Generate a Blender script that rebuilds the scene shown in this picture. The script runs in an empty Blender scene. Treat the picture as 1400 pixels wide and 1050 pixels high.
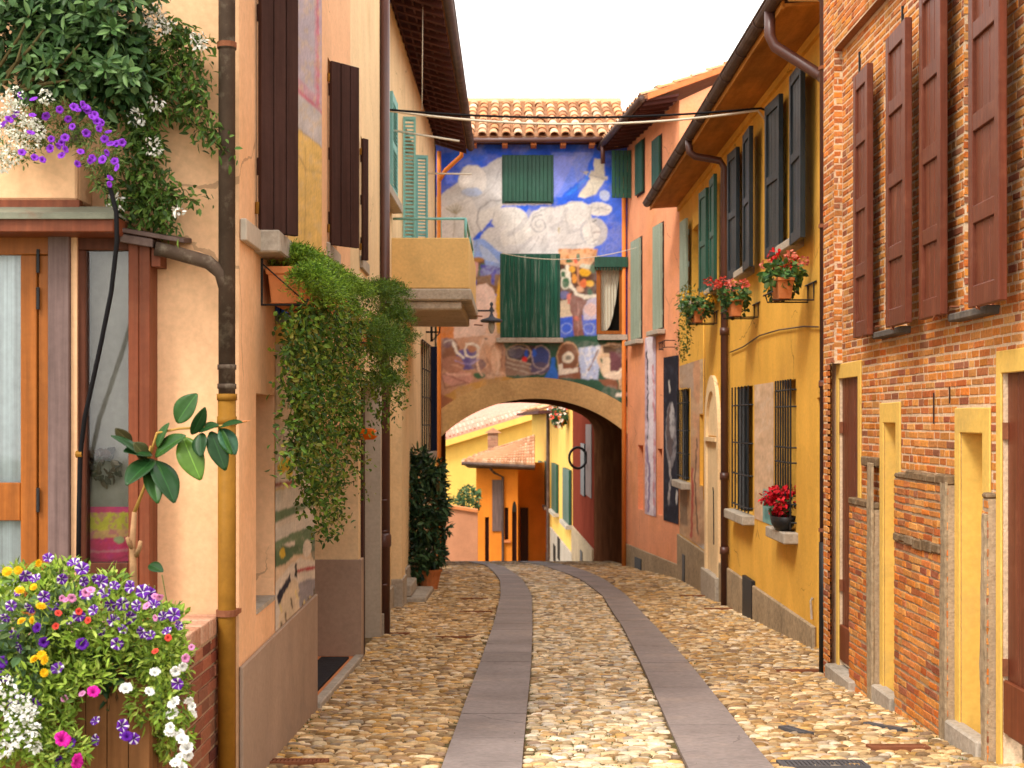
import bpy, math, random
import numpy as np
from mathutils import Vector, Matrix
random.seed(7); rng = np.random.default_rng(11)
SC = bpy.context.scene
COL = SC.collection
F = 2000.0                     # focal length in photo pixels; the eye is the origin, +Y down the street

def PX(px, d): return (px - 700.0) * d / F
def PZ(py, d): return (575.0 - py) * d / F
def P(px, py, d): return (PX(px, d), d, PZ(py, d))

GY = [-12, 0, 14, 18, 26, 30, 33, 36, 40, 46, 60, 90, 300]
GZ = [-0.68, -1.38, -2.19, -2.42, -2.78, -2.98, -3.17, -3.55, -4.15, -5.1, -7.6, -11.5, -24]
_gy = np.linspace(-14, 300, 6281)
_gz = np.interp(_gy, GY, GZ)
_k = np.ones(31) / 31
_gzs = np.convolve(np.pad(_gz, 15, mode='edge'), _k, mode='valid')
def g(y): return np.interp(y, _gy, _gzs)
def d_of_y(py):
    lo, hi = 2.0, 33.0
    for _ in range(50):
        m = (lo + hi) / 2
        if 575 - F * float(g(m)) / m > py: lo = m
        else: hi = m
    return lo

# ------------------------------------------------------------------ materials
def _n(nt, t, **kw):
    n = nt.nodes.new(t)
    for k, v in kw.items(): setattr(n, k, v)
    return n
def mat(name, col=(.5, .5, .5), rough=.8, var=.12, vs=1.6, fvar=.08, fs=28, streak=0.0, stain=None,
        bump=.25, bs=45, metal=0.0, spec=.06, trans=0.0, attr=False, grain=None, lump=0.0, sst=None, crack=0.0):
    m = bpy.data.materials.new(name); m.use_nodes = True
    nt = m.node_tree; nt.nodes.clear(); L = nt.links.new
    out = _n(nt, 'ShaderNodeOutputMaterial'); b = _n(nt, 'ShaderNodeBsdfPrincipled')
    L(b.outputs[0], out.inputs[0])
    geo = _n(nt, 'ShaderNodeNewGeometry'); pos = geo.outputs['Position']
    if attr:
        a = _n(nt, 'ShaderNodeAttribute'); a.attribute_name = 'Col'; c = a.outputs['Color']
    else:
        r = _n(nt, 'ShaderNodeRGB'); r.outputs[0].default_value = (*col, 1); c = r.outputs[0]
    def noise(scale, detail=4, vec=None, rgh=.6):
        n = _n(nt, 'ShaderNodeTexNoise'); n.inputs['Scale'].default_value = scale
        n.inputs['Detail'].default_value = detail; n.inputs['Roughness'].default_value = rgh
        L(vec if vec is not None else pos, n.inputs['Vector']); return n.outputs['Fac']
    def stretch(s):
        mp = _n(nt, 'ShaderNodeVectorMath', operation='MULTIPLY'); L(pos, mp.inputs[0]); mp.inputs[1].default_value = s
        return mp.outputs[0]
    def scale(c, fac, lo, hi, a=.3, z=.7):
        mr = _n(nt, 'ShaderNodeMapRange'); mr.inputs[1].default_value = a; mr.inputs[2].default_value = z
        mr.inputs[3].default_value = lo; mr.inputs[4].default_value = hi; L(fac, mr.inputs[0])
        s = _n(nt, 'ShaderNodeVectorMath', operation='SCALE'); L(c, s.inputs[0]); L(mr.outputs[0], s.inputs['Scale'])
        return s.outputs[0]
    if stain:
        sc, amt, ss = stain
        mr = _n(nt, 'ShaderNodeMapRange'); mr.inputs[1].default_value = .52; mr.inputs[2].default_value = .72
        mr.inputs[3].default_value = 0; mr.inputs[4].default_value = amt
        L(noise(ss, 6, stretch(sst) if sst else None, rgh=.7), mr.inputs[0])
        mx = _n(nt, 'ShaderNodeMix', data_type='RGBA'); L(mr.outputs[0], mx.inputs[0]); L(c, mx.inputs[6])
        mx.inputs[7].default_value = (*sc, 1); c = mx.outputs[2]
    if var: c = scale(c, noise(vs, 5), 1 - var, 1 + var)
    if fvar: c = scale(c, noise(fs, 4), 1 - fvar, 1 + fvar)
    if streak: c = scale(c, noise(1, 5, stretch((3.2, 3.2, .5))), 1 - streak, 1 + streak * .6)
    if crack:
        ds = _n(nt, 'ShaderNodeTexNoise'); ds.inputs['Scale'].default_value = 2.0; ds.inputs['Detail'].default_value = 6; L(pos, ds.inputs['Vector'])
        ma = _n(nt, 'ShaderNodeVectorMath', operation='MULTIPLY_ADD'); L(ds.outputs['Color'], ma.inputs[0]); ma.inputs[1].default_value = (.38,)*3; L(pos, ma.inputs[2])
        vo = _n(nt, 'ShaderNodeTexVoronoi', feature='DISTANCE_TO_EDGE'); vo.inputs['Scale'].default_value = .5; L(ma.outputs[0], vo.inputs['Vector'])
        mk = _n(nt, 'ShaderNodeMapRange'); mk.inputs[1].default_value = .50; mk.inputs[2].default_value = .58; mk.inputs[3].default_value = 0; mk.inputs[4].default_value = .0035; L(noise(.9, 2), mk.inputs[0])
        lt = _n(nt, 'ShaderNodeMath', operation='LESS_THAN'); L(vo.outputs['Distance'], lt.inputs[0]); L(mk.outputs[0], lt.inputs[1])
        c = scale(c, lt.outputs[0], 1, 1-crack, 0, 1)
        pt = _n(nt, 'ShaderNodeTexVoronoi'); pt.inputs['Scale'].default_value = .9; L(ma.outputs[0], pt.inputs['Vector'])
        sp = _n(nt, 'ShaderNodeSeparateColor'); L(pt.outputs['Color'], sp.inputs[0]); c = scale(c, sp.outputs[0], .95, 1.05, 0, 1)
    gn = None
    if grain:
        gn = noise(1, 5, stretch(grain)); c = scale(c, gn, .72, 1.22)
    L(c, b.inputs['Base Color'])
    b.inputs['Roughness'].default_value = rough; b.inputs['Metallic'].default_value = metal
    b.inputs['Specular IOR Level'].default_value = spec
    if bump:
        bp = _n(nt, 'ShaderNodeBump'); bp.inputs['Strength'].default_value = bump; bp.inputs['Distance'].default_value = .01
        h = gn if gn is not None else noise(bs, 6)
        if lump:
            ad = _n(nt, 'ShaderNodeMath', operation='MULTIPLY_ADD'); L(noise(3.5, 3), ad.inputs[0]); ad.inputs[1].default_value = lump; L(h, ad.inputs[2]); h = ad.outputs[0]
        L(h, bp.inputs['Height']); L(bp.outputs[0], b.inputs['Normal'])
    if trans:
        tr = _n(nt, 'ShaderNodeBsdfTranslucent'); L(c, tr.inputs[0])
        ms = _n(nt, 'ShaderNodeMixShader'); ms.inputs[0].default_value = trans
        L(b.outputs[0], ms.inputs[1]); L(tr.outputs[0], ms.inputs[2]); L(ms.outputs[0], out.inputs[0])
    return m

M = {}
M['peach'] = mat('peach_plaster', (.80, .475, .265), var=.07, streak=.05, stain=((.76, .39, .17), .4, 1.1), crack=.35, bump=.22, bs=30, lump=1.2)
M['cream'] = mat('cream_plaster', (.80, .59, .34), var=.08, streak=.06, stain=((.62, .41, .2), .4, 1.3), crack=.4, bump=.22, lump=1.2)
M['yellow'] = mat('ochre_plaster', (.76, .42, .075), var=.1, streak=.06, stain=((.56, .29, .07), .5, .9), crack=.45, bump=.25, lump=1.5)
M['pink'] = mat('coral_plaster', (.80, .34, .18), var=.1, streak=.05, stain=((.72, .29, .09), .55, .7), crack=.4, bump=.25, lump=1.4)
M['lemon'] = mat('lemon_plaster', (.80, .49, .115), var=.06, streak=.05, stain=((.7, .4, .1), .3, .5), bump=.15)
M['orange'] = mat('orange_plaster', (.76, .24, .03), var=.08, streak=.08, stain=((.6, .17, .03), .5, .6), bump=.15)
M['darkred'] = mat('dark_red_plaster', (.17, .036, .022), spec=0, var=.12, streak=.06, bump=.2)
M['balcony'] = mat('pale_ochre_render', (.74, .48, .19), var=.07, streak=.05, stain=((.45, .32, .14), .5, 2.0), bump=.2)
M['frame_yellow'] = mat('yellow_painted_render', (.78, .50, .12), var=.06, streak=.06, stain=((.5, .35, .14), .5, 2.2), bump=.15)
M['plinth'] = mat('taupe_plinth', (.38, .27, .195), var=.07, streak=.08, stain=((.22, .18, .15), .5, 2), bump=.2, lump=1)
M['darkpass'] = mat('shade_darkened_passage_plaster', (.11, .042, .02), spec=0, var=.25, stain=((.16, .07, .03), .6, .8), bump=.2)  # base colour darkened to stand in for the shade inside the passage
M['greige'] = mat('greige_plaster', (.50, .42, .33), var=.08, streak=.1, stain=((.33, .26, .19), .5, 2.4), bump=.2)
M['stoneplinth'] = mat('rough_stone_render', (.36, .27, .17), var=.15, fvar=.3, fs=22, stain=((.17, .13, .09), .6, 3.5), bump=.6, bs=30)
M['slatesill'] = mat('dark_slate_sill', (.115, .10, .088), var=.2, fvar=.2, stain=((.25, .21, .16), .6, 6), bump=.3)
M['ledge'] = mat('mossy_brick_ledge', (.19, .125, .07), var=.3, vs=6, fvar=.3, fs=30, stain=((.30, .24, .17), .7, 7), bump=.6, bs=30)
M['stone'] = mat('grey_stone', (.42, .36, .29), var=.15, fvar=.18, stain=((.2, .17, .13), .6, 5), bump=.4, bs=35)
M['sandstone'] = mat('arch_stone', (.56, .36, .16), var=.12, fvar=.15, fs=18, stain=((.36, .21, .09), .6, 2.6), bump=.4, bs=25)
M['slate'] = mat('paving_slab', (.27, .225, .21), rough=.6, var=.2, vs=1.2, fvar=.16, fs=26, stain=((.42, .32, .26), .5, 1.6), crack=.3, bump=.25, bs=60)
M['cobble'] = mat('river_cobble', attr=True, rough=.62, var=.12, vs=9, fvar=.18, fs=55, bump=.35, bs=70)
M['mortar'] = mat('earth_joint', (.16, .105, .052), rough=.95, var=.25, vs=3, fvar=.3, fs=40, stain=((.06, .08, .02), .8, 2.2), bump=.6, bs=60)
M['earth'] = mat('hill_ground', (.12, .13, .06), rough=.95, var=.3, vs=.3, bump=.4, bs=5)
M['brick'] = mat('old_brick', attr=True, rough=.9, var=.1, vs=2, fvar=.2, fs=45, stain=((.26, .13, .06), .4, 1.7), bump=.6, bs=55)
M['darkbrick'] = mat('planter_brick', attr=True, rough=.9, var=.1, vs=4, fvar=.22, fs=60, bump=.5, bs=70)
M['tile'] = mat('roof_tile', attr=True, rough=.85, var=.12, vs=6, fvar=.18, fs=30, stain=((.35, .28, .17), .5, 5), bump=.35, bs=40)
M['terracotta'] = mat('terracotta', (.62, .22, .08), rough=.75, var=.1, vs=6, stain=((.5, .3, .2), .3, 9), bump=.15)
M['plastic_terra'] = mat('terracotta_trough', (.70, .25, .09), rough=.55, var=.06, bump=.08)
M['brownwood'] = mat('dark_brown_wood', (.055, .027, .022), rough=.6, var=.12, grain=(30, 30, 1.2), bump=.3)
M['redwood'] = mat('red_brown_paint', (.145, .036, .017), rough=.45, var=.1, grain=(34, 34, 1.3), stain=((.25, .085, .045), .5, 6), bump=.2, spec=.3)
M['orangewood'] = mat('varnished_orange_wood', (.29, .088, .014), rough=.45, var=.12, grain=(30, 30, 1.2), stain=((.36, .13, .025), .4, 4), bump=.15, spec=.2)
M['mahogany'] = mat('mahogany_frame', (.18, .046, .018), rough=.5, var=.12, grain=(30, 30, 1.2), stain=((.24, .08, .035), .5, 5), bump=.15, spec=.2)
M['brownbay'] = mat('dark_bay_frame', (.10, .035, .02), rough=.45, var=.1, grain=(30, 30, 1.2), bump=.15)
M['taupewood'] = mat('taupe_post', (.16, .105, .095), rough=.6, var=.1, grain=(30, 30, 1.2), bump=.15)
M['soffitwood'] = mat('warm_soffit_boards', (.45, .19, .04), rough=.7, var=.15, grain=(8, 1.0, 20), bump=.3)
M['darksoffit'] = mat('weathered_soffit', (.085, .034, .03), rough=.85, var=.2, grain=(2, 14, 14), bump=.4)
M['darkgreen'] = mat('dark_green_paint', (.012, .075, .045), rough=.5, var=.18, stain=((.04, .12, .09), .5, 3), grain=(40, 40, 1.0), bump=.25, spec=.4)
M['oldgreen'] = mat('chipped_green_paint', (.018, .085, .055), rough=.55, var=.18, stain=((.30, .36, .30), .75, 1), sst=(16, 16, .7), grain=(60, 60, .5), bump=.3)
M['blackgreen'] = mat('blackish_shutter_paint', (.020, .026, .030), rough=.4, var=.15, stain=((.06, .06, .065), .35, 5), grain=(40, 40, 1.2), bump=.2, spec=.12)
M['teal'] = mat('pale_teal_paint', (.22, .47, .43), rough=.55, var=.08, stain=((.4, .5, .45), .4, 4), bump=.1)
M['greygreen'] = mat('grey_green_paint', (.30, .36, .28), rough=.6, var=.1, grain=(40, 40, 1.2), bump=.1)
M['iron'] = mat('black_iron', (.018, .017, .018), rough=.55, var=.2, metal=.3, bump=.2, spec=.4)
M['gutter'] = mat('dark_gutter', (.10, .065, .055), rough=.5, var=.25, vs=3, stain=((.2, .15, .12), .5, 6), metal=.3, bump=.15)
M['pipebrown'] = mat('brown_downpipe', (.085, .032, .024), rough=.4, var=.15, vs=3, stain=((.03, .02, .02), .5, 2), bump=.1, spec=.5)
M['pipegrime'] = mat('weathered_downpipe', (.075, .05, .035), rough=.6, var=.3, vs=4, streak=.25, stain=((.30, .25, .18), .55, 7), bump=.25)
M['pipeochre'] = mat('ochre_downpipe', (.25, .115, .016), rough=.5, var=.18, vs=5, stain=((.13, .05, .012), .6, 4), streak=.2, bump=.15)
M['pipeorange'] = mat('orange_downpipe', (.70, .23, .05), rough=.5, var=.12, bump=.1)
M['lead'] = mat('verdigris_flashing', (.19, .19, .14), rough=.6, var=.2, vs=5, stain=((.2, .12, .08), .7, 8), bump=.15)
M['glassdark'] = mat('dark_pane', (.02, .022, .025), rough=.08, var=0, fvar=0, bump=0, spec=.6)
M['curtain'] = mat('sheer_curtain', (.66, .75, .76), rough=.9, var=.06, vs=8, grain=(40, 40, .4), bump=.25)
M['greycloth'] = mat('grey_blind', (.30, .285, .24), rough=.8, var=.12, vs=4, stain=((.2, .19, .16), .5, 6), bump=.15, bs=120)
M['whitecurtain'] = mat('white_curtain', (.62, .58, .46), rough=.9, var=.05, grain=(50, 50, .3), bump=.2)
M['interior'] = mat('dark_interior', (.03, .025, .02), rough=.9, var=.1, bump=0)
M['rubber'] = mat('black_cable', (.012, .011, .012), rough=.5, var=.1, bump=0)
M['whitewire'] = mat('pale_cable', (.62, .54, .42), rough=.6, var=.05, bump=0)
M['rust'] = mat('rusty_grate', (.24, .09, .045), rough=.8, var=.25, vs=8, bump=.4)
M['manhole'] = mat('dark_cover', (.10, .095, .10), rough=.6, var=.2, vs=8, bump=.3)
M['paint'] = mat('painted_wall', attr=True, rough=.85, var=.07, vs=2.5, fvar=.1, fs=18, streak=.04, bump=.2, bs=35)
M['leaf'] = mat('leaf', attr=True, rough=.5, var=.2, vs=7, fvar=.12, fs=40, bump=0, trans=.25, spec=.3)
M['glossleaf'] = mat('glossy_leaf', attr=True, rough=.36, var=.15, vs=10, fvar=.08, bump=.05, bs=40, trans=.1, spec=.22)
M['petal'] = mat('petal', attr=True, rough=.6, var=.05, vs=12, fvar=.05, bump=0, trans=.2, spec=.2)
M['stem'] = mat('stem', (.10, .075, .03), rough=.8, var=.2, vs=12, bump=.3)
M['barkpale'] = mat('pale_bark', (.36, .20, .10), rough=.8, var=.2, vs=20, bump=.4)
M['mat'] = mat('door_mat', (.035, .032, .034), rough=.95, var=.2, vs=12, bump=.6, bs=150)
M['orangeplastic'] = mat('orange_plastic', (.85, .18, .01), rough=.35, var=.04, bump=0)
M['whiteplastic'] = mat('white_plastic', (.7, .68, .62), rough=.4, var=.04, bump=0)
M['plank'] = mat('planter_planks', (.20, .09, .035), rough=.75, var=.15, grain=(26, 26, 1.2), bump=.35)

def glass_mat():
    m = bpy.data.materials.new('window_glass'); m.use_nodes = True
    nt = m.node_tree; nt.nodes.clear(); L = nt.links.new
    out = _n(nt, 'ShaderNodeOutputMaterial'); t = _n(nt, 'ShaderNodeBsdfTransparent'); gl = _n(nt, 'ShaderNodeBsdfGlossy')
    gl.inputs['Roughness'].default_value = .04
    fr = _n(nt, 'ShaderNodeFresnel'); fr.inputs[0].default_value = 1.5
    mx = _n(nt, 'ShaderNodeMixShader'); L(fr.outputs[0], mx.inputs[0]); L(t.outputs[0], mx.inputs[1]); L(gl.outputs[0], mx.inputs[2]); L(mx.outputs[0], out.inputs[0])
    return m
M['glass'] = glass_mat()

# ------------------------------------------------------------------ objects
WL = {}
def wloc(o): return WL.get(o.name, Vector((0, 0, 0)))
def thing(name, label, cat, loc, group=None):
    o = bpy.data.objects.new(name, None); o.empty_display_size = .2
    o.location = loc; COL.objects.link(o); WL[o.name] = Vector(loc)
    o['label'] = label; o['category'] = cat
    if group: o['group'] = group
    return o
def tag(o, label, cat, group=None):
    o['label'] = label; o['category'] = cat
    if group: o['group'] = group
    return o
def struct(o, kind='structure'):
    o['kind'] = kind; return o

def V3(a): return np.array(a, float)
def unit(a):
    a = V3(a); return a / max(np.linalg.norm(a), 1e-9)

class MB:
    def __init__(s): s.v = []; s.f = []; s.c = []; s.n = 0; s.hascol = False
    def add(s, verts, faces, col=None):
        verts = np.asarray(verts, float).reshape(-1, 3)
        s.v.append(verts); k = s.n
        for f in faces: s.f.append(tuple(int(i) + k for i in f))
        if col is None: cc = np.full((len(verts), 3), .5)
        else:
            s.hascol = True; cc = np.asarray(col, float)
            if cc.ndim == 1: cc = np.tile(cc, (len(verts), 1))
        s.c.append(cc); s.n += len(verts); return s
    def obox(s, o, u, v, w, col=None):
        o, u, v, w = map(V3, (o, u, v, w))
        if np.dot(np.cross(u, v), w) < 0: u, v = v, u
        p = [o, o+u, o+u+v, o+v, o+w, o+u+w, o+u+v+w, o+v+w]
        return s.add(p, [(3,2,1,0), (4,5,6,7), (0,1,5,4), (1,2,6,5), (2,3,7,6), (3,0,4,7)], col)
    def box(s, x0, x1, y0, y1, z0, z1, col=None):
        return s.obox((x0, y0, z0), (x1-x0, 0, 0), (0, y1-y0, 0), (0, 0, z1-z0), col)
    def poly(s, pts, col=None): return s.add(pts, [tuple(range(len(pts)))], col)
    def slab(s, pts, t, col=None):
        """polygon pts thickened by the vector t"""
        a = V3(pts); b = a + V3(t); n = len(a)
        fs = [tuple(range(n)), tuple(range(2*n-1, n-1, -1))] + [(i, n+i, n+(i+1) % n, (i+1) % n) for i in range(n)]
        return s.add(np.vstack([a, b]), fs, col)
    def tube(s, pts, r, n=8, caps=True, col=None):
        pts = V3(pts); m = len(pts)
        r = np.full(m, r) if np.isscalar(r) else np.asarray(r, float)
        vs = []; prev = None
        for i in range(m):
            t = unit(pts[min(i+1, m-1)] - pts[max(i-1, 0)])
            if prev is None:
                a = np.cross(t, (0, 0, 1));
                if np.linalg.norm(a) < .1: a = np.cross(t, (1, 0, 0))
            else: a = prev - t * np.dot(prev, t)
            a = unit(a); prev = a; b = np.cross(t, a)
            for k in range(n):
                th = 2*math.pi*k/n; vs.append(pts[i] + r[i]*(a*math.cos(th) + b*math.sin(th)))
        fs = [(i*n+k, i*n+(k+1) % n, (i+1)*n+(k+1) % n, (i+1)*n+k) for i in range(m-1) for k in range(n)]
        if caps: fs += [tuple(range(n-1, -1, -1)), tuple((m-1)*n+k for k in range(n))]
        return s.add(vs, fs, col)
    def lathe(s, c, prof, n=16, col=None, sx=1, sy=1):
        c = V3(c); m = len(prof)
        vs = [c + (r*sx*math.cos(2*math.pi*k/n), r*sy*math.sin(2*math.pi*k/n), z) for r, z in prof for k in range(n)]
        fs = [(i*n+k, i*n+(k+1) % n, (i+1)*n+(k+1) % n, (i+1)*n+k) for i in range(m-1) for k in range(n)]
        fs += [tuple(range(n-1, -1, -1)), tuple((m-1)*n+k for k in range(n))]
        return s.add(vs, fs, col)
    def build(s, name, m, parent=None, smooth=False, bevel=0, label=None, bseg=1):
        me = bpy.data.meshes.new(name)
        v = np.vstack(s.v) if s.v else np.zeros((0, 3))
        if parent is not None: v = v - np.array(wloc(parent))
        me.from_pydata(v.tolist(), [], s.f); me.update()
        if s.hascol:
            at = me.color_attributes.new('Col', 'FLOAT_COLOR', 'POINT')
            c = np.vstack(s.c); c4 = np.ones((len(c), 4), np.float32); c4[:, :3] = c
            at.data.foreach_set('color', c4.ravel())
        me.materials.append(M[m] if isinstance(m, str) else m)
        if smooth: me.polygons.foreach_set('use_smooth', [True]*len(me.polygons))
        o = bpy.data.objects.new(name, me); COL.objects.link(o)
        if parent is not None: o.parent = parent; WL[o.name] = wloc(parent)
        if bevel:
            b = o.modifiers.new('bevel', 'BEVEL'); b.width = bevel; b.segments = bseg; b.limit_method = 'ANGLE'; b.angle_limit = .9
        if label: o['label'] = label
        return o

# a vertical plane: u along it (horizontal unit vector), v = world z, n outwards
class Plane:
    def __init__(s, p0, p1, side):
        s.o = V3((p0[0], p0[1], 0)); d = V3((p1[0]-p0[0], p1[1]-p0[1], 0)); s.len = np.linalg.norm(d); s.u = d/s.len
        s.n = np.cross(s.u, (0, 0, 1)) * side
    def pt(s, u, v, n=0.0): return s.o + s.u*u + s.n*n + V3((0, 0, v))
    def u_of_px(s, px, n=0.0):      # where the vertical line seen at px meets the plane
        o = s.o + s.n*n; k = (px-700)/F
        return (k*o[1]-o[0])/(s.u[0]-k*s.u[1])
    def z_of(s, px, py, n=0.0):
        q = s.pt(s.u_of_px(px, n), 0, n); return PZ(py, q[1])
    def box(s, mb, u0, u1, v0, v1, n0, n1, col=None):
        return mb.obox(s.pt(u0, v0, n0), s.u*(u1-u0), (0, 0, v1-v0), s.n*(n1-n0), col)
    def wall(s, mb, u0, u1, v0, v1, holes=(), n=0.0, col=None, reveal=True):
        us = sorted({u0, u1, *[x for h in holes for x in h[:2] if u0 < x < u1]})
        vs = sorted({v0, v1, *[x for h in holes for x in h[2:4] if v0 < x < v1]})
        for a, b in zip(us, us[1:]):
            for c, d in zip(vs, vs[1:]):
                mu, mv = (a+b)/2, (c+d)/2
                if any(h[0] < mu < h[1] and h[2] < mv < h[3] for h in holes): continue
                mb.add([s.pt(a, c, n), s.pt(b, c, n), s.pt(b, d, n), s.pt(a, d, n)], [(0, 1, 2, 3)], col)
        if reveal:
            for h in holes:
                if not h[4]: continue
                a, b, c, d = h[:4]; e = n-h[4]; a = max(a, u0); c = max(c, v0); d = min(d, v1); b = min(b, u1)
                for q in ([(a, c, n), (a, c, e), (a, d, e), (a, d, n)], [(b, c, n), (b, c, e), (b, d, e), (b, d, n)],
                          [(a, d, n), (b, d, n), (b, d, e), (a, d, e)], [(a, c, n), (b, c, n), (b, c, e), (a, c, e)]):
                    mb.add([s.pt(*x) for x in q], [(0, 1, 2, 3)], col)

BRICKS = [(.62,.18,.03),(.66,.22,.04),(.55,.145,.03),(.68,.27,.055),(.58,.20,.035),(.44,.11,.03),(.62,.25,.06),(.32,.09,.045),(.67,.30,.08),(.52,.15,.035),(.64,.21,.035)]
MORT = (.72, .53, .35)
def brick_field(mb, pl, u0, u1, v0, v1, holes=(), n=0.0, course=.052, L=.19, proud=.004, pal=BRICKS, joint=.0145, rough=.8, miss=.0):
    nv = int(round((v1-v0)/course)); ch = (v1-v0)/nv
    for j in range(nv):
        z0 = v0+j*ch+joint*random.uniform(.3, .7); z1 = v0+(j+1)*ch-joint*random.uniform(.3, .7); zm = (z0+z1)/2
        u = u0-random.uniform(0, L); tilt = random.uniform(-.002, .002)*rough
        while u < u1:
            l = L*random.choice([1, 1, .52, .5, .95, .7])*random.uniform(.9, 1.08)
            segs = [(max(u, u0), min(u+l-joint*random.uniform(.7, 1.2), u1))]
            for h in holes:
                if h[2] < zm < h[3]:
                    ns = []
                    for a, b in segs:
                        if b <= h[0] or a >= h[1]: ns.append((a, b)); continue
                        if a < h[0]: ns.append((a, h[0]))
                        if b > h[1]: ns.append((h[1], b))
                    segs = ns
            for a, b in segs:
                if b-a < .015 or random.random() < miss: continue
                c = V3(random.choice(pal))*random.uniform(.78, 1.18); c = c*(1-(k := random.uniform(0, .22)))+V3((.5, .36, .2))*k
                p = proud*random.uniform(.35, 1.35); e = min(.006, (b-a)*.2); J = lambda: random.uniform(-.0028, .0028)*rough
                q = [(a+J(), z0+J()+tilt), (b+J(), z0+J()+tilt), (b+J(), z1+J()+tilt), (a+J(), z1+J()+tilt)]
                bk = [pl.pt(x, z, n-.004) for x, z in q]
                fr = [pl.pt(x+(e if i in (0, 3) else -e), z+(e*.6 if i < 2 else -e*.6), n+p+random.uniform(-.0012, .0012)*rough) for i, (x, z) in enumerate(q)]
                mid = [pl.pt(x, z, n+p*.55) for x, z in q]
                mb.add(bk+mid+fr, [(8, 9, 10, 11)]+[(i, (i+1) % 4, 4+(i+1) % 4, 4+i) for i in range(4)]+[(4+i, 4+(i+1) % 4, 8+(i+1) % 4, 8+i) for i in range(4)], c)
            u += l

# shutter leaf: hinge point, direction of its width, outward normal
def leaf_mb(h, wd, nd, w, z0, z1, t=.035, style='panel', n=3):
    mb = MB(); h = V3((h[0], h[1], 0)); wd = unit((wd[0], wd[1], 0)); nd = unit((nd[0], nd[1], 0))
    def bx(a, b, c, d, n0=0.0, n1=t): mb.obox(h+wd*a+nd*n0+V3((0, 0, c)), wd*(b-a), (0, 0, d-c), nd*(n1-n0))
    H = z1-z0
    if style == 'planks':
        k = max(2, int(round(w/.085)))
        for i in range(k): bx(w*i/k+.003, w*(i+1)/k-.003, z0, z1, random.uniform(0, .003), t-random.uniform(0, .004))
        for f in (.15, .5, .85): bx(.01, w-.01, z0+H*f-.045, z0+H*f+.045, -.018, .001)
    else:
        s = min(.075, w*.17)
        bx(0, s, z0, z1); bx(w-s, w, z0, z1)
        rails = [0, 1] if n == 1 else [i/n for i in range(n+1)]
        for i, f in enumerate(rails):
            hh = s*1.25 if 0 < f < 1 else s*1.5
            c = min(max(z0+H*f-hh/2, z0), z1-hh); bx(s+.0015, w-s-.0015, c, c+hh, .002, t-.002)
        if style == 'panel': 
            k = 3
            for i in range(k): bx(s+(w-2*s)*i/k+.003, s+(w-2*s)*(i+1)/k-.003, z0+.02, z1-.02, t*.25, t*.6)
        else:
            m = int(H/.055)
            for i in range(m):
                zc = z0+s+(H-2*s)*(i+.5)/m
                mb.obox(h+wd*s+nd*.004+V3((0, 0, zc+.016)), wd*(w-2*s), nd*(t-.008)+V3((0, 0, -.03)), (0, 0, .008))
    return mb

def tiles(mb, e0, a, b, na, nb, pa, pb, r=None, pal=None):
    """barrel tiles: e0 eave corner, a unit along the eave, b unit up the slope"""
    pal = pal or [(.66,.34,.17),(.60,.27,.12),(.72,.44,.26),(.52,.25,.12),(.75,.50,.32),(.62,.36,.2),(.45,.2,.1)]
    a, b = unit(a), unit(b); up = np.cross(a, b); up = up if up[2] > 0 else -up; r = r or pa*.36
    mb.slab([V3(e0)-b*.02, V3(e0)+a*na*pa-b*.02, V3(e0)+a*na*pa+b*nb*pb, V3(e0)+b*nb*pb], -up*.06, (.30, .14, .07))
    for i in range(na):
        for j in range(nb):
            c = V3(random.choice(pal))*random.uniform(.8, 1.15)
            o = V3(e0)+a*(pa*(i+.5)+random.uniform(-.012, .012))+b*(pb*j-.05+random.uniform(-.015, .015)); vs = []
            for k, (f, rr, hh) in enumerate(((0, r*1.08, .035), (pb+.06, r*.88, .012))):
                for q in range(7):
                    th = math.pi*q/6; vs.append(o+b*f+a*rr*math.cos(th)+up*(rr*.8*math.sin(th)+hh))
            for q in range(7): vs.append(vs[q]-up*.018+b*.0)
            mb.add(vs, [(q, q+1, 8+q, 7+q) for q in range(6)]+[(q, 14+q, 15+q, q+1) for q in range(6)], c)

# ------------------------------------------------------------------ plants
def orth(D, N):
    D = D/np.linalg.norm(D, axis=1, keepdims=True)
    N = N-D*np.sum(N*D, axis=1, keepdims=True); N = N/np.maximum(np.linalg.norm(N, axis=1, keepdims=True), 1e-6)
    return D, N, np.cross(D, N)
def leaves(mb, Pn, D, N, L, W, C, fold=.18, droop=.15):
    n = len(Pn); D, N, S = orth(np.asarray(D, float), np.asarray(N, float)); L = np.broadcast_to(L, n)[:, None]; W = np.broadcast_to(W, n)[:, None]
    def q(f, s, h): return Pn+D*L*f+S*W*s+N*(h*W-droop*L*f*f)
    vs = np.stack([q(0, 0, 0), q(.3, .42, fold), q(.3, -.42, fold), q(.32, 0, -fold*.3), q(.68, .4, fold), q(.68, -.4, fold), q(.68, 0, -fold*.3), q(1, 0, 0)], 1)
    base = np.array([(0, 2, 3, 3), (0, 3, 1, 1), (2, 5, 6, 3), (3, 6, 4, 1), (5, 7, 6, 6), (6, 7, 4, 4)])
    k = mb.n; mb.v.append(vs.reshape(-1, 3)); mb.c.append(np.repeat(np.asarray(C, float), 8, 0)); mb.hascol = True
    for i in range(n):
        o = k+8*i
        for f in base:
            mb.f.append((o+f[0], o+f[1], o+f[2]) if f[2] == f[3] else (o+f[0], o+f[1], o+f[2], o+f[3]))
    mb.n += 8*n
def shades(n, cols, jit=.25):
    c = np.array(cols)[rng.integers(0, len(cols), n)]
    return c*rng.uniform(1-jit, 1+jit, (n, 1))
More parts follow.
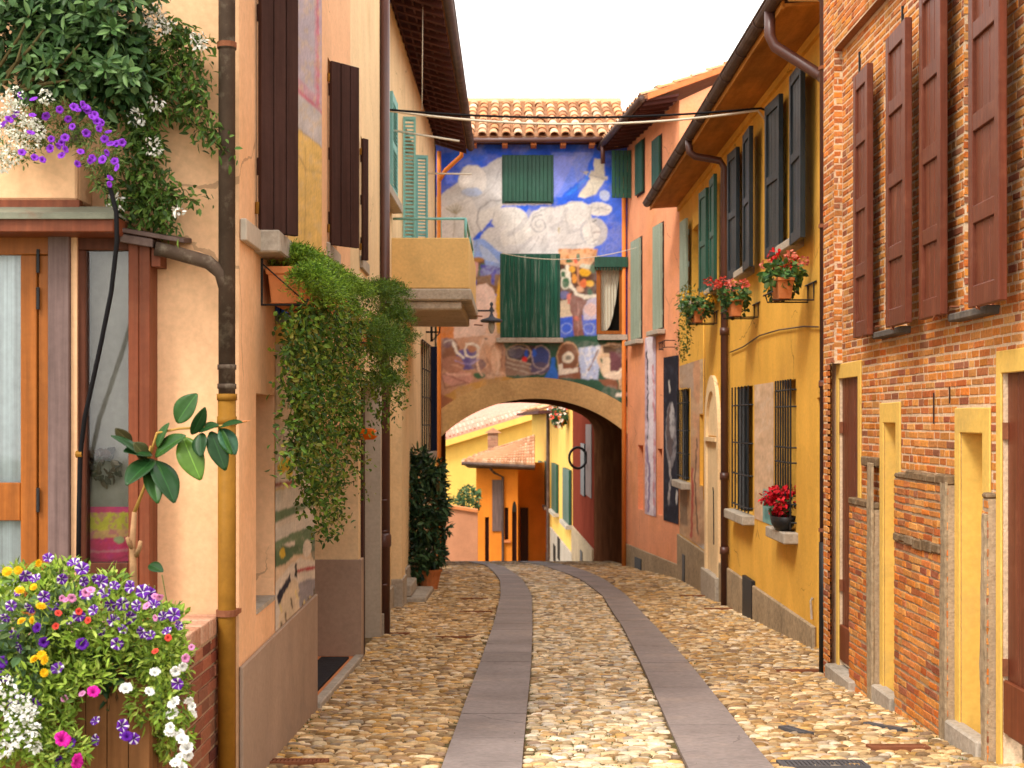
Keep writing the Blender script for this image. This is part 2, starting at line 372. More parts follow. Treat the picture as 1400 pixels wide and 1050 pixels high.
def rdir(n, up=0.0, out=None, k=1.0):
    d = rng.normal(size=(n, 3)); d /= np.linalg.norm(d, axis=1, keepdims=True)
    if out is not None: d = d+np.asarray(out)*k
    d[:, 2] += up; return d
def clump(mb, c, r, n, L, W, cols, up=.1, shell=.55, fold=.18, jit=.25):
    d = rng.normal(size=(n, 3)); d /= np.linalg.norm(d, axis=1, keepdims=True)
    rad = rng.uniform(shell, 1, (n, 1))**.6; Pn = np.array(c)+d*rad*np.array(r)
    D = d*.7+rng.normal(size=(n, 3))*.55; D[:, 2] += up-.25
    N = d*.5+rng.normal(size=(n, 3))*.4+np.array((0, -.25, .7))
    leaves(mb, Pn, D, N, L*rng.uniform(.5, 1.35, n), W*rng.uniform(.55, 1.3, n), shades(n, cols, jit), fold)
def trail(mb, p0, p1, n, L, W, cols, spread=.05, sag=0.0):
    """leaves along a hanging strand"""
    t = rng.uniform(0, 1, n)[:, None]; Pn = np.array(p0)*(1-t)+np.array(p1)*t
    Pn[:, 2] -= (sag*4*t*(1-t))[:, 0]
    Pn += rng.normal(size=(n, 3))*spread*np.array((1, 1, .6))
    D = rdir(n, -.5); N = rdir(n, .4, (0.2, -.6, .4), .8)
    leaves(mb, Pn, D, N, L*rng.uniform(.45, 1.35, n), W*rng.uniform(.5, 1.3, n), shades(n, cols))

# ------------------------------------------------------------------ painted walls (colour per vertex on a fine grid)
def inpoly(x, y, pts):
    r = np.zeros(x.shape, bool); n = len(pts); j = n-1
    for i in range(n):
        xi, yi = pts[i]; xj, yj = pts[j]
        if yi != yj: r ^= ((yi > y) != (yj > y)) & (x < (xj-xi)*(y-yi)/(yj-yi)+xi)
        j = i
    return r
class Paint:
    def __init__(s, x, y, base, jit=.8):
        s.x = x+s.wob(x, y, 1)*jit; s.y = y+s.wob(x, y, 2)*jit; s.c = np.zeros(x.shape+(3,)); s.c[:] = base
    def vn(s, x, y, f, k):
        x, y = x*f+k*17.3, y*f+k*9.1; xi, yi = np.floor(x), np.floor(y); u, v = x-xi, y-yi; u, v = u*u*(3-2*u), v*v*(3-2*v)
        h = lambda a, b: np.modf(np.abs(np.sin(a*127.1+b*311.7+k*74.7)*43758.5453))[0]
        return (h(xi, yi)*(1-u)+h(xi+1, yi)*u)*(1-v)+(h(xi, yi+1)*(1-u)+h(xi+1, yi+1)*u)*v
    def wob(s, x, y, k): return (s.vn(x, y, .16, k)-.5)*2.4+(s.vn(x, y, .5, k+3)-.5)*1.2+rng.normal(size=x.shape)*.12
    def put(s, m, col, a=1.0): s.c[m] = s.c[m]*(1-a)+V3(col)*a
    def poly(s, pts, col, a=1.0): s.put(inpoly(s.x, s.y, pts), col, a)
    def ell(s, cx, cy, rx, ry, col, a=1.0, rot=0):
        c, n = math.cos(rot), math.sin(rot); dx, dy = s.x-cx, s.y-cy
        s.put(((dx*c+dy*n)/rx)**2+((dy*c-dx*n)/ry)**2 < 1, col, a)
    def ring(s, cx, cy, rx, ry, w, col, a=1.0):
        q = np.sqrt(((s.x-cx)/rx)**2+((s.y-cy)/ry)**2); s.put(abs(q-1) < w/min(rx, ry), col, a)
    def line(s, pts, w, col, a=1.0):
        m = np.zeros(s.x.shape, bool)
        for (x0, y0), (x1, y1) in zip(pts, pts[1:]):
            L2 = max((x1-x0)**2+(y1-y0)**2, 1e-6); t = np.clip(((s.x-x0)*(x1-x0)+(s.y-y0)*(y1-y0))/L2, 0, 1)
            m |= (s.x-x0-t*(x1-x0))**2+(s.y-y0-t*(y1-y0))**2 < (w/2)**2
        s.put(m, col, a)
    def patch(s, f, col, th=.2, a=.5, k=0):
        v = (s.vn(s.x, s.y*.7, f/3, k)*.6+s.vn(s.x, s.y, f*.8, k+5)*.4-.5)*7
        s.put(v > th, col, a)
def paint_grid(pl, u0, u1, v0, v1, nu, nv, painter, n=0.004, keep=None, base=(.5, .5, .5), jit=.8, blur=1):
    us = np.linspace(u0, u1, nu); vs = np.linspace(v0, v1, nv); U, Vv = np.meshgrid(us, vs)
    Wp = pl.o[None, None]+pl.u*U[..., None]+pl.n*n; Wp = Wp.copy(); Wp[..., 2] = Vv
    x = 700+F*Wp[..., 0]/Wp[..., 1]; y = 575-F*Wp[..., 2]/Wp[..., 1]
    pt = Paint(x, y, base, jit); painter(pt)
    for _ in range(blur):                                            # wet brush edges
        q = np.pad(pt.c, ((1, 1), (1, 1), (0, 0)), mode='edge'); q = (q[:-2]+2*q[1:-1]+q[2:])/4; pt.c = (q[:, :-2]+2*q[:, 1:-1]+q[:, 2:])/4
    br = pt.vn(x*.8+y*.5, y*.8-x*.5, .11, 21)*.5+pt.vn((x+y)*1.6, (y-x)*.35, .5, 22)*.35+pt.vn(x, y, 1.1, 23)*.15
    pt.c = pt.c*(1+.42*(br-.5))[..., None]
    mb = MB(); fs = []
    K = keep(x, y) if keep else np.ones(x.shape, bool)
    ok = K[:-1, :-1] & K[1:, :-1] & K[:-1, 1:] & K[1:, 1:]
    for j, i in zip(*np.nonzero(ok)):
        a = j*nu+i; fs.append((a, a+1, a+1+nu, a+nu))
    mb.add(Wp.reshape(-1, 3), fs, pt.c.reshape(-1, 3)); return mb
# ================================================================== GROUND
def spline(samples, ys):
    a = np.array(sorted(samples)); return np.interp(ys, a[:, 0], a[:, 1])
def edge(samples):
    out = []
    for px, py in samples:
        d = d_of_y(py); out.append((d, PX(px, d)))
    return out
EL1 = edge([(604,1050),(655,911),(674,857),(684.5,814),(684,795),(675,782),(664,773)])
EL2 = edge([(713,1050),(726,911),(728,857),(727,814),(714.5,793),(701,783),(687,774)])
ER1 = edge([(939,1050),(878,911),(851,857),(823,814),(795,793),(768,782),(744,774)])
ER2 = edge([(1055,1050),(945,911),(896,857),(856,814),(827,793),(803,782),(779,774)])
for e, xs in ((EL1, -.75), (EL2, -.38), (ER1, .40), (ER2, .75)):
    e.sort(); d1, x1 = e[-1]; m0 = (e[2][1]-e[0][1])/(e[2][0]-e[0][0])
    e.insert(0, (2.0, e[0][1]+m0*.5*(2.0-e[0][0]))); e.append((d1+4.5, x1-.9)); e.append((d1+12, x1-3))
YS = np.arange(2.0, 40.01, .1)
def sm(e):
    v = spline(e, YS); k = np.ones(13)/13
    return np.convolve(np.pad(v, 6, mode='edge'), k, mode='valid')
SL1, SL2, SR1, SR2 = map(sm, (EL1, EL2, ER1, ER2))
def crown(x, y): return 0.0
mb = MB()                                                    # one ground sheet to the horizon
xs = np.array([-300, -120, -60, -30, -15, -8, -4, -2.5, -1.2, 0, 1.2, 2.5, 4, 8, 15, 30, 60, 120, 300.])
ys = np.concatenate([np.arange(-14, 60, 1.0), np.arange(60, 301, 12.)])
vv = [(x, y, float(g(y))-.055) for y in ys for x in xs]; nx = len(xs)
mb.add(vv, [(j*nx+i, j*nx+i+1, (j+1)*nx+i+1, (j+1)*nx+i) for j in range(len(ys)-1) for i in range(nx-1)])
struct(mb.build('ground', 'earth'))
mb = MB()                                                    # joint bed of the street
xs = np.linspace(-2.2, 3.6, 24); ys = np.arange(1, 62, .5); nx = len(xs)
mb.add([(x-(max(0, y-34)*.06), y, float(g(y))-.009) for y in ys for x in xs], [(j*nx+i, j*nx+i+1, (j+1)*nx+i+1, (j+1)*nx+i) for j in range(len(ys)-1) for i in range(nx-1)])
struct(mb.build('street_bed', 'mortar', smooth=True))
for lo, hi, nm in ((SL1, SL2, 0), (SR1, SR2, 1)):            # two smooth wheel tracks
    mb = MB(); k = 0
    while YS[k] < 39.5:
        step = random.choice([7, 8, 9, 10]) if k < 200 else 10
        e = min(k+step, len(YS)-1); q = range(k, e+1); up = random.uniform(0, .003)
        vs = []
        for i in q:
            yy = YS[i]+(.006 if i == k else -.006 if i == e else 0); z = float(g(yy))+.012+up
            vs += [(lo[i], yy, z), (hi[i], yy, z), (lo[i], yy, z-.05), (hi[i], yy, z-.05)]
        m = len(vs)//4; fs = []
        for i in range(m-1):
            a = 4*i; fs += [(a, a+1, a+5, a+4), (a, a+4, a+6, a+2), (a+1, a+3, a+7, a+5)]
        fs += [(0, 2, 3, 1), (4*m-4, 4*m-3, 4*m-1, 4*m-2)]
        mb.add(vs, fs); k = e
        if k >= len(YS)-1: break
    struct(mb.build('wheel_track', 'slate'))

# cobbles: every stone is modelled
def leftwall_x(y): return np.where(y < 6.95, -3.2, np.where(y < 16.4, -(1.212+.0126*y), np.where(y < 30, -1.60, -1.5-(y-30)*.03)))
def rightwall_x(y): return np.where(y < 11.95, 2.60, np.where(y < 25.6, 2.93, np.where(y < 30.1, 2.93-(y-25.6)*.129, 2.35-(y-30)*.05)))
def cobbles():
    mb = MB(); pal = np.array([(.62,.48,.29),(.70,.58,.40),(.55,.38,.19),(.44,.29,.14),(.66,.60,.50),(.36,.25,.15),(.58,.44,.26),(.74,.64,.46),(.47,.40,.33),(.60,.38,.14),(.30,.22,.16)])
    n = 9; th = np.arange(n)*2*np.pi/n
    rings = ((1.04, -.6), (1.0, .35), (.88, .84), (.5, 1.0)); allv = []; allc = []; cnt = 0
    y = 5.0
    while y < 38:
        dy = rng.uniform(.032, .050) if y < 14 else rng.uniform(.048, .066) if y < 24 else rng.uniform(.08, .1)
        x = float(leftwall_x(y))-.05; xr = float(rightwall_x(y))+.08; i = min(int((y-2.0)/.1), len(YS)-1)
        while x < xr:
            w = rng.uniform(.045, .125) if y < 22 else rng.uniform(.07, .17); cx = x+w/2; x += w+rng.uniform(0, .008)
            yy = y+rng.uniform(-.016, .016)
            a = w/2*rng.uniform(.95, 1.08); b = dy/2*rng.uniform(.74, 1.3)
            if SL1[i]-a*.5 < cx < SL2[i]+a*.5 or SR1[i]-a*.5 < cx < SR2[i]+a*.5: continue
            for lo, hi in ((SL1[i], SL2[i]), (SR1[i], SR2[i])):           # trim against the tracks
                if lo-a < cx < lo: d = (cx+a-lo)/2; a -= d; cx -= d
                elif hi < cx < hi+a: d = (hi-cx+a)/2; a -= d; cx += d
            if a < .02: continue
            mid = (SL2[i] < cx < SR1[i])
            h = rng.uniform(.020, .030); z = float(g(yy))-.018+rng.uniform(-.008, .004)
            p = rng.choice(len(pal), p=[.16,.2,.08,.07,.13,.04,.11,.13,.04,.02,.02] if mid else [.14,.1,.14,.12,.06,.09,.13,.06,.04,.07,.05])
            c = pal[p]*rng.uniform(.5, 1.2)*(1.12 if mid else .95)*np.array((1.02, .97, .92) if mid else (1.06, .94, .80))
            wob = 1+rng.uniform(-.16, .16, n); ex = 2.3; ct, st = np.cos(th), np.sin(th)
            sx = np.sign(ct)*np.abs(ct)**(2/ex)*wob; sy = np.sign(st)*np.abs(st)**(2/ex)*wob; ro = rng.uniform(-.3, .3)
            tx, ty = rng.uniform(-.07, .07), rng.uniform(-.12, .12)
            for r, hz in rings:
                px_, py_ = a*r*sx, b*r*sy
                allv.append(np.stack([cx+px_*math.cos(ro)-py_*math.sin(ro), yy+px_*math.sin(ro)+py_*math.cos(ro), z+h*hz+tx*px_+ty*py_], 1))
            allv.append(np.array([[cx, yy, z+h*rng.uniform(.95, 1.02)]])); allc.append(np.tile(c, (4*n+1, 1))); cnt += 1
        y += dy
    fs = []
    for s in range(cnt):
        o = s*(4*n+1)
        for r in range(3):
            for k in range(n): fs.append((o+r*n+k, o+r*n+(k+1) % n, o+(r+1)*n+(k+1) % n, o+(r+1)*n+k))
        for k in range(n): fs.append((o+3*n+k, o+3*n+(k+1) % n, o+4*n))
    mb.v = [np.vstack(allv)]; mb.c = [np.vstack(allc)]; mb.f = fs; mb.n = cnt*(4*n+1); mb.hascol = True
    return mb
struct(cobbles().build('cobble_paving', 'cobble', smooth=True))
# tufts of grass and moss between the stones
mb = MB(); n = 1500
pts = []
for cx, cy, sx, sy, k in ((.18, 9.6, .35, .7, 260), (.28, 8.7, .25, .4, 160), (.55, 8.2, .05, .8, 140), (-.02, 11, .1, 1.2, 140), (1.35, 12.2, .2, .5, 120), (2.5, 8.2, .1, .5, 120), (2.52, 9.6, .06, .6, 90), (.3, 13, .3, 1.5, 200), (-1.28, 9, .04, 1, 90), (-.3, 16, .05, 2, 120), (1.0, 10.2, .05, 1.2, 120)):
    pts.append(np.stack([rng.normal(cx, sx, k), rng.normal(cy, sy, k)], 1))
pts = np.vstack(pts); n = len(pts); z = g(pts[:, 1])-.012
leaves(mb, np.column_stack([pts, z]), rdir(n, 1.3), rdir(n, 0, (0, -1, .5)), rng.uniform(.012, .032, n), rng.uniform(.006, .012, n), shades(n, [(.10,.14,.03),(.06,.10,.02),(.16,.17,.05)]))
struct(mb.build('moss', 'leaf'), 'stuff')

# drains and covers set in the street
def slat_cover(name, m, cx, cy, w, l, label, cat, bars=0, rot=0, group=None):
    z = float(g(cy))+.010; t = thing(name, label, cat, (cx, cy, z), group); a = Matrix.Rotation(rot, 3, 'Z'); sl = float(g(cy+.2)-g(cy-.2))/.4
    def q(u, v, h): p = a @ Vector((u, v, 0)); return (cx+p.x, cy+p.y, z+h+sl*p.y)
    def bar(mb, u0, u1, v0, v1, h): 
        o = V3(q(u0, v0, 0)); mb.obox(o-V3((0, 0, .03)), V3(q(u1, v0, 0))-o, V3(q(u0, v1, 0))-o, (0, 0, .03+h))
    mb = MB(); f = .02
    bar(mb, -w/2, w/2, -l/2, -l/2+f, .006); bar(mb, -w/2, w/2, l/2-f, l/2, .006); bar(mb, -w/2, -w/2+f, -l/2+f, l/2-f, .005); bar(mb, w/2-f, w/2, -l/2+f, l/2-f, .005)
    mb.build('rim', m, t)
    mb = MB()
    if bars:
        for i in range(bars):
            u = -w/2+f+(w-2*f)*(i+.2)/bars; bar(mb, u, u+(w-2*f)*.6/bars, -l/2+f, l/2-f, .003)
    else: bar(mb, -w/2+f+.002, w/2-f-.002, -l/2+f+.002, l/2-f-.002, .002)
    mb.build('grate' if bars else 'lid', m, t); return t
def at(px, py): d = d_of_y(py); return PX(px, d), d
x, y = at(405, 1043); slat_cover('drain_grate', 'rust', x, y, .34, .11, 'rusty slotted drain grate at the foot of the taupe plinth in the near left corner', 'drain', 14)
x, y = at(1228, 1023); slat_cover('drain_cover', 'rust', x, y, .34, .12, 'rust red drain plate in the cobbles at the foot of the brick wall', 'drain')
x, y = at(1125, 1047); slat_cover('manhole_cover', 'manhole', x, y, .46, .2, 'dark grey ribbed cover at the right edge of the street near the bottom', 'manhole', 18)
x, y = at(1088, 1000); slat_cover('stopcock_cover', 'manhole', x, y, .07, .30, 'small slim grey metal cover beside the right wheel track', 'cover', 0, .35)
x, y = at(1210, 995); slat_cover('valve_cover', 'manhole', x, y, .05, .34, 'narrow dark metal strip in the cobbles below the yellow blind doorway', 'cover', 0, .5)
strips = [(541, 867, .30, 'shortest terracotta drain strip, beside the brown downpipe on the left'), (622, 872, .40, 'terracotta drain strip between the brown downpipe and the left wheel track'),
          (651, 837, .42, 'thin terracotta strip left of the left wheel track, second row back'), (648, 819, .4, 'farthest terracotta strip on the left, near the stone step'),
          (1095, 918, .42, 'terracotta drain strip in front of the ochre house corner on the right'), (985, 833, .42, 'terracotta drain strip at the base of the cream arched doorway'),
          (948, 815, .4, 'farthest terracotta strip on the right, below the faded mural')]
for px, py, w, lb in strips:
    x, y = at(px, py); slat_cover('drain_strip', 'rust', x, y, w, .085, lb, 'drain strip', 0, 0, 'terracotta drain strips across the cobbles')

# ================================================================== BRICK HOUSE (right, near)
BH = thing('brick_house', 'tall old brick house with red brown shutters and yellow door frames on the right', 'house', (2.7, 9.5, float(g(9.5))))
PB = Plane((2.60, 0), (2.60, 12), -1)
def hole(a, b, c, d, e=.2): return (a, b, c, d, e)
U1 = hole(9.62, 10.2, .62, 2.46, .22); U2 = hole(7.88, 8.42, .62, 2.7, .22)
D1 = hole(10.95, 11.6, -2.3, .33, .10); O1 = hole(9.87, 10.2, -2.3, -.015, .16); O2 = hole(8.05, 8.46, -2.3, -.07, .16); D2 = hole(6.75, 7.74, -2.3, .25, .10)
F1 = (10.86, 11.68, -2.3, .45); G1 = (9.76, 10.30, -2.3, .125); G2 = (7.93, 8.55, -2.3, .07); F2 = (6.5, 7.82, -2.3, .37)
TOPB = 4.3
mb = MB()
PB.wall(mb, 5.0, 11.9, -2.3, TOPB, [U1, U2, D1, O1, O2, D2], col=MORT)
for a, b in (((2.60, 11.9, 0), (2.2, 0, 0)),): mb.poly([(2.6, 11.9, -2.3), (5, 11.9, -2.3), (5, 11.9, TOPB), (2.6, 11.9, TOPB)], MORT)
fh = [U1, U2, F1, G1, G2, F2, (9.3, 11.45, 2.92, 3.6)]
brick_field(mb, PB, 5.0, 11.5, -2.2, TOPB, fh)
# raised pilaster strip at the far corner and band above the recessed bay
PBs = Plane((2.535, 0), (2.535, 12), -1)
PBs.wall(mb, 11.52, 11.9, -2.3, TOPB, [(11.5, 11.75, -2.4, .45, 0)], col=MORT, reveal=False)
mb.poly([PB.pt(11.52, .45), PB.pt(11.52, TOPB), PBs.pt(11.52, TOPB), PBs.pt(11.52, .45)], MORT)
brick_field(mb, PBs, 11.52, 11.9, -2.2, TOPB, [F1])
PJ = Plane((2.535, 11.52), (2.60, 11.52), 1); brick_field(mb, PJ, 0, .064, .47, TOPB, L=.13)
PBs.wall(mb, 5.0, 11.519, 2.92, TOPB, col=MORT, reveal=False); brick_field(mb, PBs, 5.0, 11.519, 2.93, TOPB)
mb.poly([(2.535, 5, 2.92), (2.6, 5, 2.92), (2.6, 11.519, 2.92), (2.535, 11.519, 2.92)], (.36, .16, .08))
PE = Plane((2.535, 11.9), (4.5, 11.9), -1); brick_field(mb, PE, 0, 1.9, -2.2, TOPB)
for U in (U1, U2):                                           # bricks in the lit far jamb of each window
    pj = Plane((2.60, U[1]), (2.60+U[4], U[1]), 1); brick_field(mb, pj, .002, U[4], U[2], U[3], L=.22, n=.004, rough=1.6)
mb.build('wall', 'brick', BH)
# battered lower courses with a grey ledge
for (a, b, zt) in ((8.56, 9.752, -.38), (10.32, 11.05, -.63), (7.835, 7.925, -.42), (5.0, 6.48, -.42)):
    mb = MB(); pl = Plane((2.55, 0), (2.55, 12), -1)
    mb.box(2.55, 2.598, a, b, -2.2, zt, (.42, .31, .2))
    brick_field(mb, pl, a, b, float(g(b))-.05, zt-.005, n=.002, rough=1.5)
    pn = Plane((2.55, a), (2.60, a), 1)
    mb.build('lower_wall', 'brick', BH)
    mb = MB(); u = a
    while u < b-.02:
        e = min(u+random.uniform(.15, .3), b); mb.box(2.535+random.uniform(0, .01), 2.599, u, e-.004, zt+.001, zt+.05+random.uniform(-.018, .014)); u = e
    mb.build('ledge', 'ledge', BH, bevel=.01)
    if a == 8.56:
        mb = MB(); u = a+.12
        while u < b-.02: e = min(u+random.uniform(.12, .22), b); mb.box(2.522+random.uniform(0, .012), 2.549, u, e-.006, -.80+random.uniform(-.015, .015), -.735+random.uniform(-.012, .012)); u = e
        mb.build('ledge', 'ledge', BH, bevel=.01)
mb = MB(); mb.box(2.562, 2.597, 10.32, 10.75, -.33, -.26); mb.build('ledge', 'ledge', BH, bevel=.008)
for a, b, zt in ((8.555, 8.68, -.36), (10.305, 10.46, -.30), (7.83, 7.92, -.5)):       # cement edges
    mb = MB(); N = 26; zz = np.linspace(-2.2, zt, N); walk = np.cumsum(rng.normal(0, .008, N)); walk = np.clip(walk-walk.mean(), -.035, .03)
    L_ = [(2.533+random.uniform(-.003, .003), a+random.uniform(0, .012), z) for z in zz]; R_ = [(2.535, b+w_, z) for z, w_ in zip(zz, walk)]
    vs = L_+R_+[(2.5489, y, z) for _, y, z in L_]+[(2.5489, y, z) for _, y, z in R_]
    mb.add(vs, [(i, N+i, N+i+1, i+1) for i in range(N-1)]+[(N+i, 3*N+i, 3*N+i+1, N+i+1) for i in range(N-1)]+[(2*N+i, i, i+1, 2*N+i+1) for i in range(N-1)]+[(N-1, 2*N-1, 4*N-1, 3*N-1)])
    mb.build('cement_edge', 'stoneplinth', BH, bevel=.004)
# yellow frames
def frame_right(outer, inner, m, parent, n0=.001, n1=.03, pl=PB):
    mb = MB(); a, b, c, d = outer[:4]; i0, i1, _, i3 = inner[:4]
    J = lambda: random.uniform(-.004, .004)
    q = [(a, c), (i0, c), (i0, i3), (i1, i3), (i1, c), (b, c), (b+J(), (c+d)/2), (b+J(), d+J()), ((a+b)/2, d+J()), (a+J(), d+J()), (a+J(), (c+d)/2)]
    mb.slab([pl.pt(u, v, n0) for u, v in q], pl.n*(n1-n0))
    return mb.build('door_frame', m, parent, bevel=.004)
frame_right(F1, D1, 'frame_yellow', BH, n1=.014); frame_right(G1, O1, 'frame_yellow', BH, n1=.014); frame_right(G2, O2, 'frame_yellow', BH, n1=.014); frame_right(F2, D2, 'frame_yellow', BH, n1=.014)
for h in (O1, O2):
    mb = MB(); PB.box(mb, h[0]-.02, h[1]+.02, -2.3, h[3]+.02, -.2, -.16+.002); PB.box(mb, h[1]-.004, h[1]+.0, -2.3, h[3], -.16, 0); PB.box(mb, h[0], h[1], h[3]-.004, h[3], -.16, 0)
    mb.build('blind_panel', 'frame_yellow', BH)
    gz = float(g(h[0])); mb = MB(); PB.box(mb, h[0]-.09, h[1]+.09, gz-.05, gz+.10, -.02, .075); mb.build('doorstep', 'stone', BH, bevel=.012)
for h, kick in ((D1, -1.82+.3), (D2, -1.8+.42)):
    mb = MB(); k = 6; w = (h[1]-h[0])/k; gz = float(g(h[0]))
    for i in range(k): PB.box(mb, h[0]+w*i+.003, h[0]+w*(i+1)-.003, gz+.1, h[3], -.06, -.02+random.uniform(-.003, .003))
    d = mb.build('door', 'redwood', BH, bevel=.003)
    mb = MB(); PB.box(mb, h[0]+.01, h[1]-.01, gz+.12, gz+.40, -.021, .005); mb.build('kick_board', 'mahogany', d, bevel=.006)
    for z in (-.1, -1.35): mb = MB(); PB.box(mb, h[1]-.02, h[1]+.006, z, z+.09, -.02, .006); mb.build('hinge', 'rust', d)
mb = MB(); PB.box(mb, 10.86, 11.7, float(g(11.2))-.1, float(g(11.2))+.09, -.05, .1); mb.build('doorstep', 'stone', BH, bevel=.012)
# upper windows
def window_right(h, lf_far, lf_near, off_far, off_near, zt):
    mb = MB(); e = -h[4]+.01; a, b, c, d = h[:4]
    for q in ((a, a+.06, c, d), (b-.06, b, c, d), (a+.06, b-.06, c, c+.06), (a+.06, b-.06, d-.06, d)): PB.box(mb, *q, e, e+.05)
    w = mb.build('window', 'mahogany', BH)
    mb = MB(); PB.box(mb, a-.01, b+.01, c-.01, d+.01, e-.03, e-.005); mb.build('pane', 'glassdark', w)
    mb = MB(); PB.box(mb, a-.09, b+.06, c-.05, c-.003, -.2, .075); mb.build('sill', 'slatesill', w, bevel=.008)
    for (y0, y1), off in ((lf_far, off_far), (lf_near, off_near)):
        far = y0 > h[0]+.2; hy = y0 if far else y1; sgn = 1 if far else -1
        s = leaf_mb((2.60-off-.045, hy), (0.02 if far else -.03, sgn), (-1, 0), y1-y0, c-.01+random.uniform(-.02, .01), zt, .045, 'panel', 4 if zt < 3 else 5).build('shutter', 'redwood', w, bevel=.004)
        mb = MB()
        mb.tube([(2.59, hy+sgn*.04, c+.04), (2.6-off-.02, hy+sgn*.04, c+.04), (2.6-off-.055, hy+sgn*.05, c-.015)], .008, 6)
        mb.tube([(2.6-off-.06, hy+sgn*.1, c-.03), (2.6-off-.08, hy+sgn*.12, c+.005), (2.6-off-.09, hy+sgn*.15, c-.03)], .006, 6)
        mb.build('shutter_catch', 'rust', w)
window_right(U1, (10.22, 10.68), (9.06, 9.6), .03, .06, 2.50); window_right(U2, (8.44, 8.92), (7.32, 7.86), .04, .06, 3.05)
mb = MB(); q = (2.5, 10.55, 3.02); mb.tube([(2.6, 10.4, 3.28), (2.5, 10.4, 3.26), (2.48, 10.4, 3.05), (2.49, 9.9, 3.03)], .014, 8); mb.build('bracket_pipe', 'lead', BH, smooth=True)
for y in (10.9, 9.7): 
    mb = MB(); mb.box(2.585, 2.60, y, y+.02, 2.55, 2.75); mb.build('wall_tie', 'iron', BH)
# crack-like iron ties lower on the wall
mb = MB(); PB.box(mb, 8.985, 8.997, -.02, .17, .006, .012); mb.build('wall_tie', 'brownwood', BH); mb = MB(); PB.box(mb, 8.66, 8.67, .1, .2, .006, .012); mb.build('wall_tie', 'brownwood', BH)
# eave and roof
mb = MB(); tiles(mb, (2.25, 4.8, 4.34), (0, 1, 0), (1, 0, .36), 38, 9, .19, .3); mb.build('roof', 'tile', BH)
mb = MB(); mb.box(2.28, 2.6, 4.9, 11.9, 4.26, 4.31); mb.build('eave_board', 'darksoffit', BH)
mb = MB(); mb.tube([(2.2, 4.8, 4.3), (2.2, 12.05, 4.3)], .06, 10); gt = mb.build('gutter', 'gutter', BH, smooth=True)
mb = MB(); mb.tube([(2.22, 12.0, 4.28), (2.25, 12.02, 4.1), (2.45, 12.03, 3.62), (2.58, 12.04, 3.45), (2.58, 12.04, -1.0)], .048, 12)
mb.tube([(2.58, 12.04, .27), (2.58, 12.04, .33)], .056, 12)
dp = mb.build('downpipe', 'pipebrown', BH, smooth=True)
mb = MB(); mb.tube([(2.58, 12.04, -1.0), (2.58, 12.04, float(g(12))-.02)], .054, 12); mb.build('cast_iron_foot', 'iron', dp, smooth=True)
for z in (2.9, 1.6, .3, -.9): mb = MB(); mb.tube([(2.58, 12.04, z-.015), (2.58, 12.04, z+.015)], .058, 12); mb.box(2.6, 2.66, 12.02, 12.06, z-.01, z+.01); mb.build('pipe_clip', 'rust', dp)

# ================================================================== YELLOW HOUSE (right, middle)
YH = thing('yellow_house', 'long ochre house with wooden soffit, black shutters and barred windows on the right', 'house', (3.2, 19, float(g(19))))
PY = Plane((2.93, 0), (2.93, 30), -1)
RG = 5860.0
def yy(px): return RG/(px-700)
GR = [hole(15.1, 15.95, -1.15, .43, .3), hole(17.8, 19.1, -1.15, .43, .3), hole(24.15, 25.4, -1.02, .53, .3)]
NI = hole(22.3, 22.85, -1.0, .09, .25); DR = hole(12.5, 14.05, -2.2, .22, .35); AR = hole(20.62, 21.75, -2.6, -.28, .12)
UW = [hole(14.75, 15.45, 1.85, 3.40, .22), hole(17.75, 18.4, 1.88, 3.40, .22), hole(20.75, 21.3, 1.9, 3.38, .22), hole(22.6, 23.8, 1.9, 3.1, .22)]
mb = MB(); PY.wall(mb, 11.95, 25.6, -3.0, 3.78, GR+[NI, DR, AR]+UW)
mb.poly([(2.93, 25.6, -3), (8, 25.6, -3), (8, 25.6, 3.78), (5.4, 25.6, 4.9), (2.93, 25.6, 3.78)])
mb.poly([(2.93, 11.95, -3), (8, 11.95, -3), (8, 11.95, 3.78), (5.4, 11.95, 4.9), (2.93, 11.95, 3.78)])
mb.build('wall', 'yellow', YH)
mb = MB()
for a, b in ((14.07, 17.58), (18.33, 20.45), (22.0, 25.6)):
    PY.box(mb, a, b, -3, -1.98, .002, .045)
mb.build('plinth', 'stoneplinth', YH, bevel=.012)
mb = MB(); PY.box(mb, 17.6, 18.31, -2.55, -1.93, .004, .05); mb.build('meter_hatch', 'iron', YH, bevel=.005)
mb = MB(); PY.box(mb, 24.4, 24.75, -2.7, -2.25, .046, .055); mb.build('vent_hatch', 'iron', YH)
# worn fresco on the far stretch of the wall
def worn(p):
    p.poly([(925, 480), (966, 480), (966, 745), (925, 745)], (.50, .30, .17))
    p.poly([(925, 490), (950, 490), (950, 545), (925, 535)], (.42, .30, .22)); p.poly([(948, 488), (957, 488), (957, 740), (948, 740)], (.56, .30, .17))
    p.poly([(957, 488), (965, 488), (965, 620), (957, 560)], (.60, .42, .24)); p.patch(.5, (.36, .22, .13), .6, .5); p.patch(.23, (.58, .40, .25), .8, .5, 2)
    p.line([(946, 640), (947, 690), (945, 735)], 3, (.42, .10, .07)); p.line([(953, 600), (950, 660), (954, 730)], 2, (.2, .12, .08)); p.poly([(930, 660), (940, 664), (940, 720), (930, 715)], (.22, .15, .10), .8)
paint_grid(PY, 22.2, 25.55, -1.97, .95, 90, 150, worn, keep=lambda x, y: ~(((x > 928.5) & (x < 944) & (y > 531) & (y < 662)) | ((x > 956.3) & (x < 963.3) & (y > 566) & (y < 664)))).build('fresco', 'paint', YH)
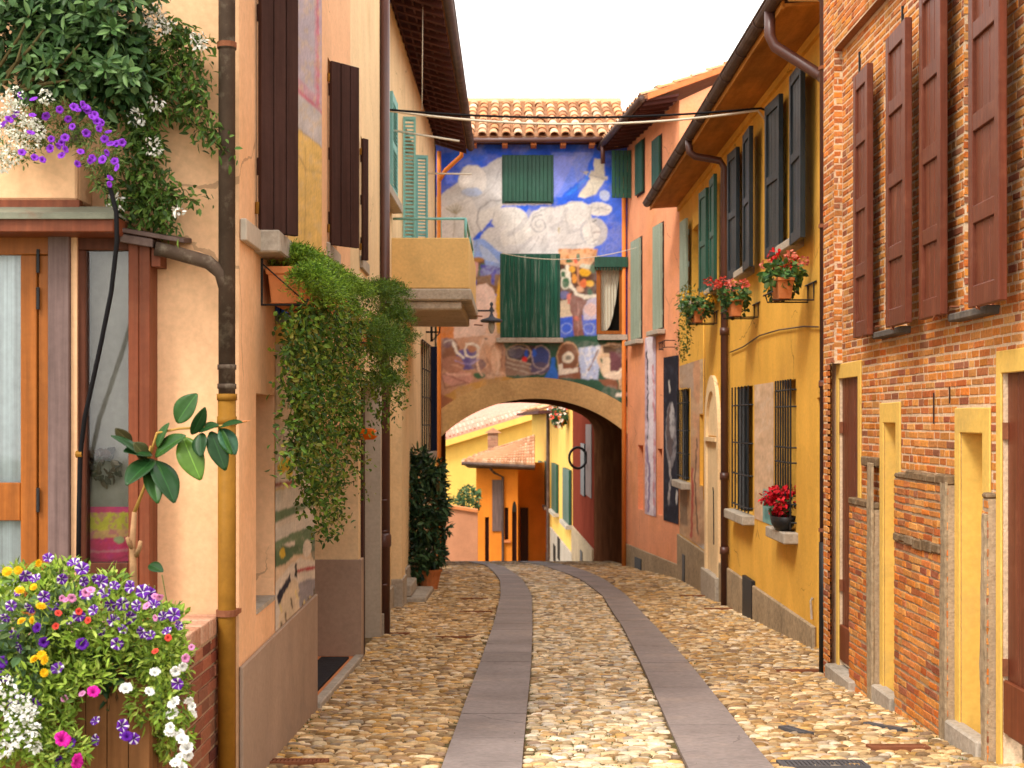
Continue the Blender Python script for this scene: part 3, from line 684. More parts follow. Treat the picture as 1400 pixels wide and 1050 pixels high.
def pale(p):
    p.c[:] = (.62, .42, .27); p.patch(.7, (.52, .34, .2), .7, .5); p.patch(.4, (.66, .5, .36), .9, .5, 3)
    p.poly([(1043, 668), (1058, 672), (1058, 730), (1043, 722)], (.20, .36, .34)); p.poly([(1046, 680), (1055, 682), (1055, 690), (1046, 688)], (.4, .5, .46)); p.poly([(1046, 695), (1055, 698), (1055, 712), (1046, 709)], (.12, .26, .25))
paint_grid(PY, 16.35, 17.65, -1.18, .43, 60, 120, pale, n=.006).build('fresco', 'paint', YH)
# lower windows with iron grilles
for i, h in enumerate(GR):
    a, b, c, d, e = h
    mb = MB(); PY.box(mb, a, b, c, d, -e+.005, -e+.03); 
    w = mb.build('window', 'interior', YH)
    mb = MB(); PY.box(mb, a-.12, b+.1, c-.12, c-.002, -.1, .15); mb.build('sill', 'stone', w, bevel=.012)
    if i != 0:
        mb = MB(); PY.box(mb, a+(b-a)*.55, b-.01, c+.02, d-.02, -.06, -.02); PY.box(mb, a+(b-a)*.6, b-.08, c+.1, d-.1, -.02, -.012); mb.build('shutter', 'blackgreen', w)
    mb = MB(); k = 6 if i == 0 else 5; out = .055
    for q in range(k+1):
        u = a+(b-a)*q/k; mb.tube([PY.pt(u, c+.02, out), PY.pt(u, d, out)], .011, 6)
    for f in (.06, .18, .45, .55, .82, .93) if i == 0 else (.05, .3, .55, .85):
        z = c+(d-c)*f; mb.tube([PY.pt(a-.03, z, out), PY.pt(b+.03, z, out)], .010, 6); mb.tube([PY.pt(b+.03, z, out), PY.pt(b+.04, z, -.03)], .01, 6); mb.tube([PY.pt(a-.03, z, out), PY.pt(a-.04, z, -.03)], .01, 6)
    mb.build('grille', 'iron', w)
mb = MB(); PY.box(mb, NI[0]-.01, NI[1]+.01, NI[2]-.01, NI[3]+.01, -.26, -.25); mb.build('blind_niche', 'yellow', YH)
mb = MB(); PY.box(mb, DR[0], DR[1]-.02, -2.2, DR[3], -.36, -.3); mb.build('door', 'redwood', YH)
# cream arched doorway
mb = MB(); zs = .20; a, b = AR[0]-.16, AR[1]+.16; c0 = (AR[0]+AR[1])/2; ro = (b-a)/2; ri = (AR[1]-AR[0])/2; N = 14
for s in range(N):
    t0, t1 = math.pi*s/N, math.pi*(s+1)/N; K = 1.15
    q = [(c0+ri*math.cos(t0), zs-.42+ri*K*1.0*math.sin(t0)), (c0+ro*math.cos(t0), zs-.42+ro*K*1.05*math.sin(t0)), (c0+ro*math.cos(t1), zs-.42+ro*K*1.05*math.sin(t1)), (c0+ri*math.cos(t1), zs-.42+ri*K*math.sin(t1))]
    mb.slab([PY.pt(u, v, .003) for u, v in q], PY.n*.05)
PY.box(mb, a, AR[0], -2.6, zs-.42, .003, .053); PY.box(mb, AR[1], b, -2.6, zs-.42, .003, .053); mb.build('arched_frame', 'cream', YH)
mb = MB(); N = 14; pts = [PY.pt(c0+ri*math.cos(math.pi*s/N), zs-.42+ri*1.15*math.sin(math.pi*s/N), .003) for s in range(N+1)]; mb.slab(pts, PY.n*.012)
PY.box(mb, AR[0], AR[1], -2.6, zs-.45, .002, .02); PY.box(mb, AR[0]-.02, AR[1]+.02, zs-.5, zs-.44, .002, .075); mb.build('blind_door', 'cream', YH)
mb = MB(); PY.box(mb, a-.05, b+.05, -2.62, -2.2, .004, .1); mb.build('pillar_base', 'stone', YH, bevel=.01)
mb = MB(); mb.tube([PY.pt(20.75, -.95, .08), PY.pt(20.7, -1.0, .08), PY.pt(20.66, -1.75, .08)], .008, 6); mb.build('door_pull', 'iron', YH)
# upper windows
for i, (h, fy, ny, zb, m, st) in enumerate(((UW[0], (15.47, 16.15), (14.05, 14.73), 1.78, 'blackgreen', 'panel'), (UW[1], (18.42, 19.0), (17.1, 17.72), 1.82, 'blackgreen', 'panel'),
                                     (UW[2], (21.32, 21.9), (20.12, 20.72), 1.84, 'darkgreen', 'panel'), (UW[3], (23.82, 24.4), None, 1.8, 'greygreen', 'planks'))):
    a, b, c, d, e = h; mb = MB()
    for q in ((a, a+.07, c, d), (b-.07, b, c, d), (a+.07, b-.07, c, c+.07), (a+.07, b-.07, d-.07, d)): PY.box(mb, *q, -e+.01, -e+.06)
    w = mb.build('window', 'brownwood', YH)
    mb = MB(); PY.box(mb, a, b, c, d, -e-.03, -e+.005); mb.build('pane', 'glassdark', w)
    mb = MB(); PY.box(mb, a-.08, b+.08, c-.10, c-.002, -.1, .14); mb.build('sill', 'stone', w, bevel=.015)
    zt = (3.46, 3.45, 3.4, 3.3)[i]
    leaf_mb((2.93-.06, fy[0]), (-.05, 1), (-1, 0), fy[1]-fy[0], zb, zt, .05, st, 2).build('shutter', m, w, bevel=.004)
    if ny: leaf_mb((2.93-.09, ny[1]), (-.03, -1), (-1, 0), ny[1]-ny[0], zb-.02, zt, .05, st, 2).build('shutter', m, w, bevel=.004)
# roof
mb = MB(); mb.slab([(2.44, 13.15, 3.72), (2.93, 13.15, 3.752), (2.93, 25.7, 3.752), (2.44, 25.7, 3.72)], (0, 0, .03)); mb.build('soffit', 'soffitwood', YH)
mb = MB(); mb.slab([(2.42, 13.15, 3.70), (2.45, 13.15, 3.70), (2.45, 25.7, 3.70), (2.42, 25.7, 3.70)], (0, 0, .12)); mb.build('fascia_board', 'soffitwood', YH)
mb = MB(); mb.slab([(2.93, 13.14, 3.66), (2.89, 13.14, 3.66), (2.89, 25.6, 3.66), (2.93, 25.6, 3.66)], (0, 0, .085)); mb.build('cornice', 'yellow', YH)
mb = MB(); mb.box(2.47, 3.1, 12.98, 13.13, 3.76, 3.97); mb.build('end_beam', 'cream', YH, bevel=.01)
mb = MB(); mb.slab([(2.46, 12.94, 3.985), (3.1, 12.94, 4.2), (3.1, 13.14, 4.2), (2.46, 13.14, 3.985)], (0, 0, .07)); mb.build('end_lintel', 'stoneplinth', YH, bevel=.01)
mb = MB(); tiles(mb, (2.47, 12.9, 3.86), (0, 1, 0), (1, 0, .36), 67, 9, .19, .32); tiles(mb, (8.3, 25.6, 3.9), (0, -1, 0), (-1, 0, .36), 67, 9, .19, .32); mb.build('roof', 'tile', YH)
mb = MB(); y0, y1, r = 13.05, 25.75, .075; N = 9; vs = []; fs = []
for yq in (y0, y1):
    for s in range(N): t = math.pi+math.pi*s/(N-1); vs.append((2.38+r*math.cos(t), yq, 3.83+r*math.sin(t)))
fs = [(s, s+1, N+s+1, N+s) for s in range(N-1)]+[tuple(range(N)), tuple(range(2*N-1, N-1, -1))]
mb.add(vs, fs); mb.tube([(2.305, y0, 3.83), (2.305, y1, 3.83)], .012, 6)
for yq in np.arange(14, 25.5, 1.1): mb.tube([(2.38+1.07*r*math.cos(math.pi+math.pi*s/8), yq, 3.83+1.07*r*math.sin(math.pi+math.pi*s/8)) for s in range(9)], .008, 5)
GT = mb.build('gutter', 'gutter', YH)
mb = MB(); mb.tube([(2.38, 13.5, 3.78), (2.38, 13.5, 3.55), (2.42, 13.48, 3.45), (2.83, 13.35, 3.14), (2.87, 13.2, 3.08)], .052, 12); mb.tube([(2.83, 13.35, 3.14), (2.9, 12.9, 2.95), (2.9, 12.3, 2.9)], .056, 12); mb.build('downpipe', 'pipebrown', YH, smooth=True)
mb = MB(); q = 19.7; mb.tube([(2.38, q, 3.78), (2.39, q, 3.62), (2.46, q, 3.56), (2.80, q, 3.50), (2.86, q, 3.40), (2.86, q, float(g(q)))], .05, 12)
for z in (1.2, -.75, -1.75): mb.tube([(2.86, q, z-.05), (2.86, q, z+.05)], .062, 12)
mb.build('downpipe', 'pipebrown', YH, smooth=True)
mb = MB(); mb.tube([(2.91, 19.5, .91), (2.91, 18.4, .93), (2.91, 17.2, 1.0), (2.91, 16, .99), (2.91, 14.6, .94), (2.91, 13.9, .89)], .008, 6); mb.build('wall_cable', 'gutter', YH, smooth=True); mb = MB(); mb.tube([(2.91, 16.6, 3.6), (2.91, 16.6, 1.4)], .010, 6); mb.build('wall_cable', 'yellow', YH, smooth=True); mb = MB(); mb.tube([(2.91, 22.2, 1.9), (2.91, 22.2, -1.2)], .010, 6); mb.build('wall_cable', 'yellow', YH, smooth=True)
mb = MB(); mb.tube([(2.92, 14.2, -1.72), (2.90, 14.2, -1.75), (2.91, 14.2, -1.93)], .012, 8); mb.build('wall_hook', 'stone', YH)

# geraniums on iron brackets
def geranium(y, x, zb, w, cols, label, plabel, n=130, fl=9, sp=.17, zo=.0):
    t = thing('flower_pot', plabel, 'flower pot', (x, y, zb), 'flower pots on the ochre wall')
    mb = MB(); h = .17
    for (lx, ly) in ((w*.5, .21),): mb.add([(x+sx*lx*k*.5, y+sy*ly*k, z) for k, z in ((.78, zb), (1, zb+h), (1.08, zb+h), (1.08, zb+h+.03), (.95, zb+h+.03), (.9, zb+.12)) for sx, sy in ((-1, -1), (1, -1), (1, 1), (-1, 1))],
        [(3, 2, 1, 0)]+[(4*i+k, 4*i+(k+1) % 4, 4*i+4+(k+1) % 4, 4*i+4+k) for i in range(5) for k in range(4)]+[(20, 21, 22, 23)])
    mb.build('pot', 'terracotta', t, bevel=.006)
    mb = MB(); 
    for yy_ in (y-.14, y+.14): mb.tube([(2.92, yy_, zb+.16), (2.92, yy_, zb-.012), (x-w*.4, yy_, zb-.012), (x-w*.46, yy_, zb+.06)], .009, 6)
    for xx in (x-w*.46, x+w*.3): mb.tube([(xx, y-.26, zb+.06), (xx, y+.26, zb+.06)], .008, 6)
    mb.tube([(2.92, y-.26, zb+.16), (2.92, y+.26, zb+.16)], .008, 6); mb.build('bracket', 'iron', t)
    p = thing('geranium', label, 'potted plant', (x, y, zb+h), 'plants in pots on the ochre wall')
    mb = MB(); clump(mb, (x, y, zb+.25), (sp*.75, sp*1.25, .13), n, .065, .07, [(.05,.13,.03),(.08,.18,.04),(.03,.09,.03),(.12,.2,.05)], fold=.1); clump(mb, (x+.02, y+.12, zb+.14), (sp*.6, sp*1.3, .14), n//3, .06, .06, [(.04,.1,.03),(.07,.15,.04)])
    mb.build('foliage', 'leaf', p)
    for k in range(fl):
        mb = MB(); c = (x+rng.normal(0, sp*.45), y+rng.normal(0, sp*.75), zb+.36+rng.uniform(-.04, .07)); col = cols[k % len(cols)]
        clump(mb, c, (.05, .05, .038), 34, .034, .032, [col, V3(col)*.8], shell=.8, fold=.05, jit=.15); mb.tube([(c[0], c[1], c[2]), (x+(c[0]-x)*.4, y+(c[1]-y)*.4, zb+.18)], .003, 5, col=(.12, .2, .05)); mb.build('flower_head', 'petal', p)
    return p
geranium(14.3, 2.64, 1.18, .30, [(.55,.012,.012),(.62,.02,.015),(.75,.22,.15)], 'red geranium with a few salmon heads in the nearest pot under the black shutters', 'terracotta pot with the red geranium, nearest on its iron wall bracket', 230, 9, .26)
geranium(17.5, 2.66, 1.24, .28, [(.85,.16,.12),(.85,.25,.2),(.6,.05,.03)], 'salmon pink geranium in the middle pot beside the brown downpipe', 'terracotta pot with the salmon geranium, beside the brown downpipe', 210, 10, .24)
p = geranium(21.0, 2.66, 1.40, .28, [(.75,.42,.02),(.7,.36,.03)], 'straggly yellow flowered plant trailing from the farthest pot below the green shutters', 'farthest terracotta pot, holding the yellow flowered trailing plant', 260, 8, .30)
mb = MB()
for k in range(9): trail(mb, (2.55+rng.normal(0, .06), 21.3+rng.normal(0, .2), 1.5), (2.5+rng.normal(0, .05), 21.6+rng.normal(0, .12), .72+rng.uniform(0, .35)), 26, .05, .03, [(.10,.14,.02),(.2,.18,.03),(.06,.09,.02)], .03)
clump(mb, (2.58, 21.4, 1.75), (.16, .28, .25), 130, .06, .035, [(.14,.17,.03),(.28,.22,.04),(.08,.1,.02)]); mb.build('trailing_leaves', 'leaf', p)
# red flowers in the barred window
t = thing('flower_bowl', 'dark bowl on the stone sill behind the window bars, holding red flowers', 'flower pot', (2.86, 15.35, -1.15))
mb = MB(); mb.lathe((2.84, 15.35, 0), [(.07, -1.148), (.11, -1.09), (.13, -1.0), (.115, -1.0), (.1, -1.04)], 14, sy=2.2); mb.build('bowl', 'iron', t, smooth=True)
p = thing('red_begonia', 'mass of deep red flowers behind the bars of the ochre house window', 'potted plant', (2.84, 15.35, -1.0))
mb = MB(); clump(mb, (2.82, 15.4, -.86), (.14, .34, .13), 90, .06, .05, [(.05,.09,.02),(.03,.06,.02)]); mb.build('foliage', 'leaf', p)
for k in range(30):
    mb = MB(); clump(mb, (2.8+rng.normal(0, .05), 15.4+rng.normal(0, .2), -.85+rng.normal(0, .075)), (.05, .05, .045), 26, .045, .045, [(.55,.008,.02),(.42,.005,.015),(.65,.02,.03)], shell=.75, fold=.08); mb.build('flower_head', 'petal', p)

# ================================================================== CORAL HOUSE (right, far)
CH = thing('coral_house', 'tall coral pink house with painted panels, between the ochre house and the mural', 'house', (3.2, 27.8, float(g(28))))
PC = Plane((2.93, 25.6), (2.35, 30.1), -1); LC = PC.len
def uc(px, n=0): return PC.u_of_px(px, n)
nic = [hole(uc(905.5), uc(899), -1.75, -.52, .25), hole(uc(879.5), uc(872), -1.75, -.48, .25)]
mb = MB(); PC.wall(mb, 0, LC, -3.4, 5.62, nic)
mb.poly([(2.93, 25.6, -3), (9, 25.6, -3), (9, 25.6, 5.6), (6, 25.6, 7.0), (2.93, 25.6, 5.6)]); mb.poly([(2.35, 30.1, -3.4), (9, 30.1, -3.4), (9, 30.1, 5.6), (2.35, 30.1, 5.6)])
mb.build('wall', 'pink', CH)
for h in nic:
    mb = MB(); PC.box(mb, h[0], h[1], h[2], h[3], -.27, -.24); mb.build('blind_niche', 'orange', CH)
mb = MB(); PC.box(mb, 0, LC, -3.4, -2.52, .002, .04); mb.build('plinth', 'stoneplinth', CH, bevel=.01)
mb = MB(); PC.box(mb, uc(880), uc(871.5), -3.1, -2.7, .041, .06); mb.build('vent_hatch', 'iron', CH)
for (a, b, z0, z1, m, st) in ((881.5, 872, 4.45, 5.45, 'darkgreen', 'planks'), (905, 895, 4.3, 5.25, 'darkgreen', 'planks'), (878, 866, 1.62, 3.58, 'greygreen', 'planks'), (907.5, 896.5, 1.7, 3.62, 'greygreen', 'planks')):
    u0, u1 = uc(a), uc(b); mb = MB(); PC.box(mb, u0-.03, u1+.03, z0-.03, z1+.03, .002, .012)
    w = mb.build('window', 'brownwood', CH); o = PC.pt(u0, 0, .02); leaf_mb(o, PC.u, PC.n, u1-u0, z0, z1, .045, st).build('shutter', m, w, bevel=.003)
    if z0 < 2: mb = MB(); PC.box(mb, u0-.15, u1+.12, z0-.12, z0-.03, .003, .16); mb.build('sill', 'stone', w, bevel=.01)
o = (PX(863, 29.6), 29.6); leaf_mb(o, (-1, -.06), (0, -1), .40, 4.5, 5.46, .045, 'planks').build('shutter', 'darkgreen', CH, bevel=.004)
def lilac(p):
    p.c[:] = (.50, .36, .42); p.line([(888, 460), (890, 520), (889, 600), (889, 705)], 9, (.74, .66, .70)); p.line([(884, 480), (886, 540), (885, 600)], 2, (.10, .08, .10)); p.line([(893, 500), (895, 590), (894, 690)], 3, (.60, .28, .30)); p.patch(.6, (.7, .6, .68), .6, .6); p.line([(884, 610), (888, 650), (886, 700)], 3, (.3, .22, .34))
paint_grid(PC, uc(897.5), uc(882.5), -1.8, 1.6, 60, 170, lilac, n=.012).build('painted_panel', 'paint', CH)
def dark(p):
    p.c[:] = (.028, .026, .036); p.ell(917, 595, 7.5, 45, (.22, .20, .21)); p.ell(916, 590, 5, 36, (.12, .09, .09)); p.ell(919, 575, 3.5, 25, (.36, .34, .34)); p.line([(915, 522), (916, 535)], 2.6, (.5, .46, .42)); p.line([(915, 630), (917, 655), (914, 690)], 3, (.36, .33, .32)); p.ell(925, 680, 2, 9, (.55, .52, .5)); p.patch(.9, (.05, .05, .07), 1.0, .6)
paint_grid(PC, uc(928.3), uc(908), -1.82, 1.15, 70, 150, dark, n=.012).build('painted_panel', 'paint', CH)
e0 = V3((2.31, 25.45, 5.60)); e1 = V3((1.80, 30.4, 5.60)); ea = unit(e1-e0); eb = unit(np.cross(ea, (0, 0, -1))); eb = eb if eb[0] > 0 else -eb; up = V3(eb)+V3((0, 0, .38))
mb = MB(); tiles(mb, e0+V3((0, 0, .06)), ea, up, 26, 12, .19, .32); mb.build('roof', 'tile', CH)
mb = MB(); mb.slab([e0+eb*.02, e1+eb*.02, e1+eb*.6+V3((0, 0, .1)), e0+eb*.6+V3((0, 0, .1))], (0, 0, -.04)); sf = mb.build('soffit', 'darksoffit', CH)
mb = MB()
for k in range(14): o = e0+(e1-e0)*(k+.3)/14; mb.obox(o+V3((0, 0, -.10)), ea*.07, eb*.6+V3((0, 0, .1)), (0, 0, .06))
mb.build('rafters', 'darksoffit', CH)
mb = MB(); mb.obox(e0+eb*.05+ea*.0+V3((0, -.06, -.02)), up*3.6, (0, .06, 0), (0, 0, .10)); mb.build('verge_board', 'terracotta', CH)
mb = MB(); mb.tube([e0-eb*.05, e1-eb*.05], .065, 10); mb.build('gutter', 'gutter', CH, smooth=True)
mb = MB(); x, y = 2.31, 30.0; mb.tube([(x-.02, 29.93, 5.0), (x-.02, 29.93, -3.0)], .045, 10); mb.build('downpipe', 'pipeorange', CH, smooth=True)
mb = MB(); q = PC.pt(.35, 1.25, 0); o = V3((2.93, 25.9, 1.30))
for dz in (0, .12): mb.tube([o+(0, 0, dz), o+(-.22, 0, dz), o+(-.24, .9, dz), o+(-.12, .9, dz)], .009, 6)
for dy in (0, .3, .6, .9): mb.tube([o+(-.23, dy, 0), o+(-.23, dy, .12)], .007, 6)
mb.build('pot_bracket', 'iron', CH)
mb = MB(); mb.lathe((2.62, 26, 0), [(.06, 5.7), (.06, 5.88), (.11, 5.89), (.11, 5.93), (.04, 5.97)], 10); mb.build('vent_cap', 'lead', CH)
# ================================================================== MURAL HOUSE OVER THE ARCH
AH = thing('arch_house', 'house bridging the street over an arch, its front painted with blue sky and figures', 'house', (.45, 30, float(g(30))))
YA = 30.0; K = YA/F
PA = Plane((-1.60, YA), (2.42, YA), 1)
def ax(px): return PX(px, YA)+1.60           # u on the front from a photo column
AC = (PX(732, YA), PZ(731, YA)); RI, RO = 186*K, 215*K
def mural(p):
    A = lambda l: [(580+x/3.75, 120+y/3.75) for x, y in l]
    B = lambda l: [(580+x/4.0375, 340+y/4.0375) for x, y in l]
    ea = lambda x, y, rx, ry, c, a=1., r=0: p.ell(580+x/3.75, 120+y/3.75, rx/3.75, ry/3.75, c, a, r)
    eb = lambda x, y, rx, ry, c, a=1., r=0: p.ell(580+x/4.0375, 340+y/4.0375, rx/4.0375, ry/4.0375, c, a, r)
    la = lambda l, w, c, a=1.: p.line(A(l), w/3.75, c, a)
    lb = lambda l, w, c, a=1.: p.line(B(l), w/4.0375, c, a)
    blue, sky, wht, gry = (.018, .085, .62), (.13, .20, .66), (.62, .60, .57), (.33, .32, .33)
    p.c[:] = blue; p.patch(.12, (.03, .13, .70), .4, .5)
    p.poly(A([(650, 330), (870, 330), (820, 450), (700, 560), (650, 560)]), sky); p.poly(A([(660, 350), (780, 350), (690, 540), (655, 560)]), (.25, .28, .68), .6)
    p.poly(A([(880, 820), (1060, 600), (1060, 880), (880, 880)]), (.07, .14, .62)); p.poly(A([(700, 600), (860, 560), (1060, 560), (1060, 700), (900, 700)]), (.05, .13, .66))
    p.poly(A([(60, 560), (190, 475), (290, 420), (345, 380), (405, 350), (408, 590), (250, 775), (270, 880), (60, 880)]), (.50, .49, .49)); p.poly(A([(60, 620), (240, 560), (300, 690), (230, 780), (60, 790)]), (.58, .55, .52), .7)
    p.poly(A([(280, 640), (400, 590), (408, 600), (290, 740)]), (.60, .58, .55)); ea(250, 478, 75, 84, (.64, .61, .58)); ea(245, 535, 55, 22, (.30, .40, .62), .8)
    p.ring(580+250/3.75, 120+478/3.75, 20, 22, .5, (.38, .38, .40)); la([(400, 380), (360, 500), (290, 560), (180, 600)], 5, gry, .8); la([(400, 580), (340, 575), (285, 620), (268, 690), (290, 740)], 6, (.2, .19, .2), .8)
    for q in range(7): la([(160, 650), (110+q*16, 590+abs(3-q)*8)], 4, (.28, .24, .15))
    la([(160, 640), (150, 760)], 4, (.3, .26, .2)); la([(80, 650), (120, 700), (230, 690)], 3, gry, .6)
    p.poly(A([(870, 360), (920, 365), (930, 470), (880, 545), (820, 566), (785, 558), (830, 500), (868, 440)]), (.62, .57, .46)); p.poly(A([(810, 430), (860, 425), (945, 455), (940, 475), (860, 470)]), (.55, .49, .40)); la([(800, 425), (860, 450), (940, 470)], 4, (.2, .18, .2))
    ea(925, 552, 27, 27, (.40, .46, .66)); p.poly(A([(720, 555), (830, 455), (860, 400), (840, 470), (760, 545)]), (.03, .17, .72))
    for c in ((440, 680, 92, 70, wht), (400, 770, 110, 62, (.56, .54, .53)), (430, 810, 120, 50, (.52, .51, .51)), (560, 770, 170, 92, wht), (640, 690, 110, 80, (.60, .58, .56)), (745, 690, 120, 95, (.56, .54, .53)), (775, 640, 80, 58, (.62, .60, .57)), (700, 800, 180, 62, (.58, .56, .55)), (870, 740, 70, 72, (.42, .42, .45)), (855, 740, 45, 66, wht), (895, 622, 70, 36, wht), (600, 830, 240, 32, (.54, .53, .53))): ea(*c)
    for l, w in (([(540, 640), (490, 720), (440, 750)], 26), ([(550, 770), (490, 830), (460, 850)], 22), ([(730, 620), (700, 690), (660, 720)], 22), ([(830, 690), (790, 730), (740, 740)], 14), ([(640, 790), (610, 840)], 18)): la(l, w, (.40, .39, .40), .55)
    for l in ([(360, 640), (345, 700), (300, 740), (310, 800), (390, 850)], [(540, 720), (560, 650), (640, 610), (760, 590)], [(720, 810), (800, 800), (870, 760)], [(860, 680), (905, 720), (900, 770), (860, 790)]): la(l, 4, (.25, .25, .28), .8)
    sp = [(590+(8+q*1.5)*math.cos(q*.42), 700+(8+q*1.5)*math.sin(q*.42)) for q in range(28)]; la(sp, 5, (.22, .22, .25), .9); la([(590, 760), (540, 840)], 4, gry); la([(625, 740), (600, 800)], 4, gry)
    la([(865, 690), (885, 680)], 5, (.1, .1, .1)); la([(870, 745), (900, 740)], 5, (.25, .2, .2)); la([(690, 720), (690, 745)], 8, (.35, .28, .12)); la([(840, 610), (950, 625)], 4, gry); la([(850, 640), (940, 600)], 4, gry); la([(890, 590), (900, 650)], 3, gry)
    p.poly(A([(405, 590), (650, 590), (655, 600), (405, 602)]), (.58, .58, .62)); p.poly(A([(250, 780), (300, 770), (400, 850), (395, 960), (255, 880)]), (.22, .33, .66)); p.poly(A([(280, 800), (330, 830), (390, 900), (300, 880)]), (.45, .52, .66), .7)
    # lower zone: figures and still life
    p.poly(B([(60, 190), (1140, 490), (1140, 1000), (60, 1000)]), (.03, .09, .055)); p.poly(B([(270, 60), (335, 60), (330, 200), (270, 160)]), (.14, .07, .045)); eb(320, 115, 22, 35, (.06, .13, .07)); eb(285, 110, 12, 45, (.6, .32, .3)); eb(300, 60, 30, 14, (.35, .17, .05))
    p.poly(B([(320, 90), (420, 100), (425, 150), (310, 150)]), (.20, .24, .50)); p.c[inpoly(p.x, p.y, B([(310, 90), (425, 100), (420, 200), (310, 150)])) & (p.vn(p.x, p.y, .5, 4) > .55)] = (.07, .06, .36); p.poly(B([(290, 150), (425, 140), (400, 250), (280, 230)]), (.20, .10, .045)); p.poly(B([(380, 110), (395, 110), (388, 200), (372, 195)]), (.07, .07, .4))
    p.poly(B([(155, 360), (180, 250), (300, 195), (345, 195), (395, 260), (400, 420), (405, 500), (60, 520)]), (.66, .46, .38)); eb(330, 260, 60, 65, (.68, .49, .42)); p.poly(B([(80, 370), (160, 370), (165, 500), (85, 500)]), (.55, .17, .02)); p.poly(B([(395, 260), (425, 115), (432, 480), (398, 470)]), (.62, .32, .03))
    p.poly(B([(80, 500), (420, 470), (450, 560), (450, 720), (90, 830)]), (.45, .24, .15)); eb(140, 560, 55, 70, (.22, .10, .06)); eb(130, 520, 28, 30, (.17, .10, .12)); eb(240, 610, 70, 60, (.12, .09, .26)); eb(180, 715, 85, 42, (.50, .25, .20)); eb(160, 640, 60, 50, (.34, .16, .11)); eb(330, 570, 42, 90, (.56, .31, .19)); eb(365, 480, 32, 60, (.62, .38, .26)); eb(395, 610, 26, 80, (.64, .40, .27)); eb(400, 700, 52, 26, (.62, .38, .25)); eb(300, 640, 40, 30, (.2, .1, .1))
    p.ring(580+262/4.0375, 340+560/4.0375, 10, 9.5, 1.2, (.72, .64, .56)); la = lb; lb([(160, 520), (180, 575), (220, 600)], 14, (.68, .62, .56)); eb(262, 555, 22, 20, (.40, .18, .10)); eb(305, 700, 32, 18, (.05, .12, .06)); lb([(325, 500), (345, 498)], 9, (.08, .05, .05)); lb([(100, 690), (250, 740)], 7, (.25, .10, .08), .8); lb([(300, 620), (350, 690), (440, 700)], 5, (.3, .14, .09), .8); lb([(110, 770), (230, 740)], 10, (.2, .09, .06), .7)
    p.poly(B([(85, 830), (200, 760), (330, 720), (450, 705), (520, 720), (640, 715), (640, 760), (85, 900)]), (.46, .25, .07)); p.poly(B([(85, 800), (90, 900), (180, 840)]), (.3, .12, .06))
    p.poly(B([(445, 560), (585, 530), (690, 560), (690, 650), (630, 700), (450, 700)]), (.055, .04, .05)); p.poly(B([(450, 600), (590, 640), (590, 700), (450, 700)]), (.24, .15, .11)); eb(645, 600, 52, 56, (.05, .07, .22)); eb(640, 660, 60, 32, (.10, .08, .14)); eb(510, 570, 40, 36, (.10, .09, .13)); p.ring(580+520/4.0375, 340+575/4.0375, 17, 11, .7, (.42, .30, .20)); p.ring(580+645/4.0375, 340+600/4.0375, 12.5, 16, .7, (.38, .30, .3))
    for y in (600, 625, 650): lb([(455, y), (590, y+38)], 5, (.48, .40, .32))
    eb(563, 578, 12, 20, (.03, .09, .45)); eb(607, 575, 14, 22, (.03, .1, .5)); eb(552, 612, 14, 14, (.6, .03, .03)); p.poly(B([(660, 720), (700, 650), (705, 600), (722, 600), (725, 650), (745, 722)]), (.03, .14, .55)); lb([(560, 690), (660, 690)], 5, (.4, .28, .25))
    eb(795, 600, 60, 78, (.20, .09, .05)); p.ring(580+795/4.0375, 340+600/4.0375, 15, 20, .8, (.55, .33, .18)); eb(795, 602, 34, 32, (.66, .58, .46)); eb(797, 603, 15, 15, (.22, .2, .16)); p.poly(B([(740, 640), (860, 650), (860, 720), (740, 715)]), (.23, .09, .05)); p.poly(B([(740, 640), (760, 630), (765, 665), (850, 655), (845, 680), (765, 695), (742, 700)]), (.72, .64, .54))
    p.poly(B([(855, 545), (930, 540), (975, 530), (965, 680), (960, 725), (862, 720)]), (.40, .47, .66)); p.c[inpoly(p.x, p.y, B([(860, 545), (970, 530), (960, 720), (865, 715)])) & (p.vn(p.x, p.y, .3, 4) > .58)] = (.58, .60, .68); lb([(960, 560), (935, 610), (910, 670)], 8, (.25, .13, .06)); lb([(985, 540), (960, 610), (990, 690)], 20, (.64, .46, .30)); eb(1050, 580, 76, 66, (.60, .42, .26)); p.poly(B([(985, 530), (1095, 530), (1095, 585), (985, 575)]), (.10, .06, .035)); p.poly(B([(1022, 570), (1095, 575), (1085, 685), (1030, 680)]), (.13, .05, .06)); p.poly(B([(985, 600), (1025, 600), (1030, 690), (975, 690)]), (.66, .52, .36)); eb(1095, 720, 24, 66, (.62, .40, .23)); eb(1050, 700, 60, 22, (.68, .55, .42)); p.poly(B([(960, 720), (1060, 720), (1075, 780), (1000, 760)]), (.22, .09, .05)); p.poly(B([(1058, 795), (1125, 795), (1125, 818), (1058, 818)]), (.72, .66, .56)); lb([(1095, 690), (1085, 770)], 5, (.25, .12, .07)); lb([(985, 535), (1095, 545)], 6, (.5, .35, .2))
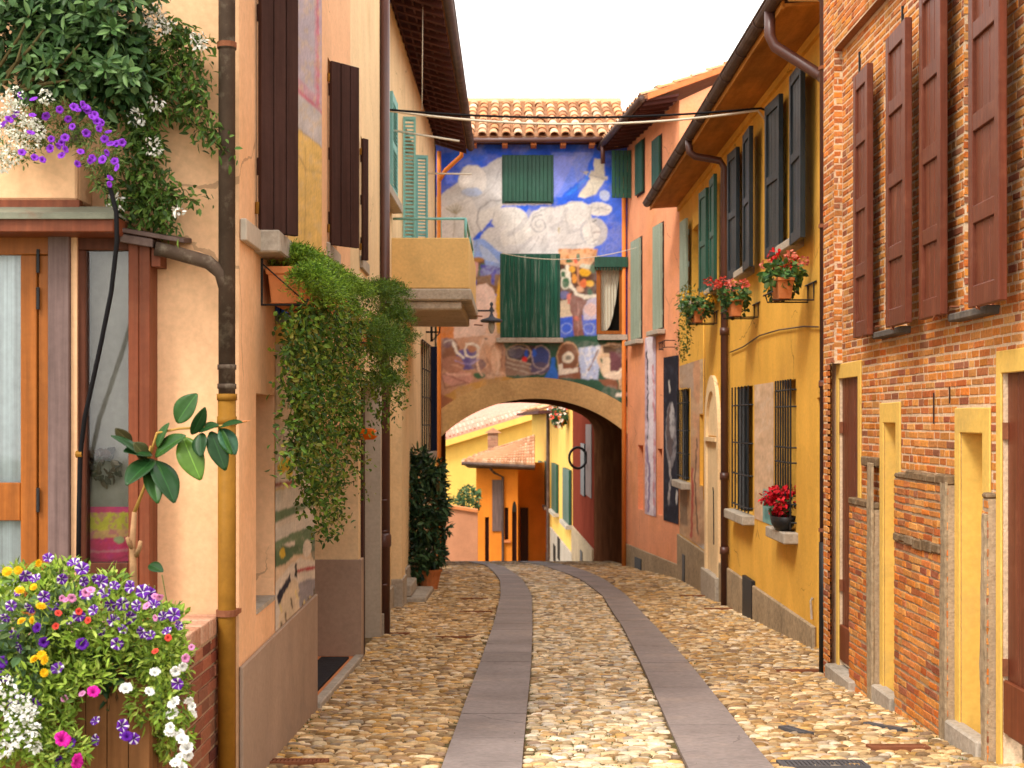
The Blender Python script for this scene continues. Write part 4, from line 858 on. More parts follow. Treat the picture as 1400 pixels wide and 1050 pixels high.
    for l, w_, c_ in (([(330, 500), (300, 580), (290, 640), (320, 700)], 12, (.68, .44, .31)), ([(390, 540), (410, 620), (400, 690)], 10, (.72, .50, .36)), ([(345, 600), (370, 660), (360, 700)], 5, (.25, .12, .08)), ([(420, 480), (432, 560), (425, 650)], 5, (.22, .11, .08)), ([(120, 690), (180, 700), (250, 690)], 14, (.62, .36, .28)), ([(150, 640), (210, 660)], 8, (.5, .28, .2)), ([(110, 520), (150, 500), (180, 530)], 7, (.5, .42, .38)), ([(230, 520), (290, 540), (300, 590)], 6, (.74, .66, .56)), ([(170, 620), (250, 640), (300, 610)], 6, (.3, .24, .5)), ([(100, 600), (90, 700), (110, 760)], 6, (.2, .09, .06)), ([(270, 480), (380, 470)], 8, (.66, .46, .36)), ([(960, 540), (1040, 525), (1100, 540)], 5, (.75, .66, .5)), ([(1000, 700), (1060, 690), (1100, 660)], 8, (.76, .66, .52)), ([(870, 560), (900, 640), (890, 710)], 6, (.66, .68, .74)), ([(930, 560), (925, 640), (945, 700)], 4, (.25, .3, .5)), ([(460, 560), (520, 545), (580, 560)], 4, (.5, .38, .3)), ([(610, 690), (660, 670), (690, 640)], 5, (.42, .34, .36)), ([(740, 545), (770, 520), (820, 525)], 4, (.5, .3, .18)), ([(170, 300), (200, 420), (190, 480)], 5, (.56, .36, .28)), ([(330, 210), (370, 300), (385, 430)], 6, (.72, .56, .48))): lb(l, w_, c_)
    # tree panel between the windows
    p.poly(B([(742, 10), (955, 10), (955, 492), (742, 492)]), (.085, .035, .022)); p.poly(B([(742, 0), (955, 0), (950, 60), (900, 110), (742, 80)]), (.66, .36, .18)); p.c[inpoly(p.x, p.y, B([(742, 0), (955, 0), (940, 70), (742, 80)])) & (p.vn(p.x, p.y, .35, 4) > .6)] = (.55, .22, .08)
    p.poly(B([(745, 290), (830, 280), (820, 390), (745, 385)]), (.58, .46, .32)); p.poly(B([(745, 380), (955, 360), (955, 492), (745, 492)]), (.04, .10, .55)); p.poly(B([(868, 300), (955, 260), (955, 390), (880, 390)]), (.45, .40, .52)); eb(920, 335, 38, 36, (.62, .42, .40)); p.ring(580+785/4.0375, 340+440/4.0375, 7, 7, .6, (.3, .38, .68)); p.ring(580+910/4.0375, 340+440/4.0375, 7, 7, .6, (.3, .38, .68)); eb(770, 255, 28, 24, (.07, .08, .25)); p.poly(B([(790, 250), (812, 250), (812, 310), (792, 305)]), (.55, .1, .06))
    p.poly(B([(800, 290), (830, 240), (870, 270), (900, 290), (868, 350), (885, 492), (828, 492), (815, 380)]), (.20, .08, .065)); lb([(850, 300), (850, 480)], 7, (.35, .17, .14)); lb([(790, 100), (800, 190), (840, 250), (890, 268), (950, 262)], 20, (.72, .66, .54)); lb([(850, 100), (850, 180), (870, 220)], 11, (.45, .2, .1))
    for x, y, rx, ry, c in ((890, 130, 34, 22, (.66, .34, .02)), (915, 192, 24, 20, (.66, .36, .03)), (828, 165, 16, 26, (.66, .27, .05)), (780, 188, 28, 36, (.62, .60, .48)), (780, 188, 20, 28, (.04, .12, .06)), (770, 140, 20, 24, (.6, .58, .46)), (770, 142, 13, 17, (.05, .12, .06)), (880, 190, 18, 26, (.58, .14, .05)), (860, 225, 20, 16, (.6, .33, .2)), (815, 115, 18, 20, (.62, .32, .04)), (895, 98, 34, 14, (.55, .53, .42)), (912, 240, 14, 18, (.04, .12, .07)), (838, 68, 14, 18, (.58, .10, .04)), (800, 70, 20, 10, (.05, .12, .06)), (850, 50, 12, 22, (.05, .13, .07)), (930, 110, 14, 26, (.05, .12, .06)), (842, 385, 16, 14, (.5, .1, .06))): eb(x, y, rx, ry, c)
    p.c = p.c*1.16+np.array((.012, .011, .01)); fd = np.clip((p.vn(p.x, p.y, .05, 11)-.45)*1.6, 0, .2)[..., None]*np.clip(p.vn(p.x, p.y, .4, 12)*1.6, 0, 1)[..., None]; p.c = p.c*(1-fd)+np.array((.52, .47, .43))*fd
    for q in ([(705, 285), (702, 320), (708, 346)], [(640, 300), (652, 330), (648, 360)], [(800, 225), (812, 260), (806, 300), (815, 340)], [(660, 470), (668, 500)], [(770, 280), (776, 310)]): p.line(q, .7, (.2, .18, .17), .6)
    p.poly(B([(742, 490), (960, 478), (1140, 490), (1140, 520), (960, 520)]), (.035, .10, .06))
keep = lambda x, y: (((x-732)**2+(y-731)**2) > 199**2) & ~((x > 821) & (x < 852) & (y > 362) & (y < 455)) & (y < 600)
paint_grid(PA, ax(596), ax(862), PZ(600, YA), 5.66, 330, 480, mural, n=0, keep=keep, jit=.8, blur=2).build('painted_wall', 'paint', AH)
mb = MB(); N = 20; a0 = math.acos(min(1, 129/186.)); a1 = math.pi-a0     # stone arch ring of separate blocks
N = 40
for s in range(N):
    t0 = a0+(a1-a0)*s/N; t1 = a0+(a1-a0)*(s+1)/N; q = []
    for r, t in ((RI, t0), (RO, t0), (RO, t1), (RI, t1)): q.append((AC[0]+r*math.cos(t), YA-.05, AC[1]+r*math.sin(t)))
    mb.slab(q, (0, .12, 0))
zsp = PZ(731-math.sin(a0)*186, YA)
mb.build('arch_ring', 'sandstone', AH)
mb = MB()
for x0, x1 in ((PX(596, YA), AC[0]-129*K), (AC[0]+129*K, PX(868, YA))): mb.slab([(x0, YA-.03, -4), (x1, YA-.03, -4), (x1, YA-.03, zsp+.05), (x0, YA-.03, zsp+.28)], (0, .1, 0))
mb.build('pier', 'sandstone', AH)
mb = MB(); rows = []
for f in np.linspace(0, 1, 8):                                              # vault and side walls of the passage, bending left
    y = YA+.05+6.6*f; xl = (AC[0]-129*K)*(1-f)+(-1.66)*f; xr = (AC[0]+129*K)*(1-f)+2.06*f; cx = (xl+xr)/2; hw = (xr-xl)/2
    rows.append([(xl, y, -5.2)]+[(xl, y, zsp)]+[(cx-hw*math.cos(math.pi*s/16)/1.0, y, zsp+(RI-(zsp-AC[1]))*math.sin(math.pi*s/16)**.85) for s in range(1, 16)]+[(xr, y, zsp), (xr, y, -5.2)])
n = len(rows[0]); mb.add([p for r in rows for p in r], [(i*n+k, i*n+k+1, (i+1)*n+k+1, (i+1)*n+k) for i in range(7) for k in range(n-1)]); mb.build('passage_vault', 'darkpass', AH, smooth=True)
mb = MB()
mb.poly([(-1.6, 36.65, .47), (2.42, 36.65, .47), (2.42, 36.65, 5.66), (-1.6, 36.65, 5.66)])
for x in (-1.6, 2.42): mb.poly([(x, 30, .5), (x, 36.65, .5), (x, 36.65, 5.66), (x, 33.3, 7.08), (x, 30, 5.66)])
mb.poly([(-1.6, 30.02, .5), (2.42, 30.02, .5), (2.42, 36.65, .5), (-1.6, 36.65, .5)]); mb.build('wall', 'greige', AH)
mb = MB(); up = unit((0, 1, .5)); up = unit((0, 1, .405)); tiles(mb, (-1.72, 29.62, 5.76), (1, 0, 0), up, 17, 8, .245, .485, r=.088); tiles(mb, (2.45, 37.0, 5.78), (-1, 0, 0), unit((0, -1, .405)), 17, 8, .245, .485, r=.088)
for i in range(12):
    x = -1.7+i*.345; mb.tube([(x, 33.27, 7.235), (x+.38, 33.27, 7.255)], [.10, .085], 8, col=V3((.66, .38, .2))*random.uniform(.8, 1.15))
mb.build('roof', 'tile', AH)
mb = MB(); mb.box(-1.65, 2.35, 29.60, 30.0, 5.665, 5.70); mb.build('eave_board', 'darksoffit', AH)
mb = MB()
for px in (648, 690, 729, 769, 808, 840): mb.obox((PX(px, YA)-.05, 29.62, 5.58), (.11, 0, 0), (0, .4, 0), (0, 0, .08))
mb.build('rafters', 'terracotta', AH)
mb = MB(); mb.tube([(-1.55, 29.57, 5.66), (1.85, 29.57, 5.68)], .055, 10); mb.tube([(1.83, 29.57, 5.66), (1.84, 29.6, 5.2)], .045, 8); mb.build('gutter', 'pipebrown', AH, smooth=True)
def green_shutters(x0, x1, y0, y1, m, sill, k):
    a, b, z1, z0 = ax(x0), ax(x1), PZ(y0, YA), PZ(y1, YA); mb = MB(); PA.box(mb, a-.04, b+.04, z0-.03, z1+.03, .004, .02)
    w = mb.build('window', 'darkgreen', AH)
    for q in range(2):
        u = a+(b-a)*q/2; leaf_mb(PA.pt(u+.004, 0, .025), PA.u, PA.n, (b-a)/2-.008, z0, z1, .035, 'planks').build('shutter', m, w, bevel=.003)
    if sill: mb = MB(); PA.box(mb, a-.12, b+.1, z0-.12, z0-.02, .005, .17); mb.build('sill', 'stone', w, bevel=.01)
green_shutters(689, 754, 214, 276, 'darkgreen', False, 9); green_shutters(686.5, 763, 349, 461, 'oldgreen', True, 10)
a, b, z1, z0 = ax(818), ax(853.5), PZ(356, YA), PZ(457, YA)
mb = MB()
for q in ((a-.04, a+.05, z0, z1), (b-.10, b+.02, z0, z1), (a+.05, b-.1, z0, z0+.07)): PA.box(mb, *q, -.06, .03)
w = mb.build('window', 'orangewood', AH, bevel=.005)
mb = MB(); PA.box(mb, a-.08, b+.06, PZ(366, YA), PZ(352, YA), .005, .14)
for q in range(9): PA.box(mb, a-.04+q*.06, a-.01+q*.06, PZ(370, YA), PZ(366, YA), .05, .12)
mb.build('blind_box', 'darkgreen', w)
mb = MB(); N = 26; vs = []
for s in range(N+1):
    f = s/N; zb = z0+.08+(max(0, f-.25)/.75)**2.2*(z1-z0)*.75; 
    for z in (z1-.12, zb): vs.append(PA.pt(a+.05+f*(b-a-.15), z, -.10+.018*math.sin(f*40)))
mb.add(vs, [(2*s, 2*s+2, 2*s+3, 2*s+1) for s in range(N)]); mb.build('curtain', 'whitecurtain', w, smooth=True)
mb = MB(); PA.box(mb, a-.02, b, z0-.02, z1, -.32, -.30); mb.build('pane', 'interior', w)
mb = MB(); PA.box(mb, a-.02, b+.06, z0-.12, z0-.01, .005, .12); mb.build('sill', 'stone', w)
mb = MB(); mb.tube([(-1.49, 29.88, 5.5), (-1.49, 29.88, -2.9)], .045, 10); mb.tube([(-1.0, 29.5, 5.62), (-1.02, 29.55, 5.35), (-1.35, 29.8, 5.1), (-1.49, 29.88, 4.9)], .045, 10); mb.build('downpipe', 'pipeorange', AH, smooth=True)
mb = MB(); mb.lathe((2.3, 30.2, 0), [(.05, -.9), (.16, -.9), (.16, -.95), (.05, -1.0)], 8)
# painted relief scene in the passage
# ================================================================== BEYOND THE ARCH
DR_ = thing('dark_red_house', 'dark red house with a grey plinth just beyond the arch passage', 'house', (2.3, 41, float(g(41))))
PD = Plane((2.06, 36.8), (1.88, 45.2), -1)
mb = MB(); PD.wall(mb, 0, PD.len, -7, 4.2); mb.poly([(1.88, 45.2, -7), (6, 45.2, -7), (6, 45.2, 4.2), (1.88, 45.2, 4.2)]); mb.poly([(2.06, 36.8, -7), (6, 36.8, -7), (6, 36.8, 4.2), (2.06, 36.8, 4.2)]); mb.poly([(2.06, 36.8, 4.2), (6, 36.8, 4.2), (6, 45.2, 4.2), (1.88, 45.2, 4.2)]); mb.build('wall', 'darkred', DR_)
mb = MB(); PD.box(mb, 0, PD.len, -7, PZ(733, 41), .003, .05); mb.build('plinth', 'stoneplinth', DR_)
ud = lambda px: PD.u_of_px(px)
mb = MB(); PD.box(mb, ud(801), ud(796), PZ(673, 42), PZ(605, 42), .003, .05); w = mb.build('shutter', 'blackgreen', DR_); mb = MB(); PD.box(mb, ud(809.5), ud(801.5), PZ(676, 39.5), PZ(580, 39.5), .003, .02); mb.build('painted_panel', 'taupewood', DR_); mb = MB(); PD.box(mb, ud(799), ud(796), PZ(770, 42), PZ(747, 42), .052, .07); mb.build('vent_hatch', 'iron', DR_)
mb = MB(); o = V3((PX(790, 39), 39, PZ(626, 39))); mb.tube([o+V3((.23*math.cos(t), 0, .28*math.sin(t))) for t in np.linspace(0, 6.28, 25)], .035, 8, caps=False); mb.tube([o+V3((.2, 0, .1)), o+V3((.45, 0, .14))], .02, 6)
tag(mb.build('iron_ring', 'iron', smooth=True), 'dark iron ring hanging from the dark red wall beyond the arch', 'iron ring')
FY = thing('far_yellow_house', 'bright yellow house with dark green shutters and a grey base seen through the arch', 'house', (1.5, 58, float(g(58))))
PF = Plane((1.87, 45.3), (1.00, 73), -1); uf = lambda px: PF.u_of_px(px)
mb = MB(); PF.wall(mb, 0, PF.len, -13, .42, n=0); mb.poly([(1.0, 73, -13), (9, 73, -13), (9, 73, .42), (1.0, 73, .42)]); mb.poly([(1.87, 45.3, -13), (9, 45.3, -13), (9, 45.3, .42), (1.87, 45.3, .42)]); mb.build('wall', 'lemon', FY)
mb = MB(); PF.box(mb, uf(754), PF.len, -13, -5.35, .004, .06); PF.box(mb, uf(784), uf(754), -13, -4.1, .004, .06); mb.build('plinth', 'stone', FY)
for x0, x1, y0, y1 in ((744.5, 738.5, 631, 688), (751, 747, 631, 690), (764, 757.5, 634, 698), (782, 773, 641, 713)):
    u0, u1 = uf(x0), uf(x1); d = PF.pt((u0+u1)/2, 0)[1]; z0, z1 = PZ(y1, d), PZ(y0, d); mb = MB(); PF.box(mb, u0, u1, z0, z1, .004, .03); w = mb.build('window', 'brownwood', FY)
    for q in range(2): mb = MB(); a = u0+(u1-u0)*q/2; PF.box(mb, a+.02, a+(u1-u0)/2-.02, z0, z1, .03, .10); mb.build('shutter', 'darkgreen', w)
    mb = MB(); PF.box(mb, u0-.1, u1+.1, z0-.14, z0-.02, .003, .2); mb.build('sill', 'stone', w)
for x0, x1, y0, y1 in ((746, 742, 748, 768), (762, 759, 745, 768), (768, 765, 735, 765)):
    u0, u1 = uf(x0), uf(x1); d = PF.pt((u0+u1)/2, 0)[1]; mb = MB(); PF.box(mb, u0, u1, PZ(y1, d), PZ(y0, d), .062, .08); mb.build('cellar_window', 'interior', FY)
mb = MB(); u = uf(753.5); q = PF.pt(u, 0, .12); mb.tube([(q[0], q[1], .3), (q[0], q[1], -6)], .07, 8); mb.build('downpipe', 'gutter', FY)
mb = MB(); ua, ub = uf(765), PF.len+.5; a, b = PF.pt(ua, .40, .7), PF.pt(ub, .40, .7); tiles(mb, a, unit(b-a), unit((1, .03, .3)), 60, 8, .25, .4); mb.build('roof', 'tile', FY)
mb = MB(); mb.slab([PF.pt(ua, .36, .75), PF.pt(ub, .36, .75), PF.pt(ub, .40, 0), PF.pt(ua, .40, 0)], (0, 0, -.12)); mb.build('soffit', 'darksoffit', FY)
t = thing('balcony_flowers', 'basket of red and white flowers high on the yellow house beyond the arch', 'potted plant', (1.6, 47.2, -.16))
mb = MB(); clump(mb, (1.52, 47.2, .16), (.24, .9, .30), 380, .14, .10, [(.05,.13,.04),(.08,.17,.05),(.03,.08,.03)]); mb.build('foliage', 'leaf', t)
mb = MB(); clump(mb, (1.47, 46.9, .17), (.25, .8, .30), 55, .14, .14, [(.7,.08,.05),(.7,.6,.5),(.72,.2,.12)], shell=.9); mb.build('blossom', 'petal', t)
mb = MB(); mb.lathe((1.6, 47.2, 0), [(.1, -.16), (.15, .02), (.16, .02)], 10, sy=4); mb.build('trough', 'terracotta', t)
OH = thing('orange_house', 'small bright orange house with a low tiled roof and arched door beyond the arch', 'house', (-.6, 60, float(g(60))))
d0 = 57.0; mb = MB(); x0, x1, xr = PX(651, d0), PX(708, d0), PX(730, 60)
op = [(PX(663, d0), PX(668.5, d0), -8, PZ(707, d0)), (PX(690, d0), PX(695, d0), PZ(738, d0), PZ(694, d0)), (PX(700, d0), PX(706.5, d0), -8, PZ(700, d0))]
PO = Plane((x0, d0), (x1, d0), 1); PO.wall(mb, 0, x1-x0, -9.5, -1.75, [(a-x0, b-x0, c, d, .25) for a, b, c, d in op])
mb.poly([(x1, d0, -9.5), (x1, 59.5, -9.5), (x1, 59.5, -1.75), (x1, d0, -1.75)]); mb.poly([(x1, 59.5, -9.5), (xr+.8, 59.5, -9.5), (xr+.8, 59.5, -1.7), (x1, 59.5, -1.7)]); mb.poly([(x0, d0, -9.5), (x0, 66, -9.5), (x0, 66, -1.75), (x0, d0, -1.75)]); mb.build('wall', 'orange', OH)
for i, (a, b, c, d) in enumerate(op):
    mb = MB()
    mb.box(a, b, d0+.22, d0+.26, c, d); o = mb.build('window' if i == 1 else 'door', 'brownwood', OH)
    if i == 2: mb = MB(); mb.slab([((a+b)/2+(b-a)/2*math.cos(t), d0-.01, d+.42*math.sin(t)) for t in np.linspace(0, math.pi, 10)], (0, .02, 0)); mb.build('fanlight', 'interior', o)
    if i == 1: mb = MB(); mb.box(a-.08, b+.08, d0-.12, d0, c-.1, c-.01); mb.build('sill', 'terracotta', o)
mb = MB(); mb.box(PX(673, d0), PX(687, d0), d0-.06, d0-.005, PZ(726, d0), PZ(656, d0)); mb.build('grey_panel', 'taupewood', OH)
mb = MB(); mb.box(PX(712, d0), PX(716, d0)+.2, 59.3, 59.48, -8, PZ(695, 59)); mb.build('door', 'brownwood', OH)
mb = MB(); x = PX(687.5, d0); mb.tube([(PX(671, d0), d0-.7, PZ(640, d0)), (PX(676, d0), d0-.4, PZ(646, d0)), (x, d0-.1, PZ(652, d0)), (x, d0-.1, -7)], .05, 8); mb.build('downpipe', 'gutter', OH)
mb = MB(); e0 = V3(P(631, 632, 56.2)); e1 = V3(P(731, 637, 56.2)); b1 = V3(P(731, 596, 61)); b0 = V3(P(655, 621, 60)); A_ = unit(e1-e0)
mb.poly([e0, e1, b1, b0], (.4, .2, .1)); n = 26; L_ = np.linalg.norm(e1-e0)
for i in range(n):
    f = (i+.5)/n; q0 = e0+(e1-e0)*f; q1 = b0+(b1-b0)*max(0, min(1, (f-.12)/.88)) if f > .12 else e0+(b0-e0)*(f/.12+.0)
    for j in range(9):
        c = V3(random.choice([(.55,.27,.15),(.62,.34,.2),(.48,.24,.13),(.66,.42,.27)]))*random.uniform(.75, 1.15); mb.tube([q0+(q1-q0)*(j/9.)+V3((0, 0, .05)), q0+(q1-q0)*((j+1.08)/9.)+V3((0, 0, .02))], [.07, .055], 6, col=c)
mb.build('roof', 'tile', OH)
mb = MB(); mb.tube([e0+V3((0, -.05, -.04)), e1+V3((0, -.05, -.04))], .07, 8); mb.slab([e0, e1, V3(P(731, 641, 57)), V3(P(640, 638, 57))], (0, 0, -.05)); mb.build('gutter', 'gutter', OH)
mb = MB(); c = P(674, 600, 63); w = .22
mb.box(c[0]-w, c[0]+w, 62.8, 63.3, PZ(625, 63), PZ(592, 63), (.42, .2, .13)); brick_field(mb, Plane((c[0]-w, 62.8), (c[0]+w, 62.8), 1), 0, 2*w, PZ(625, 63), PZ(592, 63), course=.1, L=.3, proud=.02, pal=[(.5, .26, .18), (.42, .2, .13)])
mb.slab([(c[0]-.36, 62.7, PZ(592, 63)), (c[0]+.36, 62.7, PZ(592, 63)), (c[0], 62.7, PZ(584.5, 63))], (0, .8, 0), (.55, .28, .17)); mb.build('chimney', 'tile', OH)
BY = thing('back_yellow_house', 'large pale yellow house with a pinkish tiled roof and chimney farthest back through the arch', 'house', (-2, 84, float(g(84))))
d1 = 82.; mb = MB(); mb.poly([P(560, 622, d1), P(560, 900, d1), P(760, 900, d1), P(760, 557, d1)]); mb.build('wall', 'lemon', BY)
mb = MB(); e0, e1 = V3(P(556, 618, d1-.6)), V3(P(748, 559, d1-.6)); mb.slab([e0, e1, e1+V3((-1.5, 10, 2.6)), e0+V3((-1.5, 10, 3.9))], (0, 0, .08), (.58, .27, .2)); bk = unit(V3((-1.5, 10, 3.2)))
for i in range(34):
    for j in range(14):
        o = e0+(e1-e0)*((i+.5)/34)+(V3((-1.5, 10, 3.9-1.3*i/34)))*(j/14); mb.tube([o+V3((0, 0, .12)), o+V3((-1.5, 10, 3.9-1.3*i/34))*(1.1/14)+V3((0, 0, .1))], [.09, .075], 5, col=V3(random.choice([(.62,.32,.24),(.56,.27,.19),(.66,.38,.28)]))*random.uniform(.85, 1.1))
mb.build('roof', 'tile', BY)
mb = MB(); mb.slab([e0, e1, e1+V3((0, 0, -.35)), e0+V3((0, 0, -.35))], (0, .3, 0)); mb.build('verge_board', 'lemon', BY)
mb = MB(); mb.box(PX(680, 88), PX(703, 88), 88, 89, PZ(590, 88), PZ(553, 88)); mb.box(PX(679, 88), PX(704, 88), 87.9, 89.1, PZ(553.5, 88), PZ(551, 88)); mb.build('chimney', 'lemon', BY)
GW = thing('garden_wall', 'low dusty pink garden wall sloping down on the left beyond the arch', 'wall', (-2.2, 50, float(g(50))))
mb = MB(); mb.slab([P(585, 690, 50), P(653, 701, 50), P(653, 860, 50), P(585, 860, 50)], (0, .3, 0)); mb.build('wall', mat('dusty_pink_render', (.52, .235, .13), stain=((.42, .2, .11), .5, 1.5)), GW)
mb = MB(); mb.slab([P(585, 686, 49.9), P(653, 697, 49.9), P(653, 701, 49.9), P(585, 690, 49.9)], (0, .5, 0)); mb.build('coping', 'terracotta', GW)
t = thing('garden_shrub', 'rounded green shrub behind the pink garden wall beyond the arch', 'shrub', P(637, 700, 52))
mb = MB(); clump(mb, P(641, 684, 52), (.42, .5, .5), 420, .16, .10, [(.06,.12,.04),(.10,.18,.06),(.04,.08,.03),(.15,.22,.08)]); clump(mb, P(624, 690, 52), (.25, .4, .26), 160, .14, .08, [(.10,.15,.04),(.16,.2,.06)]); mb.build('foliage', 'leaf', t)
mb = MB(); b = V3(P(640, 690, 52)); mb.tube([b+V3((0, 0, -1.5)), b+V3((.03, 0, .1))], [.06, .03], 6); mb.build('stem', 'stem', t)
# ================================================================== PEACH HOUSE (left, near)
PH = thing('peach_house', 'peach plastered corner house with dark shutters and a wooden shop porch on the left', 'house', (-1.5, 8.5, float(g(8.5))))
PL = Plane((-1.30, 6.97), (-1.4186, 16.4), 1)
ul = lambda px, n=0: PL.u_of_px(px, n)
W1 = hole(ul(350), ul(375), -.99, .14, .35); R1 = hole(ul(430), ul(490), -3, -.05, .9); R2 = hole(ul(495.5), ul(517), -3, .38, .7)
UA = hole(.52, 1.25, .97, 3.1, .25); UB = hole(ul(448), ul(448)+.62, 1.30, 2.66, .25); UC = hole(ul(493), ul(493)+.6, 1.5, 2.6, .25)
uS = ul(479)
mb = MB(); PL.wall(mb, 0, uS, -3, 4.6, [W1, (R1[0], uS+.1, -3, -.05, 0), UA, UB]); mb.poly([PL.pt(R1[0], -3), PL.pt(R1[0], -.05), PL.pt(R1[0], -.05, -.9), PL.pt(R1[0], -3, -.9)]); mb.poly([PL.pt(R1[0], -.05), PL.pt(R1[1], -.05), PL.pt(R1[1], -.05, -.9), PL.pt(R1[0], -.05, -.9)]); 
FP = Plane((-6, 6.97), (-1.30, 6.97), 1); FP.wall(mb, 0, 4.70, -2.2, 4.6)
mb.poly([(-6, 6.97, 4.6), (-1.3, 6.97, 4.6), PL.pt(PL.len, 4.6), (-6, 16.4, 4.6)]); mb.build('wall', 'peach', PH)
mb = MB(); PL.wall(mb, uS, PL.len, -3, 4.6, [(uS-.1, R1[1], -3, -.05, 0), R2, UC]); mb.poly([PL.pt(PL.len, -3), PL.pt(PL.len, 4.6), (-6, 16.4, 4.6), (-6, 16.4, -3)])
mb.poly([PL.pt(R1[1]-.002, -3), PL.pt(R1[1]-.002, -.05), PL.pt(R1[1]-.002, -.05, -.9), PL.pt(R1[1]-.002, -3, -.9)]); mb.build('wall', 'cream', PH)
mb = MB(); PL.box(mb, -.012, R1[0]-.002, -3, -1.172, .002, .022); mb.build('plinth', 'plinth', PH, bevel=.004); mb = MB(); a = R1[1]; mb.slab([PL.pt(u, -3, n) for u, n in ((a-.03, -.9), (a-.003, -.9), (a-.003, .003), (a+.20, .003), (a+.20, .03), (a-.03, .03))], (0, 0, 1.755)); mb.build('plinth', 'plinth', PH, bevel=.004)
mb = MB(); PL.box(mb, R1[1]+.21, R2[0]-.004, -3, .3, .002, .025); mb.build('door_jamb', 'brownwood', PH)
mb = MB(); PL.box(mb, R2[1]-.05, R2[1]+.1, -3, .38, .002, .03); PL.box(mb, R2[1]-.05, R2[1]-.002, -3, .38, -.7, .002); mb.build('door_jamb', 'greige', PH)
mb = MB(); PL.box(mb, R2[1]+.1, PL.len+.1, -3, -2.05, .003, .05); mb.build('plinth', 'stone', PH)
for R, m in ((R1, 'redwood'), (R2, 'brownwood')):
    mb = MB(); k = 8; e = R[4]; w = (R[1]-R[0])/k
    for q in range(k): PL.box(mb, R[0]+w*q+.004, R[0]+w*(q+1)-.004, -2.4, R[3], -e-.05, -e+.002+.004*(q % 2))
    mb.build('door', m, PH)
mb = MB(); a, b = PL.pt(R1[0]+.01, 0, -.02), PL.pt(R1[1]-.035, 0, -.02); c, d = PL.pt(R1[1]-.035, 0, -.88), PL.pt(R1[0]+.01, 0, -.88)
mb.slab([(*p[:2], float(g(p[1]))-.02) for p in (a, b, c, d)], (0, 0, .05)); mb.build('threshold', 'terracotta', PH)
mb = MB(); a, b = PL.pt(R1[0]+.01, 0, .045), PL.pt(R1[1]-.01, 0, .045); c, d = PL.pt(R1[1]-.01, 0, -.03), PL.pt(R1[0]+.01, 0, -.03)
mb.slab([(*p[:2], float(g(p[1]))-.04) for p in (a, b, c, d)], (0, 0, .085)); mb.build('doorstep', 'stone', PH, bevel=.008)
mb = MB(); a, b = PL.pt(R1[0]+.1, 0, -.06), PL.pt(R1[1]-.25, 0, -.06); c, d = PL.pt(R1[1]-.25, 0, -.30), PL.pt(R1[0]+.1, 0, -.30)
mb.slab([(*p[:2], float(g(p[1]))+.031) for p in (a, b, c, d)], (0, 0, .018)); tag(mb.build('doormat', 'mat'), 'long black doormat in the recessed doorway of the peach house', 'doormat')
# lower window niche
w = MB(); PL.box(w, W1[0], W1[1], W1[2], W1[3], -.37, -.34); w = w.build('window', 'brownwood', PH); mb = MB(); PL.box(mb, W1[0]-.0, W1[1], W1[2]+.001, W1[2]+.025, -.33, .006); mb.build('sill', 'stone', w)
mb = MB(); PL.box(mb, .005, .52, .86, .965, .002, .035); mb.build('string_course', 'greige', PH, bevel=.005)
def leaf_at(pl, u, w, z0, z1, m, style, parent, ang=.815, off=.01, t=.035):
    o = pl.pt(u, 0, off); dx = unit((ang, 1, 0)); return leaf_mb(o, dx, (dx[1], -dx[0]), w, z0, z1, t, style).build('shutter', m, parent, bevel=.003)
for H, px, wd, z0, z1 in ((UA, 349, .255, .96, 3.2), (UB, 447.5, .285, 1.28, 2.62), (UC, 491.5, .075, 1.45, 2.55)):
    mb = MB(); a, b, c, d, e = H
    for q in ((a, a+.05, c, d), (b-.05, b, c, d), (a+.05, b-.05, c, c+.05), (a+.05, b-.05, d-.05, d)): PL.box(mb, *q, -e+.01, -e+.05)
    w = mb.build('window', 'brownwood', PH); mb = MB(); PL.box(mb, a, b, c, d, -e-.02, -e+.005); mb.build('pane', 'glassdark', w)
    mb = MB(); PL.box(mb, a-.08, b+.08, c-.115, c-.003, -.1, .13 if H is UA else .025); mb.build('sill', 'stone', w, bevel=.008)
    leaf_at(PL, ul(px), wd, z0, z1, 'brownwood', 'planks', w)
    for z in (z0+.12, z1-.12): mb = MB(); o = PL.pt(ul(px), z, .0); mb.tube([o+V3((.01, -.012, -.03)), o+V3((.012, -.014, .03))], .010, 8); mb.build('hinge', 'pipeochre', w)
# painted walls
def fresco(p):
    p.c[:] = (.50, .46, .47); ln = lambda a, b: [(395, a), (442, b)]
    p.patch(.25, (.58, .52, .50), .6, .5); p.poly([(395, -60), (442, -60), (442, 160), (395, 115)], (.50, .36, .40)); p.poly([(396, -60), (436, -60), (436, 150), (396, 112)], (.52, .28, .32), .7)
    p.poly([(404, -60), (430, -60), (430, 128), (404, 102)], (.44, .38, .42)); p.line([(396, 112), (440, 155)], 5, (.55, .17, .22)); p.line([(434, -60), (435, 150)], 4, (.55, .20, .25)); p.patch(.33, (.56, .44, .46), 1.0, .35, 4)
    p.poly([(390, 112), (445, 160), (445, 205), (390, 160)], (.52, .47, .45)); p.poly([(390, 160), (445, 205), (445, 400), (390, 400)], (.70, .46, .14)); p.patch(.5, (.60, .44, .24), 1.0, .45, 1); p.line([(392, 163), (442, 203)], 1.2, (.3, .24, .2)); p.line([(405, 210), (420, 232), (440, 236)], 1.2, (.4, .26, .1)); p.line([(418, 200), (417, 330)], .8, (.45, .28, .1))
paint_grid(PL, ul(392), ul(439), 1.06, 3.6, 80, 260, fresco, n=.005).build('fresco', 'paint', PH)
